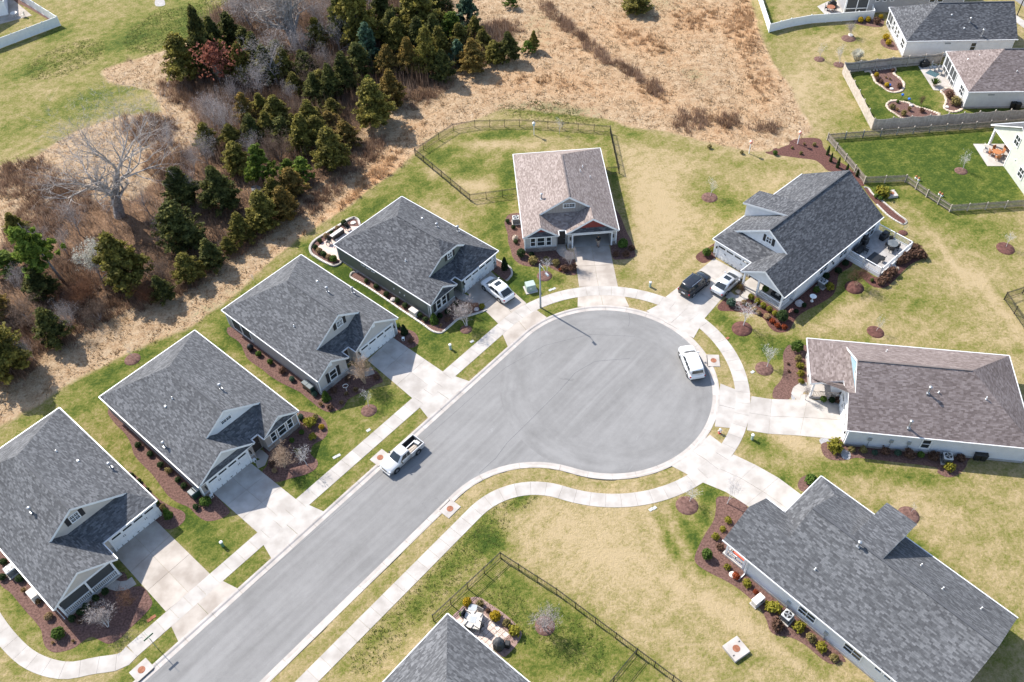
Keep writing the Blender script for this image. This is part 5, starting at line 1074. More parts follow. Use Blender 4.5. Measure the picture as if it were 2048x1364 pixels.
# concrete edging round beds
def edging(pts, i0, i1, w=0.16, h=0.12, mt='stone_white', label=None):
    n = len(pts); seq = [pts[i % n] for i in range(i0, i1+1)]; mb = MB()
    for a, c in zip(seq[:-1], seq[1:]):
        d = c-a; m = (a+c)/2; mb.box((m.x, m.y, h/2), (d.length+0.05, w, h), rz=math.atan2(d.y, d.x))
    o = mb.build('bed_edging', mt); return tag(o, label, 'edging')
def rim(px, w, h, label):
    pts = spline([G(*p) for p in px], 6, False); edging(pts, 0, len(pts)-1, w, h, 'stone_white', label)
rim(zD([(505, 725), (465, 726), (445, 750), (458, 778), (560, 835), (700, 925), (900, 1062), (1080, 1182), (1160, 1240), (1230, 1258), (1270, 1240), (1330, 1190), (1390, 1140), (1480, 1110), (1580, 1080), (1640, 1055)]), 0.22, 0.13, 'long white kerbstone edging of the side bed along the dark green house')
rim(zD([(1725, 612), (1790, 645), (1850, 690), (1865, 740), (1840, 780), (1815, 800)]), 0.22, 0.13, 'short curved white edging right of the dark green house garage')
rim(zP([(1150, 220), (1120, 120), (1060, 75), (1000, 70), (900, 110), (760, 200), (560, 320), (380, 430), (250, 510), (160, 590), (115, 670), (110, 750), (150, 830), (250, 900), (400, 990), (560, 1060), (640, 1065), (720, 1030), (765, 985)]), 0.28, 0.2, 'raised white block wall curving round the pink patio bed')
rim(zF([(1590, 175), (1625, 185), (1660, 230), (1740, 290), (1800, 340), (1860, 390), (1912, 428), (1920, 448), (1900, 462), (1870, 455), (1780, 398), (1690, 310)]), 0.2, 0.12, 'white edging round the narrow red bed behind the white house')
stn = []
for k in range(3):
    mb = MB(); ico = 7
    mb.lathe((0, 0, -0.04), [(0.14, 0), (0.19, 0.07), (0.16, 0.15), (0.06, 0.19)], ico); o = mb.build('stone', 'stone_tan'); stn.append(o.data); bpy.data.objects.remove(o)
for pts, lab in ((K1, 'ring of pale stones round the upper island bed inside the scalloped fence'), (K2, 'ring of pale stones round the lower island bed inside the scalloped fence'), (K3, 'ring of pale stones round the bed at the corner of the pale house')):
    c = sum(pts, Vector((0, 0, 0)))/len(pts); t_ = thing('stone_edging', lab, 'edging', c); L = 0
    for i in range(len(pts)):
        a, d = pts[i], pts[(i+1) % len(pts)]-pts[i]; n = max(1, int(d.length/0.36))
        for k in range(n):
            p = a+d*(k/n)-c; o = mesh_obj('stone', random.choice(stn), t_, (p.x, p.y, 0), random.random()*6); s_ = random.uniform(.75, 1.25); o.scale = (s_*random.uniform(.9, 1.4), s_, s_)

# ------------------------------------------------------------------ fences
def fence_line(px, step):
    W = [G(*p) for p in px]; out = []
    for a, c in zip(W[:-1], W[1:]):
        n = max(1, round((c-a).length/step)); out.append([a.lerp(c, i/n) for i in range(n+1)])
    return out
def iron_fence(px, label, h=1.22, step=2.4, mt='metal_dark'):
    runs = fence_line(px, step); o0 = runs[0][0]; t = thing('iron_fence', label, 'fence', o0)
    seen = []
    for run in runs:
        for p in run:
            if any((p-q).length < 0.1 for q in seen): continue
            seen.append(p); q = p-o0; mb = MB(); mb.box((q.x, q.y, h/2+0.03), (0.08, 0.08, h+0.06)); mb.build('post', mt, t)
        for a, c in zip(run[:-1], run[1:]):
            d = c-a; m = (a+c)/2-o0; an = math.atan2(d.y, d.x)
            for z in (0.15, h-0.18, h-0.03): mb = MB(); mb.box((m.x, m.y, z), (d.length-0.065, 0.032, 0.036), rz=an); mb.build('rail', mt, t)
            bb = MB(); n = int(d.length/0.16)
            for i in range(1, n): q = a.lerp(c, i/n)-o0; bb.box((q.x, q.y, h/2+0.02), (0.021, 0.021, h-0.04), rz=an)
            bb.build('picket', mt, t, kind='stuff')
    return t
iron_fence([(1037, 389.6), (940.4, 402.6), (830.4, 311), (847.5, 300.8), (878.2, 280.3), (907.3, 261.5), (950, 254.6), (1038.9, 253), (1124.3, 258), (1220, 266), (1237.8, 347), (1213, 348.6)], 'black metal fence round the back lawn of the red gabled house')
iron_fence([(867.3, 1241.5), (1001.3, 1116.8), (1112.4, 1188.5), (1273, 1308.2), (1345, 1362), (1420, 1418)], 'black metal fence meeting in a corner above the bottom patio lawn')
iron_fence([(1272.5, 1309), (1226.9, 1364), (1180, 1420)], 'short black fence branch running to the bottom edge', step=2.2)
iron_fence([(2080, 575), (2007.7, 599), (2048, 657), (2075, 696)], 'black fence corner cut off by the right edge')
def picket_fence(px, label, h=1.15, step=2.4):
    runs = fence_line(px, step); o0 = runs[0][0]; t = thing('picket_fence', label, 'fence', o0); seen = []
    for run in runs:
        for p in run:
            if any((p-q).length < 0.1 for q in seen): continue
            seen.append(p); q = p-o0; mb = MB(); mb.box((q.x, q.y, h/2+0.05), (0.11, 0.11, h+0.12)); mb.build('post', 'wood_pale', t)
        for a, c in zip(run[:-1], run[1:]):
            d = c-a; m = (a+c)/2-o0; an = math.atan2(d.y, d.x); nrm = Vector((-d.y, d.x, 0)).normalized()*0.07
            for z in (0.28, h-0.22): mb = MB(); mb.box((m.x, m.y, z), (d.length-0.11, 0.045, 0.09), rz=an); mb.build('rail', 'wood_grey', t)
            n = int(d.length/0.17); bb = MB()
            for i in range(n): q = a.lerp(c, (i+.5)/n)-o0+nrm; bb.box((q.x, q.y, h/2), (0.10, 0.022, h-0.03), rz=an)
            bb.build('picket', 'wood_grey', t, kind='stuff')
    return t
picket_fence([(2048+40, 246), (2007, 253), (1890, 262), (1760, 272), (1653.9, 280.3), (1690, 322), (1727.4, 367.4), (1809.4, 364), (1852, 394), (1898.3, 423.8), (1970, 419), (2048, 413.6), (2090, 411)], 'brown spaced picket fence zigzagging round the green lawn at right')
def board_fence(px, label, h=1.83, step=2.44, scallop=0.16, bw=0.145):
    runs = fence_line(px, step); o0 = runs[0][0]; t = thing('privacy_fence', label, 'fence', o0); seen = []; nb = 0; rest = MB()
    for run in runs:
        for p in run:
            if any((p-q).length < 0.1 for q in seen): continue
            seen.append(p); q = p-o0; mb = MB(); mb.box((q.x, q.y, h/2+0.06), (0.12, 0.12, h+0.12)); mb.build('post', 'wood_pale', t)
        for a, c in zip(run[:-1], run[1:]):
            d = c-a; an = math.atan2(d.y, d.x); nrm = Vector((-d.y, d.x, 0)).normalized()*0.08; n = int(d.length/bw); m = (a+c)/2-o0
            for z in (0.4, 1.4): mb = MB(); mb.box((m.x, m.y, z), (d.length-0.12, 0.05, 0.09), rz=an); mb.build('rail', 'wood_grey', t)
            for i in range(n):
                q = a.lerp(c, (i+.5)/n)-o0+nrm; f = (i+.5)/n; hh = h-scallop*math.sin(math.pi*f)
                if nb < 296: mb = MB(); mb.box((q.x, q.y, hh/2), (d.length/n-0.008, 0.025, hh), rz=an); mb.build('board', 'wood_pale', t); nb += 1
                else: rest.box((q.x, q.y, hh/2), (d.length/n-0.008, 0.025, hh), rz=an)
    if rest.v: rest.build('board', 'wood_pale', t, kind='stuff')
    return t
board_fence([(2100, 232), (2044.4, 239), (1890, 248.5), (1743.6, 259), (1714, 202), (1684.8, 146.4), (1780, 136), (1879, 127.5)], 'scalloped timber board fence round the garden with stone edged beds')
def vinyl_fence(px, label, h=1.5, step=2.4):
    runs = fence_line(px, step); o0 = runs[0][0]; t = thing('vinyl_fence', label, 'fence', o0); seen = []
    for run in runs:
        for p in run:
            if any((p-q).length < 0.1 for q in seen): continue
            seen.append(p); q = p-o0; mb = MB(); mb.box((q.x, q.y, h/2+0.05), (0.13, 0.13, h+0.1)); mb.add([(q.x-.08, q.y-.08, h+.1), (q.x+.08, q.y-.08, h+.1), (q.x+.08, q.y+.08, h+.1), (q.x-.08, q.y+.08, h+.1), (q.x, q.y, h+.18)], [(0, 1, 4), (1, 2, 4), (2, 3, 4), (3, 0, 4), (3, 2, 1, 0)]); mb.build('post', 'pvc_white', t)
        for a, c in zip(run[:-1], run[1:]):
            d = c-a; m = (a+c)/2-o0; an = math.atan2(d.y, d.x)
            mb = MB(); mb.box((m.x, m.y, h/2+0.02), (d.length-0.13, 0.035, h-0.1), rz=an); mb.build('panel', 'pvc_white', t)
            for z in (0.10, h-0.06): mb = MB(); mb.box((m.x, m.y, z), (d.length-0.13, 0.07, 0.12), rz=an); mb.build('rail', 'pvc_white', t)
    return t
vinyl_fence([(1505, -30), (1519, 6.8), (1537.7, 65), (1580, 54), (1620, 47), (1745, 38), (1741, 24)], 'white vinyl fence in front of the grey house at the top')
vinyl_fence([(-60, 116), (0, 97.4), (121.3, 51.3), (75, 22), (30, -6)], 'white vinyl fence corner in the top left', h=1.7)
# ------------------------------------------------------------------ plants: prototypes
def zat(p, py):
    # height over ground point p that shows at photo row py
    lo, hi = 0.0, 40.0
    for _ in range(40):
        m = (lo+hi)/2; c = CM @ (np.array([p.x, p.y, m])-CP); y = 682-FPX*c[1]/c[2]
        if y > py: lo = m
        else: hi = m
    return lo
def mpp(p):  # metres per photo pixel, across, at ground point p
    c = CM @ (np.array([p.x, p.y, 1.5])-CP); return c[2]/FPX
def mesh_from(name, vs, fs, mt):
    me = bpy.data.meshes.new(name); me.from_pydata(vs, [], fs); me.materials.append(MATS[mt]); me.update(); return me
def leafcloud(P, Nrm, size, rs, jit=0.8, aspect=1.6):
    # one leaf spray (two triangles) per point, facing roughly along its normal
    vs = []; fs = []
    for p, n in zip(P, Nrm):
        n = (Vector(n)+Vector(rs.normal(0, jit, 3))).normalized(); a = n.orthogonal().normalized(); th = rs.random()*6.283
        b = n.cross(a); t1 = a*math.cos(th)+b*math.sin(th); t2 = n.cross(t1); s = size*(0.6+0.8*rs.random()); p = Vector(p)
        k = len(vs); vs += [p-t1*s*aspect*.5, p+t2*s*.5+n*s*.15, p+t1*s*aspect*.5, p-t2*s*.5+n*s*.15]; fs += [(k, k+1, k+2), (k, k+2, k+3)]
    return [tuple(v) for v in vs], fs
def cedar_mesh(name, mt, seed, shape='cone', nb=150, per=76, leaf=0.16):
    # unit: 6 m tall, about 3.6 m across; boughs leave gaps between them
    rs = np.random.default_rng(seed); P = []; Nn = []; Ht = 6.0
    for i in range(nb):
        h = rs.random()**0.85; z = 0.25+h*(Ht-0.35)
        if shape == 'cone': r = 1.85*(1-h)**0.95*(0.55+0.45*min(1, h*5+.3))+0.12
        elif shape == 'oval': r = 2.0*(1-h)**0.72*(0.6+0.4*min(1, h*4+.2))+.1
        else: r = 1.8*(1-h**1.25)*(0.75+0.35*min(1, h*3))+0.1
        r *= rs.uniform(0.5, 1.3); az = rs.random()*6.283; up = rs.uniform(0.05, 0.55)
        d = Vector((math.cos(az), math.sin(az), up)).normalized()
        for k in range(per):
            t = 0.35+0.65*rs.random()**0.6; w = 0.08+0.26*(1-t)+0.1*r*0.3
            p = Vector((0, 0, z))+d*r*t+Vector(rs.normal(0, w, 3))*0.75
            p.z = max(0.08, p.z)
            P.append(p); Nn.append((d*1.0+Vector((0, 0, 0.7))))
    vs, fs = leafcloud(P, Nn, leaf, rs, 0.95); return mesh_from(name, vs, fs, mt)
def pine_mesh(name, mt, seed, clear=0.15, nb=70, per=40, R=1.9):
    # open crown of separate needle tufts on visible boughs
    rs = np.random.default_rng(seed); P = []; Nn = []; Ht = 6.0
    for i in range(nb):
        h = clear+(1-clear)*rs.random(); z = h*Ht; f = (h-clear)/(1-clear); r = R*(1-f)**0.8*rs.uniform(.6, 1.15)+0.15; az = rs.random()*6.283
        d = Vector((math.cos(az), math.sin(az), rs.uniform(.1, .6))).normalized()
        for c in range(3):
            q = Vector((0, 0, z))+d*r*(0.45+0.28*c)+Vector(rs.normal(0, .12, 3))
            for k in range(per//3): v = Vector(rs.normal(0, 1, 3)).normalized(); P.append(q+v*0.22*rs.random()); Nn.append(v)
    vs, fs = leafcloud(P, Nn, 0.24, rs, 0.4, 2.2); return mesh_from(name, vs, fs, mt)
def trunk_mesh(name, r, h, mt='bark', lean=0.0, seed=0):
    rs = random.Random(seed); mb = MB(); p = Vector((0, 0, -0.2)); n = 5
    for i in range(n):
        q = Vector((lean*(i+1)/n+rs.uniform(-.05, .05), rs.uniform(-.05, .05), h*(i+1)/n)); mb.tube(p, q, r*(1-0.8*i/n), r*(1-0.8*(i+1)/n), 7, 0, False); p = q
    o = mb.build(name, mt, smooth=True); me = o.data; bpy.data.objects.remove(o); return me
def bare_mesh(seed, Ht, spread, levels=4, trunk_r=0.2, split=3, forks=1, up=0.6, fine=True, twigs=5, low=0.25, mtt='bark', mtb='twig', droop=0.0, ns=(8, 5, 4, 3, 3), rk=1.0):
    # leafless tree: tapering trunk, then limbs that fork down to hair-thin twigs
    rs = random.Random(seed); T = MB(); B = MB()
    def grow(p, d, L, r, lv):
        seg = 4 if lv < 2 else 3; q = p; dd = d
        for i in range(seg):
            f0, f1 = i/seg, (i+1)/seg; w = 0.16+0.07*lv
            dd = (dd+Vector((rs.uniform(-w, w), rs.uniform(-w, w), rs.uniform(-w*.6, w)+(-droop if lv > 1 else 0.03)))).normalized()
            n = q+dd*(L/seg); ra, rb_ = r*(1-0.62*f0), r*(1-0.62*f1)
            (T if lv == 0 else B).tube(q, n, ra, rb_, ns[min(lv, 4)], 0, False)
            if lv < levels and (lv > 0 or (i+1)/seg > low):
                for k in range(split if i == seg-1 else (1 if rs.random() < 0.85 else 2)):
                    ax = Vector((rs.gauss(0, 1), rs.gauss(0, 1), rs.gauss(0, .6))); ax = (ax-dd*ax.dot(dd)).normalized(); s = rs.uniform(0.55, 1.0)*spread
                    nd = (dd*(1-0.35*s)+ax*s+Vector((0, 0, up*0.25))).normalized()
                    grow(n, nd, L*rs.uniform(0.5, 0.78), rb_*rs.uniform(0.5, 0.72)*rk, lv+1)
            q = n
        if lv == levels and twigs:
            for k in range(twigs):
                ax = Vector((rs.gauss(0, 1), rs.gauss(0, 1), rs.gauss(0, 1))).normalized(); e = q+(dd+ax*0.7).normalized()*L*rs.uniform(.4, .9); side = dd.cross(ax).normalized()*max(0.006, r*.35)
                B.add([q-side, q+side, e], [(0, 1, 2)])
    for f in range(forks):
        d0 = Vector((rs.uniform(-.25, .25)*(forks > 1)*2.0, rs.uniform(-.25, .25)*(forks > 1)*2.0, 1)).normalized(); grow(Vector((0, 0, -0.15)), d0, Ht*0.42, trunk_r, 0)
    a = T.build('trunk', mtt, smooth=True); b = B.build('branches', mtb, smooth=False); ma, mb_ = a.data, b.data; bpy.data.objects.remove(a); bpy.data.objects.remove(b); return ma, mb_
CED = {}
for nm, mt in (('dark', 'cedar_dark'), ('olive', 'cedar_olive'), ('rust', 'cedar_rust')):
    CED[nm] = [cedar_mesh('crown_'+nm, mt, 3+i*7+len(nm), sh) for i, sh in enumerate(('cone', 'oval', 'egg'))]
CED['green'] = [cedar_mesh('crown_green', 'pine_green', 77, 'oval', 130, 40, .21), pine_mesh('crown_green', 'pine_green', 5)]
CED['pine'] = [pine_mesh('crown_pine', 'pine_green', 9, 0.30, 80, 42)]
CED['blue'] = [pine_mesh('crown_blue', 'pine_blue', 21, 0.05, 90, 40), pine_mesh('crown_blue', 'pine_blue', 22, 0.05, 80, 40)]
TRK = trunk_mesh('trunk', 0.14, 5.4, 'bark_dark')
CNT = {'k': 0}
def evergreen(base, topy, wpx, kind, label, name='cedar_tree', variant=None, sink=0.0):
    p = G(*base); h = max(1.0, zat(p, topy)); w = wpx*mpp(p); CNT['k'] += 1; k = CNT['k']
    t = thing(name, label, 'tree', p, (k*2.399) % 6.283, 'evergreens in the wood and along its edge')
    lst = CED[kind]; me = lst[(k if variant is None else variant) % len(lst)]
    o = mesh_obj('crown', me, t); sx = w/3.5*1.24; h *= 1.06; o.scale = (sx, sx*(0.92+0.16*((k*7) % 10)/10), h/6.05)
    tr = mesh_obj('trunk', TRK, t); tr.scale = (max(.6, sx), max(.6, sx), h/6.2)
    return t
SZ = lambda h: ''
EV = [
 ((376, 160), 74, 62, 'olive', 'broad olive cedar at the left tip of the wood'), ((424, 150), 22, 50, 'dark', 'tall dark cedar behind the broad olive one at the left tip of the wood'),
 ((461, 152), 86, 40, 'olive', 'olive cedar right of the tall dark cedar by the red leaved sapling'), ((494, 165), 92, 40, 'olive', 'olive cedar left of the grey leafless tree in the upper wood'), ((520, 140), 70, 44, 'dark', 'dark cedar half hidden by grey twigs in the upper wood'),
 ((592, 186), 148, 38, 'olive', 'olive cedar just right of the grey leafless tree'), ((648, 190), 143, 42, 'olive', 'yellow tipped olive cedar in the middle of the wood clearing'), ((668, 202), 133, 40, 'dark', 'dark narrow cedar behind the yellow tipped one'),
 ((694, 182), 110, 46, 'dark', 'dark rounded cedar standing alone beside the bare leaf floor'), ((652, 216), 182, 28, 'dark', 'small dark pointed cedar before the yellow tipped one'), ((668, 234), 200, 36, 'olive', 'small olive cedar right of the small dark pointed one'), ((638, 242), 216, 26, 'olive', 'low bright olive cedar beside a rusty one'),
 ((498, 250), 190, 36, 'rust', 'brown green cedar left of the cedar clump above the wood centre'), ((527, 234), 190, 34, 'olive', 'olive cedar at the back of the clump above the wood centre'), ((560, 252), 196, 52, 'olive', 'wide olive cedar at the front of the clump above the wood centre'), ((568, 280), 238, 42, 'dark', 'dark cedar below the wide olive clump'), ((590, 264), 230, 28, 'olive', 'little olive cedar between the dark one and the rusty pair'),
 ((614, 304), 234, 52, 'olive', 'olive cedar left of the broad one at the wood edge'), ((666, 336), 262, 60, 'olive', 'broad bushy olive cedar at the edge of the brown grass'), ((660, 258), 226, 44, 'rust', 'rusty topped cedar behind the broad bushy one'), ((694, 290), 246, 50, 'rust', 'rust tinged cedar right of the broad bushy one'),
 ((752, 252), 166, 64, 'olive', 'large rounded cedar alone on the meadow edge'), ((786, 208), 144, 46, 'rust', 'rust coloured cedar right of the large rounded one'), ((738, 174), 152, 22, 'green', 'little bright green pine behind the large rounded cedar'), ((762, 152), 112, 22, 'dark', 'slim dark cedar left of the tall rusty one'),
 ((780, 152), 94, 44, 'rust', 'tall rusty cedar third from the left in the edge row'), ((820, 147), 80, 40, 'rust', 'orange tinted cedar in the edge row'), ((859, 152), 60, 42, 'olive', 'slender olive cedar with visible trunk in the edge row'), ((888, 160), 104, 42, 'dark', 'dense dark cedar in front of the slender one'), ((882, 124), 58, 44, 'olive', 'olive cedar behind the dense dark one'),
 ((916, 132), 84, 34, 'blue', 'pale blue green pine in the edge row'), ((946, 142), 82, 48, 'rust', 'rusty olive cedar right of the pale blue green pine'), ((967, 104), 62, 38, 'olive', 'olive cedar behind the right end of the edge row'), ((988, 124), 84, 34, 'olive', 'short olive cedar near the right end of the edge row'), ((1017, 121), 68, 38, 'dark', 'dark green cedar at the right end of the edge row'), ((1001, 127), 100, 18, 'olive', 'tiny cedar at the foot of the right end of the row'),
 ((1056, 107), 84, 22, 'green', 'small round evergreen alone on the brown meadow'), ((1068, 101), 64, 18, 'olive', 'slim evergreen beside the small round one on the meadow'), ((952, 84), 36, 34, 'olive', 'olive cedar on the upper right of the wood'), ((936, 54), -6, 44, 'blue', 'dark blue green cedar cut by the top edge'), ((905, 88), 30, 46, 'green', 'green pine in the upper right of the wood'), ((892, 72), 28, 40, 'olive', 'olive cedar left of the upper green pine'),
 ((840, 74), -24, 72, 'olive', 'tall greyish olive tree cut by the top edge'), ((790, 98), 26, 52, 'dark', 'dark cedar below the tall greyish tree'), ((741, 129), 54, 44, 'blue', 'blue green pine glowing in front of the dark trees'), ((722, 102), -34, 70, 'olive', 'tallest olive cedar behind the blue green pine'), ((697, 92), -24, 50, 'dark', 'dark narrow evergreen left of the tallest olive cedar'), ((868, 30), -60, 60, 'dark', 'dark evergreen mass cut by the top edge'),
 ((530, 373), 298, 50, 'green', 'bright green pine in the clearing below the wood'), ((578, 346), 320, 28, 'green', 'small bright green pine right of the larger one'), ((610, 360), 318, 38, 'green', 'second small bright green pine nearest the broad bushy cedar'), ((588, 390), 340, 46, 'rust', 'rust and green cedar below the two small pines'), ((553, 402), 360, 46, 'olive', 'olive cedar left of the rust and green one'),
 ((534, 452), 388, 62, 'olive', 'large olive cedar above the pink patio'), ((574, 434), 378, 44, 'rust', 'rust topped cedar right of the large olive one'), ((448, 417), 340, 64, 'dark', 'dark open cedar between the big bare tree and the clearing'), ((372, 410), 342, 66, 'dark', 'dark cedar right behind the big bare tree'), ((370, 492), 412, 74, 'dark', 'large dark green cedar below the big bare tree'), ((260, 575), 476, 80, 'olive', 'large olive cedar under the low limbs of the big bare tree'),
 ((429, 534), 484, 52, 'dark', 'round dark cedar above the second house roof'), ((382, 560), 512, 48, 'olive', 'rounded cedar left of the round dark one'), ((461, 506), 476, 30, 'olive', 'small cedar right of the round dark one'), ((489, 482), 430, 46, 'olive', 'cedar between the small one and the large olive one'), ((520, 462), 424, 34, 'olive', 'small olive cedar beside the large olive one above the patio'),
 ((90, 592), 545, 54, 'dark', 'dark cedar at the foot of the leaning pine'), ((118, 682), 622, 58, 'dark', 'round dark cedar alone in the lower left brush'), ((20, 745), 652, 86, 'olive', 'wide pale olive bush tree on the left edge'), ((6, 632), 584, 42, 'rust', 'orange brown cedar on the left edge'), ((22, 542), 508, 54, 'green', 'yellow green bush tree on the left edge above the orange brown one'), ((1275, 24), -14, 50, 'olive', 'round olive tree alone at the top edge of the meadow'), ((1022, 16), -8, 22, 'green', 'little green pine at the top edge'), ((40, 470), 430, 40, 'olive', 'low olive cedar left of the leaning pine'), ((560, 130), 84, 40, 'dark', 'dark cedar in the shadow of the huge bare tree'), ((640, 100), 40, 40, 'olive', 'olive cedar right of the huge bare tree'), ((610, 150), 104, 34, 'dark', 'dark cedar below the huge bare tree'),
 ((500, 120), 60, 40, 'dark', 'dark cedar left of the huge bare tree'), ((820, 60), -10, 46, 'dark', 'dark cedar under the tall greyish tree'), ((770, 70), -20, 50, 'dark', 'dark cedar between the tallest olive cedar and the tall greyish tree'), ((420, 300), 250, 40, 'olive', 'faded olive cedar above the dark open cedar'), ((470, 300), 252, 44, 'olive', 'faded olive cedar left of the clump above the wood centre'),
 ((440, 120), 40, 46, 'dark', 'dark cedar filling in behind the left tip cedars'), ((470, 100), 30, 44, 'dark', 'dark cedar above the olive one by the red leaved sapling'), ((540, 165), 96, 44, 'dark', 'dark cedar directly behind the grey leafless tree'), ((575, 160), 100, 40, 'olive', 'olive cedar peering over the grey leafless tree'), ((620, 165), 110, 44, 'dark', 'dark cedar above the yellow tipped one'), ((635, 205), 150, 40, 'dark', 'dark cedar left of the yellow tipped one'), ((625, 262), 205, 44, 'olive', 'olive cedar between the rusty topped one and the clump'), ((640, 290), 236, 46, 'olive', 'olive cedar behind the broad bushy one'), ((540, 275), 226, 40, 'olive', 'olive cedar at the left front of the clump'), ((510, 285), 232, 44, 'dark', 'dark cedar below the brown green one'), ((720, 150), 90, 44, 'dark', 'dark cedar between the lone rounded one and the tallest'), ((700, 60), -30, 60, 'dark', 'dark evergreen at the top edge left of the tallest'), ((840, 110), 40, 46, 'dark', 'dark cedar behind the orange tinted one'), ((800, 110), 40, 44, 'olive', 'olive cedar behind the tall rusty one'), ((870, 100), 34, 44, 'dark', 'dark cedar behind the slender one'), ((920, 100), 50, 40, 'olive', 'olive cedar behind the pale blue green pine'), ((480, 345), 288, 46, 'olive', 'olive cedar above the dark open cedar at the clearing'), ((330, 600), 556, 40, 'dark', 'low dark cedar left of the rounded one by the meadow')]
for b, ty, w, k, lab in EV: evergreen(b, ty, w, k, lab, 'pine_tree' if k in ('green', 'blue') else 'cedar_tree')
# leaning pine with a clear trunk
p = G(127, 563); t = thing('pine_tree', 'tall leaning pine with a long clear trunk at the lower left', 'tree', p); h = 9.5
mb = MB(); top = (G(59, 461, 0)-p); tip = Vector((-1.6, 0.3, h)); mb.tube((0, 0, -.2), tip*0.5, 0.19, 0.13, 7); mb.tube(tip*0.5, tip, 0.13, 0.03, 7); mb.build('trunk', 'bark', t, smooth=True)
o = mesh_obj('crown', CED['pine'][0], t, (-0.55, 0.1, 0.5), 1.0); o.scale = (1.35, 1.35, h/6.1); o.rotation_euler = (0.02, -0.17, 0.8)
# leafless trees
BIG = bare_mesh(9, 15, 0.92, 4, 0.52, 3, 1, 0.75, True, 6, 0.12, 'bark', 'bark_pale', 0.03, (9, 7, 5, 4, 3), 1.22); HUGE = bare_mesh(12, 17, 0.95, 4, 0.7, 3, 2, 0.45, True, 7, 0.15, 'bark', 'bark_pale', 0.0, (9, 7, 5, 4, 3), 1.2)
MIDB = [bare_mesh(31+i, 8, 0.75, 4, 0.16, 3, 1, 0.6, True, 5, 0.2, 'bark', m_, 0.0, (7, 5, 4, 3, 3)) for i, m_ in enumerate(('twig', 'twig', 'twig'))]
RUSTB = bare_mesh(50, 5, 0.75, 4, 0.09, 3, 4, 0.6, True, 5, 0.2, 'bark_dark', 'brush_rust'); GREYB = bare_mesh(55, 4, 0.85, 4, 0.09, 2, 4, 0.4, True, 5, 0.1, 'twig', 'brush_grey')
def bare(base, topy, meshes, label, unit, wf=1.0, name='bare_tree', group='leafless trees in the wood', cat='tree'):
    p = G(*base); h = zat(p, topy); CNT['k'] += 1
    t = thing(name, label, cat, p, (CNT['k']*1.7) % 6.283, group); zs = max(v.co.z for v in meshes[1].vertices); s = h/zs
    for nm, me in zip(('trunk', 'branches'), meshes): o = mesh_obj(nm, me, t); o.scale = (s*wf, s*wf, s)
    return t
bare((239, 432), 186, BIG, 'big leafless tree with pale spreading limbs left of centre of the wood', 15, 1.4)
bare((592, 94), -120, HUGE, 'huge leafless tree cut by the top edge', 17, 1.0)
bare((557, 170), 58, MIDB[0], 'grey twiggy leafless tree in the upper wood', 8, 1.25); bare((456, 284), 192, MIDB[1], 'slim grey leafless tree above the dark open cedar', 8, .9); bare((418, 332), 250, MIDB[2], 'dark leaning leafless tree beside the big bare tree', 8, .8); bare((138, 512), 452, MIDB[0], 'thin leafless tree right of the leaning pine', 8, .8)
bare((178, 612), 556, RUSTB, 'rusty brown leafless thicket tree below the white flowering tree', 5, 1.3); bare((302, 610), 560, RUSTB, 'small rusty leafless tree right of the thicket one', 5, .8); bare((55, 642), 606, GREYB, 'pale grey spreading thicket at the lower left', 4, 1.7); bare((690, 40), -60, MIDB[1], 'leafless tree at the top edge left of the dark evergreens', 8, 1.1); bare((505, 60), -40, MIDB[2], 'pale leafless tree at the top edge left of the huge one', 8, 1.2); bare((640, 170), 100, GREYB, 'pale twig thicket beside the bare leaf floor', 4, 1.2); bare((600, 240), 196, GREYB, 'pale fan of twigs between the cedar clumps', 4, .9); bare((350, 300), 240, MIDB[1], 'pale leafless tree at the meadow side of the wood', 8, .8); bare((400, 400), 330, MIDB[0], 'leafless tree between two dark cedars right of the big one', 8, .8); bare((740, 30), -70, MIDB[0], 'leafless tree among the dark evergreens at the top', 8, 1.0); bare((560, 320), 262, GREYB, 'twiggy thicket below the olive clump', 4, 1.0); bare((330, 560), 520, GREYB, 'grey thicket left of the rounded cedar', 4, 1.1); bare((200, 640), 596, GREYB, 'grey thicket in front of the rusty one', 4, .9)

for (bx, by, ty, wf, k, lab) in ((470, 40, -40, 1.1, 0, 'leafless tree above the tall dark cedar at the top edge'), (530, 200, 120, .9, 1, 'leafless tree right of the red leaved sapling'), (480, 215, 150, .8, 2, 'leafless tree below the left tip of the wood'), (640, 70, -30, 1.1, 0, 'leafless tree right of the huge cut off one'), (610, 130, 50, .9, 1, 'leafless tree below the huge cut off one'), (680, 110, 20, 1.0, 2, 'leafless tree left of the tallest olive cedar'), (660, 150, 80, .8, 0, 'leafless tree over the bare leaf floor'), (430, 260, 180, .9, 1, 'leafless tree on the meadow side above the faded cedars'), (390, 350, 280, .7, 2, 'leafless tree left of the dark leaning one'), (300, 430, 350, .8, 0, 'leafless tree beside the right limbs of the big bare tree'), (160, 470, 400, .8, 1, 'leafless tree under the left limbs of the big bare tree'), (90, 500, 440, .8, 2, 'leafless tree behind the leaning pine'), (50, 590, 530, .9, 0, 'leafless tree left of the leaning pine foot'), (150, 660, 600, .7, 1, 'leafless tree right of the round dark brush cedar'), (70, 720, 665, .7, 2, 'leafless tree beside the wide pale bush tree'), (230, 540, 480, .7, 1, 'leafless tree behind the white flowering tree'), (510, 330, 262, .8, 2, 'leafless tree above the bright green pines'), (720, 40, -60, 1.0, 1, 'leafless tree behind the blue green pine'), (585, 210, 150, .7, 2, 'leafless tree between the two cedar clumps'), (330, 480, 420, .8, 2, 'leafless tree among the dark cedars below the big one')):
    bare((bx, by), ty, MIDB[k], lab, 8, wf)
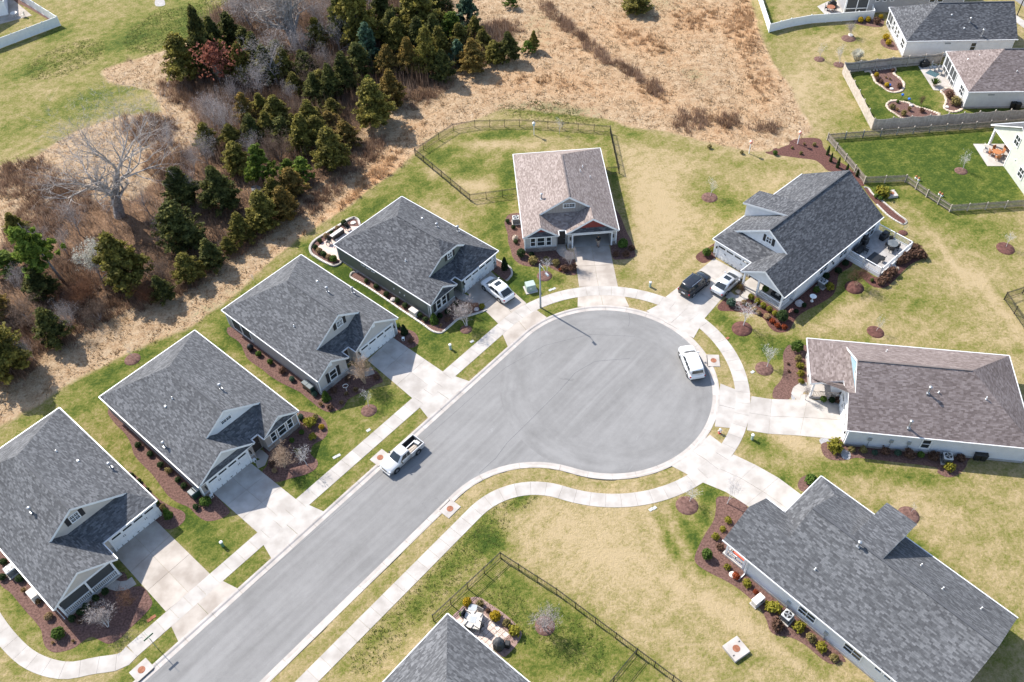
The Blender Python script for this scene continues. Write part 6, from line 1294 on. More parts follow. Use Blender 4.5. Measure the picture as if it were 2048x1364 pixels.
# white flowering tree, red-leaved sapling: twigs with blossom or held leaves
def sprinkle(meshes, mt, seed, n, size):
    rs = np.random.default_rng(seed); co = np.array([v.co[:] for v in meshes[1].vertices]); z = co[:, 2]; co = co[z > z.max()*.3]; i = rs.integers(0, len(co), n); P = co[i]+rs.normal(0, .10, (n, 3)); vs, fs = leafcloud(P, rs.normal(0, 1, (n, 3)), size, rs); return mesh_from('blossom', vs, fs, mt)
t = bare((206, 566), 484, MIDB[2], 'white flowering tree left of the big olive cedar', 8, .8, 'flowering_tree'); o = mesh_obj('blossom', sprinkle(MIDB[2], 'blossom', 3, 3200, .15), t); o.scale = t.children[1].scale
t = bare((443, 174), 120, MIDB[1], 'small sapling holding dry red leaves at the left tip of the wood', 8, .42, 'sapling'); o = mesh_obj('dry_leaves', sprinkle(MIDB[1], 'leaf_dead', 4, 800, .30), t); o.scale = t.children[1].scale

# ------------------------------------------------------------------ garden trees in mulch rings
YT = [bare_mesh(70+i, 3.6, 0.55, 3, 0.060, 3, 1, 0.7, True, 5, 0.3, 'twig_white', 'twig_white', 0.0, (6, 4, 3, 3, 3)) for i in range(3)]; CM_ = [bare_mesh(80+i, 3.2, 0.6, 3, 0.05, 3, 4, 0.8, True, 6, 0.3, m1, m2, 0.0, (6, 4, 3, 3, 3)) for i, (m1, m2) in enumerate((('twig_tan', 'twig_tan'), ('twig_white', 'twig'), ('twig_tan', 'leaf_russet')))]
RING = []
for i in range(2):
    mb = MB(); mb.lathe((0, 0, -0.05), [(0.86, 0), (0.82, 0.07), (0.55, 0.17), (0.2, 0.2)], 18); o = mb.build('mulch_ring', 'mulch' if i else 'mulch_red', smooth=True); RING.append(o.data); bpy.data.objects.remove(o)
def ring(px, r, red=0, hs=1.0):
    o = mesh_obj('mulch_ring', RING[0 if red else 1], None, G(*px), random.random()*6); r *= .9; o.scale = (r/.86, r/.86*random.uniform(.92, 1.05), hs); o['kind'] = 'structure'; return o
def young(base, topy, label, mi=0, cm=False, wf=1.0, rg=None, red=0, name='young_tree', hs=1.0):
    t = bare(base, topy, (CM_ if cm else YT)[mi], label, 3.5, wf, 'crape_myrtle' if cm else name, 'leafless garden trees')
    if rg: ring(rg[:2], rg[2], red, hs)
    return t
young((934, 653), 603, 'pale leafless tree with a broad crown before the dark green house', 1, True, 1.0, (932, 659, .85)); young((943, 628), 600, 'reddish twiggy tree by the dark green house walk', 2, True, 1.0)
young((731.6, 766), 716, 'tan multi stemmed tree by the walk of the greige house', 0, True, 1.1); young((738, 814), 778, 'thin leafless tree in the round mulch ring before the greige house', 0, False, .8, (738, 821, 1.0))
young((569, 936), 898, 'tan vase shaped leafless shrub tree before the skirt roofed house', 0, True, 1.2); young((615, 930), 893, 'small pale leafless tree right of the vase shaped one', 1, False, 1.0)
young((262, 1206), 1178, 'pinkish leafless tree beside the lower left driveway', 2, True, 1.0); young((216, 1254), 1222, 'pale star shaped leafless tree in the lower left front bed', 1, True, 1.1)
young((268, 716), 690, 'thin slanting sapling in a ring behind the skirt roofed house', 0, False, .6, (265, 718.6, 1.1)); young((510, 567), 545, 'little reddish sapling behind the greige house', 2, False, .6)
young((1421, 393), 355, 'small leafless tree left behind the white sided house', 0, False, .9, (1419, 395, 1.25)); young((1486.7, 654), 606, 'white barked leafless tree before the white sided house porch', 1, False, 1.2, (1484, 657.5, 1.35), 1, hs=1.5); young((1533, 735), 695, 'white barked leafless tree left of the pale blue dormer house', 2, False, 1.1, (1528.5, 737.4, 1.2), 0)
young((1752, 663), 632, 'small leafless tree between the white sided and blue dormer houses', 0, False, .8, (1751, 664, 1.15), 1); young((1708.6, 573), 530, 'twiggy tree on a tall mulch mound below the deck', 2, True, 1.0, (1708.6, 575, 1.3), 1, hs=2.2); young((2012, 495), 465, 'small leafless tree in a ring near the right edge', 1, False, 1.0, (2011, 497, 1.35), 1); young((1806, 465), 443, 'thin sapling by the tip of the red edged bed', 0, False, .5, (1806, 466, .7), 1)
young((1926, 339), 300, 'pale leafless tree inside the picket fenced lawn', 2, False, 1.0, (1922, 342, 1.0)); young((1379, 1004), 975, 'white twigged tree in the ring before the lower right house', 1, False, 1.2, (1374, 1011, 1.25)); young((1454, 1007), 962, 'pale leafless tree at the driveway bed of the lower right house', 2, False, 1.0); young((1088, 1254), 1214, 'bushy pale tree in the ring on the bottom fenced lawn', 1, True, .9, (1090, 1252, 1.1)); ring((1817, 1031), 1.2); young((1822, 1025), 1008, 'thin sapling behind the raised shed roof', 0, False, .7)
young((1700, 73), 42, 'pale forked tree in the ring below the white vinyl fence', 1, True, .9, (1697, 77, 1.3)); young((1639, 117), 82, 'left small leafless tree of a pair on the upper lawn', 0, False, .9, (1638.5, 118.5, 1.0)); young((1679, 128), 88, 'right small leafless tree of a pair on the upper lawn', 2, False, .9, (1678, 129.5, 1.0))
young((1119, 268), 234, 'small leafless tree by the back fence of the red gabled house', 0, False, .9); young((1094, 547), 517, 'small white leafless tree behind the street lamp', 1, False, 1.1, (1089, 552, 1.1)); young((1140, 530), 492, 'white stemmed crape myrtle at the open garage driveway', 1, True, .9); young((1480, 592), 560, 'bare twiggy shrub tree by the white house walk', 2, True, .6); young((1610, 800), 770, 'low bare shrub tree in the bed by the porch walk', 1, True, .5)
young((1905, 160), 130, 'bare twiggy bush tree inside the scalloped fence near the island bed', 2, True, 1.0); young((1842, 210), 188, 'bare russet twigs at the right of the lower island bed', 2, True, .9)

# ------------------------------------------------------------------ shrubs
def shrub_mesh(name, mt, seed, n=420, shape='ball', leaf=0.16):
    rs = np.random.default_rng(seed); P = []; Nn = []
    lob = [Vector(rs.normal(0, 1, 3)).normalized()*0.22 for _ in range(6)]
    for i in range(n):
        v = Vector(rs.normal(0, 1, 3)).normalized()
        if v.z < -0.35: v.z = -v.z*0.5
        r = (0.62+0.38*rs.random()**.5)
        if shape == 'cone': hz = rs.random(); rr = (1-hz)**.7*.85+.1; p = Vector((v.x*rr*r, v.y*rr*r, hz*2.0-.9))
        elif shape == 'column': hz = rs.random(); rr = .62*(1-hz**3)+.1; p = Vector((v.x*rr*r, v.y*rr*r, hz*2.0-.9))
        elif shape == 'loose': p = v*r*(.7+.5*rs.random())+lob[i % 6]*1.6
        else: p = v*r*0.95+lob[i % 6]*.45
        P.append(Vector((p.x, p.y, p.z+.85))); Nn.append(v+Vector((0, 0, .25)))
    vs, fs = leafcloud(P, Nn, leaf*2, rs, .45)
    return mesh_from(name, vs, fs, mt)
def grass_mesh(name, mt, seed, n=260, h=1.6):
    rs = np.random.default_rng(seed); vs = []; fs = []
    for i in range(n):
        a = rs.random()*6.283; sp = rs.random()**.6; b = Vector((math.cos(a)*.25*sp, math.sin(a)*.25*sp, 0)); tip = Vector((math.cos(a)*sp*1.0, math.sin(a)*sp*1.0, h*(1-.45*sp*sp)*rs.uniform(.75, 1.1))); s = Vector((-math.sin(a), math.cos(a), 0))*.05; k = len(vs); m = b.lerp(tip, .55)+Vector((0, 0, .25*sp)); vs += [b-s, b+s, m+s*.8, m-s*.8, tip]; fs += [(k, k+1, k+2, k+3), (k+3, k+2, k+4)]
    return mesh_from(name, [tuple(v) for v in vs], fs, mt)
SHR = {}
for nm, mt, sh in (('box', 'leaf_boxwood', 'ball'), ('dark', 'leaf_dark', 'ball'), ('green', 'leaf_green', 'ball'), ('yel', 'leaf_yellow', 'loose'), ('gold', 'leaf_gold', 'ball'), ('olive', 'leaf_olive', 'loose'), ('russet', 'leaf_russet', 'loose'), ('red', 'leaf_redorange', 'loose'), ('blue', 'leaf_bluegreen', 'ball'), ('tanb', 'leaf_tan', 'ball'), ('ylime', 'leaf_yellow', 'ball')):
    SHR[nm] = [shrub_mesh('shrub_'+nm, mt, 100+i*13+len(nm), 520 if sh != 'loose' else 340, sh, .13 if sh != 'loose' else .17) for i in range(2)]
SHR['cone'] = [shrub_mesh('shrub_cone', 'leaf_green', 301, 620, 'cone', .12)]; SHR['conedark'] = [shrub_mesh('shrub_cone', 'leaf_dark', 302, 620, 'cone', .12)]; SHR['column'] = [shrub_mesh('shrub_column', 'leaf_boxwood', 303, 520, 'column', .11)]; SHR['tan'] = [grass_mesh('grass_clump', 'leaf_tan', 305), grass_mesh('grass_clump', 'leaf_tan', 306)]
def shrub(px, r, kind, label, group, hz=None, name=None, cat='shrub'):
    p = G(*px); CNT['k'] += 1; k = CNT['k']; me = SHR[kind][k % len(SHR[kind])]
    o = mesh_obj(name or ('grass_clump' if kind == 'tan' else 'shrub'), me, None, (p.x, p.y, 0.0), (k*2.1) % 6.283); r *= .70; h = (hz or r/.7)*.74; f = random.uniform(.93, 1.08)
    o.scale = (r*f, r*(2-f), h); return tag(o, label, 'grass' if kind == 'tan' else cat, group)
ORD = ['first', 'second', 'third', 'fourth', 'fifth', 'sixth', 'seventh', 'eighth', 'ninth', 'tenth', 'eleventh', 'twelfth']
DS = dict(box='clipped dark green shrub', dark='small deep green shrub', green='bright green shrub', yel='yellow green shrub', gold='golden yellow shrub', olive='olive brown shrub', russet='russet dormant shrub', red='orange red shrub', blue='blue green shrub', tanb='round tan shrub', ylime='round yellow shrub', cone='cone shaped green shrub', conedark='cone shaped dark shrub', column='slim columnar evergreen', tan='tan dormant grass mound')
def row(z, lst, where, group):
    if 'from the left' in where: lst = sorted(lst, key=lambda e: e[0])
    if 'from the right' in where: lst = sorted(lst, key=lambda e: -e[0])
    if 'from the top' in where: lst = sorted(lst, key=lambda e: e[1])
    cnt = {}; tot = {}
    for e in lst: tot[e[3]] = tot.get(e[3], 0)+1
    for e in lst:
        x, y, r, k = e[:4]; hz = e[4] if len(e) > 4 else None; i = cnt.get(k, 0); cnt[k] = i+1
        lab = (f'only {DS[k]} {where}' if tot[k] == 1 else f'{ORD[i]} {DS[k]} {where}')
        shrub(z([(x, y)])[0], r, k, lab, group, hz)
row(r7, [(28, 668, .5, 'box'), (22, 758, .5, 'box'), (122, 768, .55, 'box'), (145, 832, .5, 'tan'), (230, 900, .5, 'tan'), (292, 988, .55, 'tanb'), (352, 1092, .85, 'green', .8), (312, 1137, .3, 'tan'), (432, 1127, .3, 'tan')], 'left of the lower left house, from the back', 'shrubs of the lower left house')
row(r7, [(622, 842, .5, 'box'), (566, 882, .5, 'box'), (512, 930, .5, 'box'), (478, 962, .5, 'box'), (430, 1002, .5, 'box'), (600, 940, .3, 'red'), (570, 940, .35, 'russet'), (470, 1010, .4, 'russet')], 'below the screened porch, from the driveway', 'shrubs of the lower left house')
row(r7, [(775, 158, .35, 'box'), (818, 192, .35, 'box'), (865, 245, .35, 'box'), (922, 322, .4, 'green'), (957, 347, .4, 'olive'), (988, 395, .75, 'cone', 1.0)], 'right of the lower left house, from the back', 'shrubs of the lower left house')
row(zB, [(325, 898, .5, 'box'), (412, 962, .48, 'box'), (490, 1042, .48, 'box'), (550, 1087, .45, 'olive'), (617, 1152, .45, 'box'), (662, 1197, .48, 'box'), (712, 1248, .4, 'box'), (824, 1320, .8, 'green', .75), (750, 1352, .45, 'box')], 'left of the skirt roofed house, from the back', 'shrubs of the skirt roofed house')
row(zB, [(1520, 690, .5, 'blue'), (1592, 735, .75, 'yel'), (1627, 692, .45, 'olive'), (1676, 762, .45, 'gold'), (1607, 832, .5, 'yel'), (1527, 800, .4, 'green'), (1455, 860, .4, 'green'), (1326, 1082, .4, 'tanb'), (1310, 1032, .4, 'russet'), (1500, 945, .45, 'olive')], 'before the skirt roofed house, from the right', 'shrubs of the skirt roofed house')
row(zC, [(395, 848, .5, 'green'), (487, 912, .5, 'green'), (585, 982, .5, 'russet'), (662, 1047, .48, 'blue'), (842, 1168, .5, 'blue'), (937, 1200, .85, 'cone', 1.0)], 'left of the greige house, from the back', 'shrubs of the greige house')
row(zC, [(1172, 1132, .62, 'tan', .5), (1097, 1162, .5, 'tan', .42), (1057, 1232, .5, 'tan', .42), (1000, 1135, .45, 'russet'), (965, 1272, .45, 'russet'), (890, 1245, .5, 'tan', .4), (1340, 1030, .45, 'russet'), (1110, 1040, .4, 'russet')], 'before the greige house, from the right', 'shrubs of the greige house')
row(zC, [(1510, 622, .45, 'green'), (1560, 670, .8, 'conedark', 1.0), (1610, 740, .4, 'russet')], 'right of the garage of the greige house', 'shrubs of the greige house')
row(zD, [(585, 812, .4, 'box'), (672, 862, .48, 'box'), (762, 932, .5, 'box'), (857, 987, .5, 'box'), (927, 1032, .5, 'box'), (1056, 1115, .5, 'box'), (1108, 1155, .5, 'box'), (1182, 1165, .9, 'cone', 1.05)], 'beside the dark green house, from the back', 'shrubs of the dark green house')
row(zD, [(1235, 1120, .5, 'dark'), (1300, 1085, .5, 'dark'), (1375, 1010, .5, 'dark'), (1385, 1075, .4, 'olive'), (1240, 1200, .4, 'tan'), (1602, 1037, .42, 'yel'), (1300, 1150, .45, 'russet')], 'before the dark green house, from the left', 'shrubs of the dark green house')
shrub(zD([(1802, 690)])[0], .85, 'conedark', 'tall dark cone shaped shrub right of the dark green house garage', 'shrubs of the dark green house', 1.25)
row(zP, [(825, 200, .55, 'box'), (690, 305, .45, 'tanb'), (565, 398, .4, 'box'), (450, 468, .5, 'tanb'), (315, 568, .45, 'box'), (225, 708, .5, 'box'), (310, 792, .6, 'tanb'), (400, 852, .55, 'box'), (510, 922, .55, 'tanb'), (612, 965, .65, 'green')], 'round the pink patio, from the top', 'shrubs round the pink patio')
row(zE, [(235, 704, .42, 'box'), (285, 754, .42, 'box'), (305, 880, .42, 'box'), (350, 990, .8, 'box', .9), (440, 990, .5, 'dark'), (457, 1045, .75, 'olive', .6), (570, 1035, .5, 'olive'), (650, 1065, .65, 'olive', .55), (720, 1115, .6, 'russet'), (790, 1105, .6, 'russet'), (685, 1112, .25, 'red')], 'beside the red gabled house, from the back left', 'shrubs of the red gabled house')
row(zE, [(1215, 912, .95, 'green', .9), (1160, 987, .5, 'russet'), (1245, 987, .55, 'russet'), (1290, 935, .5, 'russet')], 'right of the open garage', 'shrubs of the red gabled house')
row(zF, [(360, 705, .75, 'green', .8), (410, 668, .45, 'yel')], 'left of the white house garage', 'shrubs of the white sided house')
row(zFp, [(350, 665, .56, 'ylime'), (457, 740, .56, 'ylime'), (557, 803, .52, 'ylime'), (660, 868, .52, 'ylime'), (755, 940, .48, 'ylime'), (235, 745, .5, 'tanb', .42), (330, 785, .45, 'tan'), (405, 860, .5, 'tanb', .4), (482, 918, .48, 'tanb', .38), (632, 985, .6, 'tanb', .48), (715, 1062, .42, 'red'), (805, 1137, .4, 'red'), (922, 1160, .4, 'red'), (868, 1030, .98, 'box', 1.15)], 'at the white house porch, from the walk', 'shrubs of the white sided house')
shrub(c2([(1240, 345)])[0], .8, 'blue', 'grey green mound at the left end of the white house porch bed', 'shrubs of the white sided house')
row(zF, [(1215, 990, .6, 'green'), (1320, 965, .65, 'yel'), (1290, 880, .6, 'dark'), (1120, 1105, .45, 'dark'), (1385, 840, .6, 'dark'), (1440, 780, .6, 'dark'), (1060, 1150, .4, 'dark')], 'in the white house shaded bed, from the right', 'shrubs of the white sided house')
row(zDk, [(760, 965, .7, 'russet'), (855, 890, .75, 'russet'), (935, 815, .75, 'russet'), (1070, 660, .7, 'russet'), (1130, 610, .75, 'russet'), (1205, 570, .75, 'russet'), (1285, 560, .75, 'russet'), (1355, 545, .75, 'russet'), (1400, 575, .6, 'russet'), (1290, 465, .7, 'russet'), (1225, 430, .6, 'russet'), (630, 930, .35, 'green')], 'round the deck corner, from the bottom', 'russet hedge plants round the deck')
row(r3, [(1215, 1140, 1.15, 'yel', .95), (1180, 1155, .45, 'green'), (1205, 1170, .45, 'green')], 'by the white edged bed behind the white house', 'shrubs behind the white house')
row(r3, [(897, 905, .45, 'column', 1.0), (915, 945, .45, 'column', 1.0), (955, 980, .5, 'column', 1.15), (1010, 1000, .42, 'column', .8), (1068, 1030, .42, 'column', .8), (590, 905, .5, 'green'), (760, 848, .4, 'tan'), (820, 853, .35, 'olive'), (742, 902, .3, 'olive'), (690, 870, .25, 'olive'), (205, 868, .4, 'olive'), (395, 898, .35, 'olive')], 'by the picket fence mulch bed, from the top', 'plants of the large red mulch bed')
row(zG, [(405, 150, .95, 'green', 1.1), (418, 218, .48, 'olive'), (430, 268, .5, 'yel'), (436, 322, .48, 'yel'), (440, 380, .4, 'yel'), (345, 247, .2, 'russet'), (350, 300, .2, 'russet')], 'left of the blue dormer house, from the top', 'shrubs of the blue dormer house')
row(zG, [(680, 860, .95, 'yel', .95), (800, 872, .42, 'olive'), (882, 877, .48, 'olive'), (967, 895, .45, 'blue'), (1042, 887, .55, 'russet'), (1132, 897, .5, 'blue'), (1217, 912, .65, 'russet'), (1297, 912, .5, 'green'), (1388, 927, .65, 'russet'), (1582, 935, .55, 'russet'), (1503, 1000, .65, 'yel', .6)], 'near side of the blue dormer house, from the left', 'shrubs of the blue dormer house')
row(r9, [(316, 425, .42, 'yel'), (284, 475, .35, 'yel'), (241, 520, .42, 'yel'), (266, 580, .42, 'russet'), (190, 632, .75, 'green', .85), (311, 695, .38, 'yel'), (361, 751, .42, 'red'), (426, 795, .48, 'yel'), (476, 841, .28, 'red'), (574, 935, .8, 'yel', .65), (599, 1038, .7, 'russet'), (730, 1048, .65, 'yel', .7), (799, 1114, .55, 'olive'), (860, 1170, .55, 'yel', .6), (932, 1232, .45, 'olive')], 'along the lower right house, from the top', 'shrubs of the lower right house')
shrub(r9([(795, 200)])[0], .85, 'green', 'round green shrub beside the lower right driveway', 'shrubs of the lower right house', .9)
row(zI, [(578, 300, .62, 'gold', .7), (845, 315, .45, 'olive'), (1018, 445, .28, 'russet'), (1170, 590, .75, 'gold', .7), (1397, 725, .45, 'olive'), (1558, 890, .68, 'yel'), (452, 525, .32, 'green')], 'round the bottom patio, from the fence', 'shrubs round the bottom patio')
row(r3, [(1088, 130, .65, 'gold', .7), (1132, 127, .65, 'gold', .7), (1185, 137, .7, 'russet'), (1207, 110, .6, 'gold'), (1237, 232, .75, 'gold'), (1252, 262, .7, 'gold')], 'beside the top right house, from the left', 'shrubs of the top right house'); SHR['pampas'] = [grass_mesh('grass_clump', 'blossom', 309, 420, 1.6)]; shrub(r3([(1066, 352)])[0], 1.7, 'pampas', 'tall pale pampas grass clump on the upper lawn', 'grasses', 1.7, 'grass_clump', 'grass')
row(zK, [(562, 772, .55, 'gold', .6), (668, 868, .55, 'gold', .5), (578, 812, .42, 'russet'), (610, 830, .4, 'russet'), (700, 800, .35, 'tan'), (795, 880, .5, 'russet'), (730, 720, .4, 'russet'), (660, 785, .35, 'tan')], 'in the upper stone ringed island, from the left', 'plants of the fenced garden')
row(zK, [(722, 1090, .5, 'olive'), (770, 1112, .5, 'tan'), (890, 1110, .6, 'tan', .7), (836, 1152, .5, 'olive'), (1022, 1125, .45, 'russet'), (776, 1032, .35, 'green')], 'in the lower stone ringed island, from the left', 'plants of the fenced garden'); row(zK, [(1290, 975, .75, 'russet'), (1352, 1050, .95, 'olive', .8)], 'in the pale house corner bed', 'plants of the fenced garden')

# ------------------------------------------------------------------ uncountable cover: meadow tufts, brush, lawn tussocks
def scatter(mask, n, seed):
    rs = np.random.default_rng(seed); ii = np.flatnonzero(mask); ii = rs.choice(ii, min(n, len(ii)*3), replace=True); return PW[ii]+rs.uniform(-.25, .25, (len(ii), 2)), rs
inframe = (PP[:, 0] > -140) & (PP[:, 0] < 2190) & (PP[:, 1] > -160) & (PP[:, 1] < 1460)
offb = np.ones(len(PW), bool)
def blades(name, XY, rs, h0, h1, nb, width, spread, mt, hs=None):
    n = len(XY); m = n*nb; base = np.repeat(XY, nb, 0); az = rs.random(m)*6.283; sp = rs.random(m)*spread; h = rs.uniform(h0, h1, m)*(1 if hs is None else np.repeat(hs, nb))
    j = rs.normal(0, spread*.35, (m, 2)); b0 = base+j; wx, wy = -np.sin(az)*width, np.cos(az)*width
    V = np.zeros((m, 3, 3)); V[:, 0, 0] = b0[:, 0]-wx; V[:, 0, 1] = b0[:, 1]-wy; V[:, 1, 0] = b0[:, 0]+wx; V[:, 1, 1] = b0[:, 1]+wy; V[:, :2, 2] = -0.05
    V[:, 2, 0] = b0[:, 0]+np.cos(az)*sp; V[:, 2, 1] = b0[:, 1]+np.sin(az)*sp; V[:, 2, 2] = h
    me = bpy.data.meshes.new(name); me.vertices.add(m*3); me.vertices.foreach_set('co', V.astype(np.float32).ravel()); me.loops.add(m*3); me.loops.foreach_set('vertex_index', np.arange(m*3, dtype=np.int32)); me.polygons.add(m); me.polygons.foreach_set('loop_start', np.arange(0, m*3, 3, dtype=np.int32)); me.polygons.foreach_set('loop_total', np.full(m, 3, dtype=np.int32)); me.update(calc_edges=True); me.materials.append(MATS[mt])
    return mesh_obj(name, me)
mead = (me_ > .55) & (wo_ < .6) & inframe
XY, rs = scatter(mead & (orr < .5), 11000, 1); tag(blades('dry_grass', XY, rs, .06, .30, 4, .08, .55, 'straw'), 'pale dry meadow grass covering the open ground behind the houses', 'grass', kind='stuff')
rsel = orr*RNG.uniform(.2, 1.3, len(orr)); XY, rs = scatter(mead & (rsel > .5), 3200, 2); tag(blades('broom_sedge', XY, rs, .2, .7, 5, .06, .45, 'straw_orange'), 'orange broom sedge drifts in the meadow', 'grass', kind='stuff')
def blobs(lst):
    a = np.zeros(len(PW))
    for x, y, rx, ry, an in lst:
        t_ = math.radians(an); dx, dy = PP[:, 0]-x, PP[:, 1]-y; e1 = dx*math.cos(t_)+dy*math.sin(t_); e2 = -dx*math.sin(t_)+dy*math.cos(t_); a = np.maximum(a, np.exp(-((e1/rx)**2+(e2/ry)**2)))
    return a
br = blobs([(1097, 20, 30, 16, 30), (1130, 50, 40, 14, 40), (1170, 85, 40, 14, 38), (1206, 113, 40, 14, 38), (1261, 147, 40, 14, 38), (1310, 178, 26, 18, 38), (1390, 240, 40, 22, 10), (1450, 240, 36, 16, 0), (1530, 258, 36, 14, 0), (1370, 250, 30, 18, 0), (730, 310, 70, 26, -40), (640, 400, 80, 20, -38), (500, 485, 80, 18, -38), (400, 552, 80, 20, -35), (250, 610, 90, 26, -20), (120, 672, 90, 34, -25), (30, 740, 60, 36, -30), (250, 118, 40, 12, -15), (370, 190, 60, 30, 20), (300, 260, 70, 40, 10), (420, 230, 40, 40, 0), (110, 400, 100, 60, 0), (40, 350, 80, 50, 0), (340, 330, 60, 60, 0), (60, 470, 60, 50, 0), (150, 560, 80, 60, 0), (60, 680, 60, 40, 0), (860, 190, 60, 16, -30), (1000, 60, 50, 20, 0)])
XY, rs = scatter(inframe & (br*RNG.uniform(.3, 1.4, len(br)) > .55) & (me_ > .5), 5200, 3); tag(blades('brush', XY, rs, .3, 1.2, 9, .035, .7, 'brush'), 'low brown leafless brush along the edge of the wood', 'brush', kind='stuff')
XY, rs = scatter(inframe & (wo_ > .5), 4200, 4); tag(blades('undergrowth', XY, rs, .4, 2.2, 9, .03, .9, 'brush_grey'), 'grey leafless undergrowth on the floor of the wood', 'brush', kind='stuff')
XY, rs = scatter(inframe & (wo_ > .55) & (PP[:, 1] < 330) & (PP[:, 0] > 400), 2600, 14); tag(blades('thicket', XY, rs, .8, 3.6, 11, .035, .9, 'stalks'), 'tall tangled bare thicket filling the upper wood', 'brush', kind='stuff')
lawn = inframe & (me_ < .4) & (ro > .9) & (gn > .42); XY, rs = scatter(lawn, 26000, 5)
lb = []
tus = blobs([(975, 1060, 60, 40, -50), (905, 1130, 90, 40, -48), (830, 1200, 90, 40, -48), (760, 1280, 90, 40, -48), (1040, 1000, 40, 20, -30), (1100, 225, 110, 22, 5), (430, 50, 110, 60, -30), (330, 60, 90, 40, -20), (130, 120, 90, 30, -20), (1000, 1230, 60, 60, 0), (1130, 1280, 100, 50, 30)])
XY, rs = scatter(inframe & (tus > .4) & (ro > 4.2), 9000, 6); tag(blades('grass_tussock', XY, rs, .03, .11, 5, .06, .2, 'grass_tuft'), 'short green grass tussocks in the rougher lawns', 'grass', kind='stuff')
# ------------------------------------------------------------------ vehicles
def paint(name, c, metal=0.0, rough=0.25):
    m, t, b = _new(name); b.inputs['Base Color'].default_value = (*c, 1); b.inputs['Metallic'].default_value = metal; b.inputs['Roughness'].default_value = rough; b.inputs['Coat Weight'].default_value = 0.8; b.inputs['Coat Roughness'].default_value = 0.04
paint('paint_white', (0.78, 0.78, 0.78)); paint('paint_black', (0.012, 0.012, 0.014)); paint('paint_silver', (0.62, 0.63, 0.64), 0.35, 0.3); paint('paint_champagne', (0.60, 0.585, 0.56), 0.4, 0.3)
mat_plain('tyre', (0.018, 0.018, 0.018), 0.85); mat_plain('rim', (0.50, 0.50, 0.51), 0.3, 0.8); mat_plain('trim_black', (0.015, 0.015, 0.016), 0.5); mat_plain('tail_red', (0.35, 0.012, 0.012), 0.15); mat_plain('headlight', (0.70, 0.72, 0.74), 0.08, 0.2); mat_plain('plate', (0.72, 0.72, 0.72), 0.5); mat_plain('chrome', (0.62, 0.62, 0.63), 0.15, 0.9); mat_plain('bumper_grey', (0.25, 0.25, 0.26), 0.5)
def loft(mb, rings, mi=0, cap=True):
    n = len(rings[0]); b = len(mb.v)
    for r in rings:
        for p in r: mb.v.append(tuple(p))
    for k in range(len(rings)-1):
        for i in range(n): j = (i+1) % n; mb.f.append((b+k*n+i, b+k*n+j, b+(k+1)*n+j, b+(k+1)*n+i)); mb.m.append(mi)
    if cap: mb.f.append(tuple(b+i for i in range(n-1, -1, -1))); mb.m.append(mi); mb.f.append(tuple(b+(len(rings)-1)*n+i for i in range(n))); mb.m.append(mi)
def wheel(root, x, y, r=0.34, w=0.22):
    s = 1 if y > 0 else -1
    mb = MB(); mb.T = Matrix.Translation((x, y, r)) @ Matrix.Rotation(-s*math.pi/2, 4, 'X')
    mb.lathe((0, 0, 0), [(r*.6, -w/2), (r*.94, -w/2), (r, -w*.3), (r, w*.3), (r*.94, w/2), (r*.66, w/2), (r*.62, w*.36)], 20); wh = mb.build('wheel', 'tyre', root, smooth=True)
    rb = MB(); rb.T = mb.T; rb.lathe((0, 0, w*.34), [(r*.64, 0), (r*.62, .03), (r*.5, .02)], 16)
    for k in range(5):
        a = k*2*math.pi/5; rb.box((math.cos(a)*r*.33, math.sin(a)*r*.33, w*.34+.04), (r*.58, .09, .035), rz=a)
    rb.lathe((0, 0, w*.34), [(r*.17, 0), (r*.15, .07), (r*.05, .08)], 10); rb.build('rim', 'rim', wh)
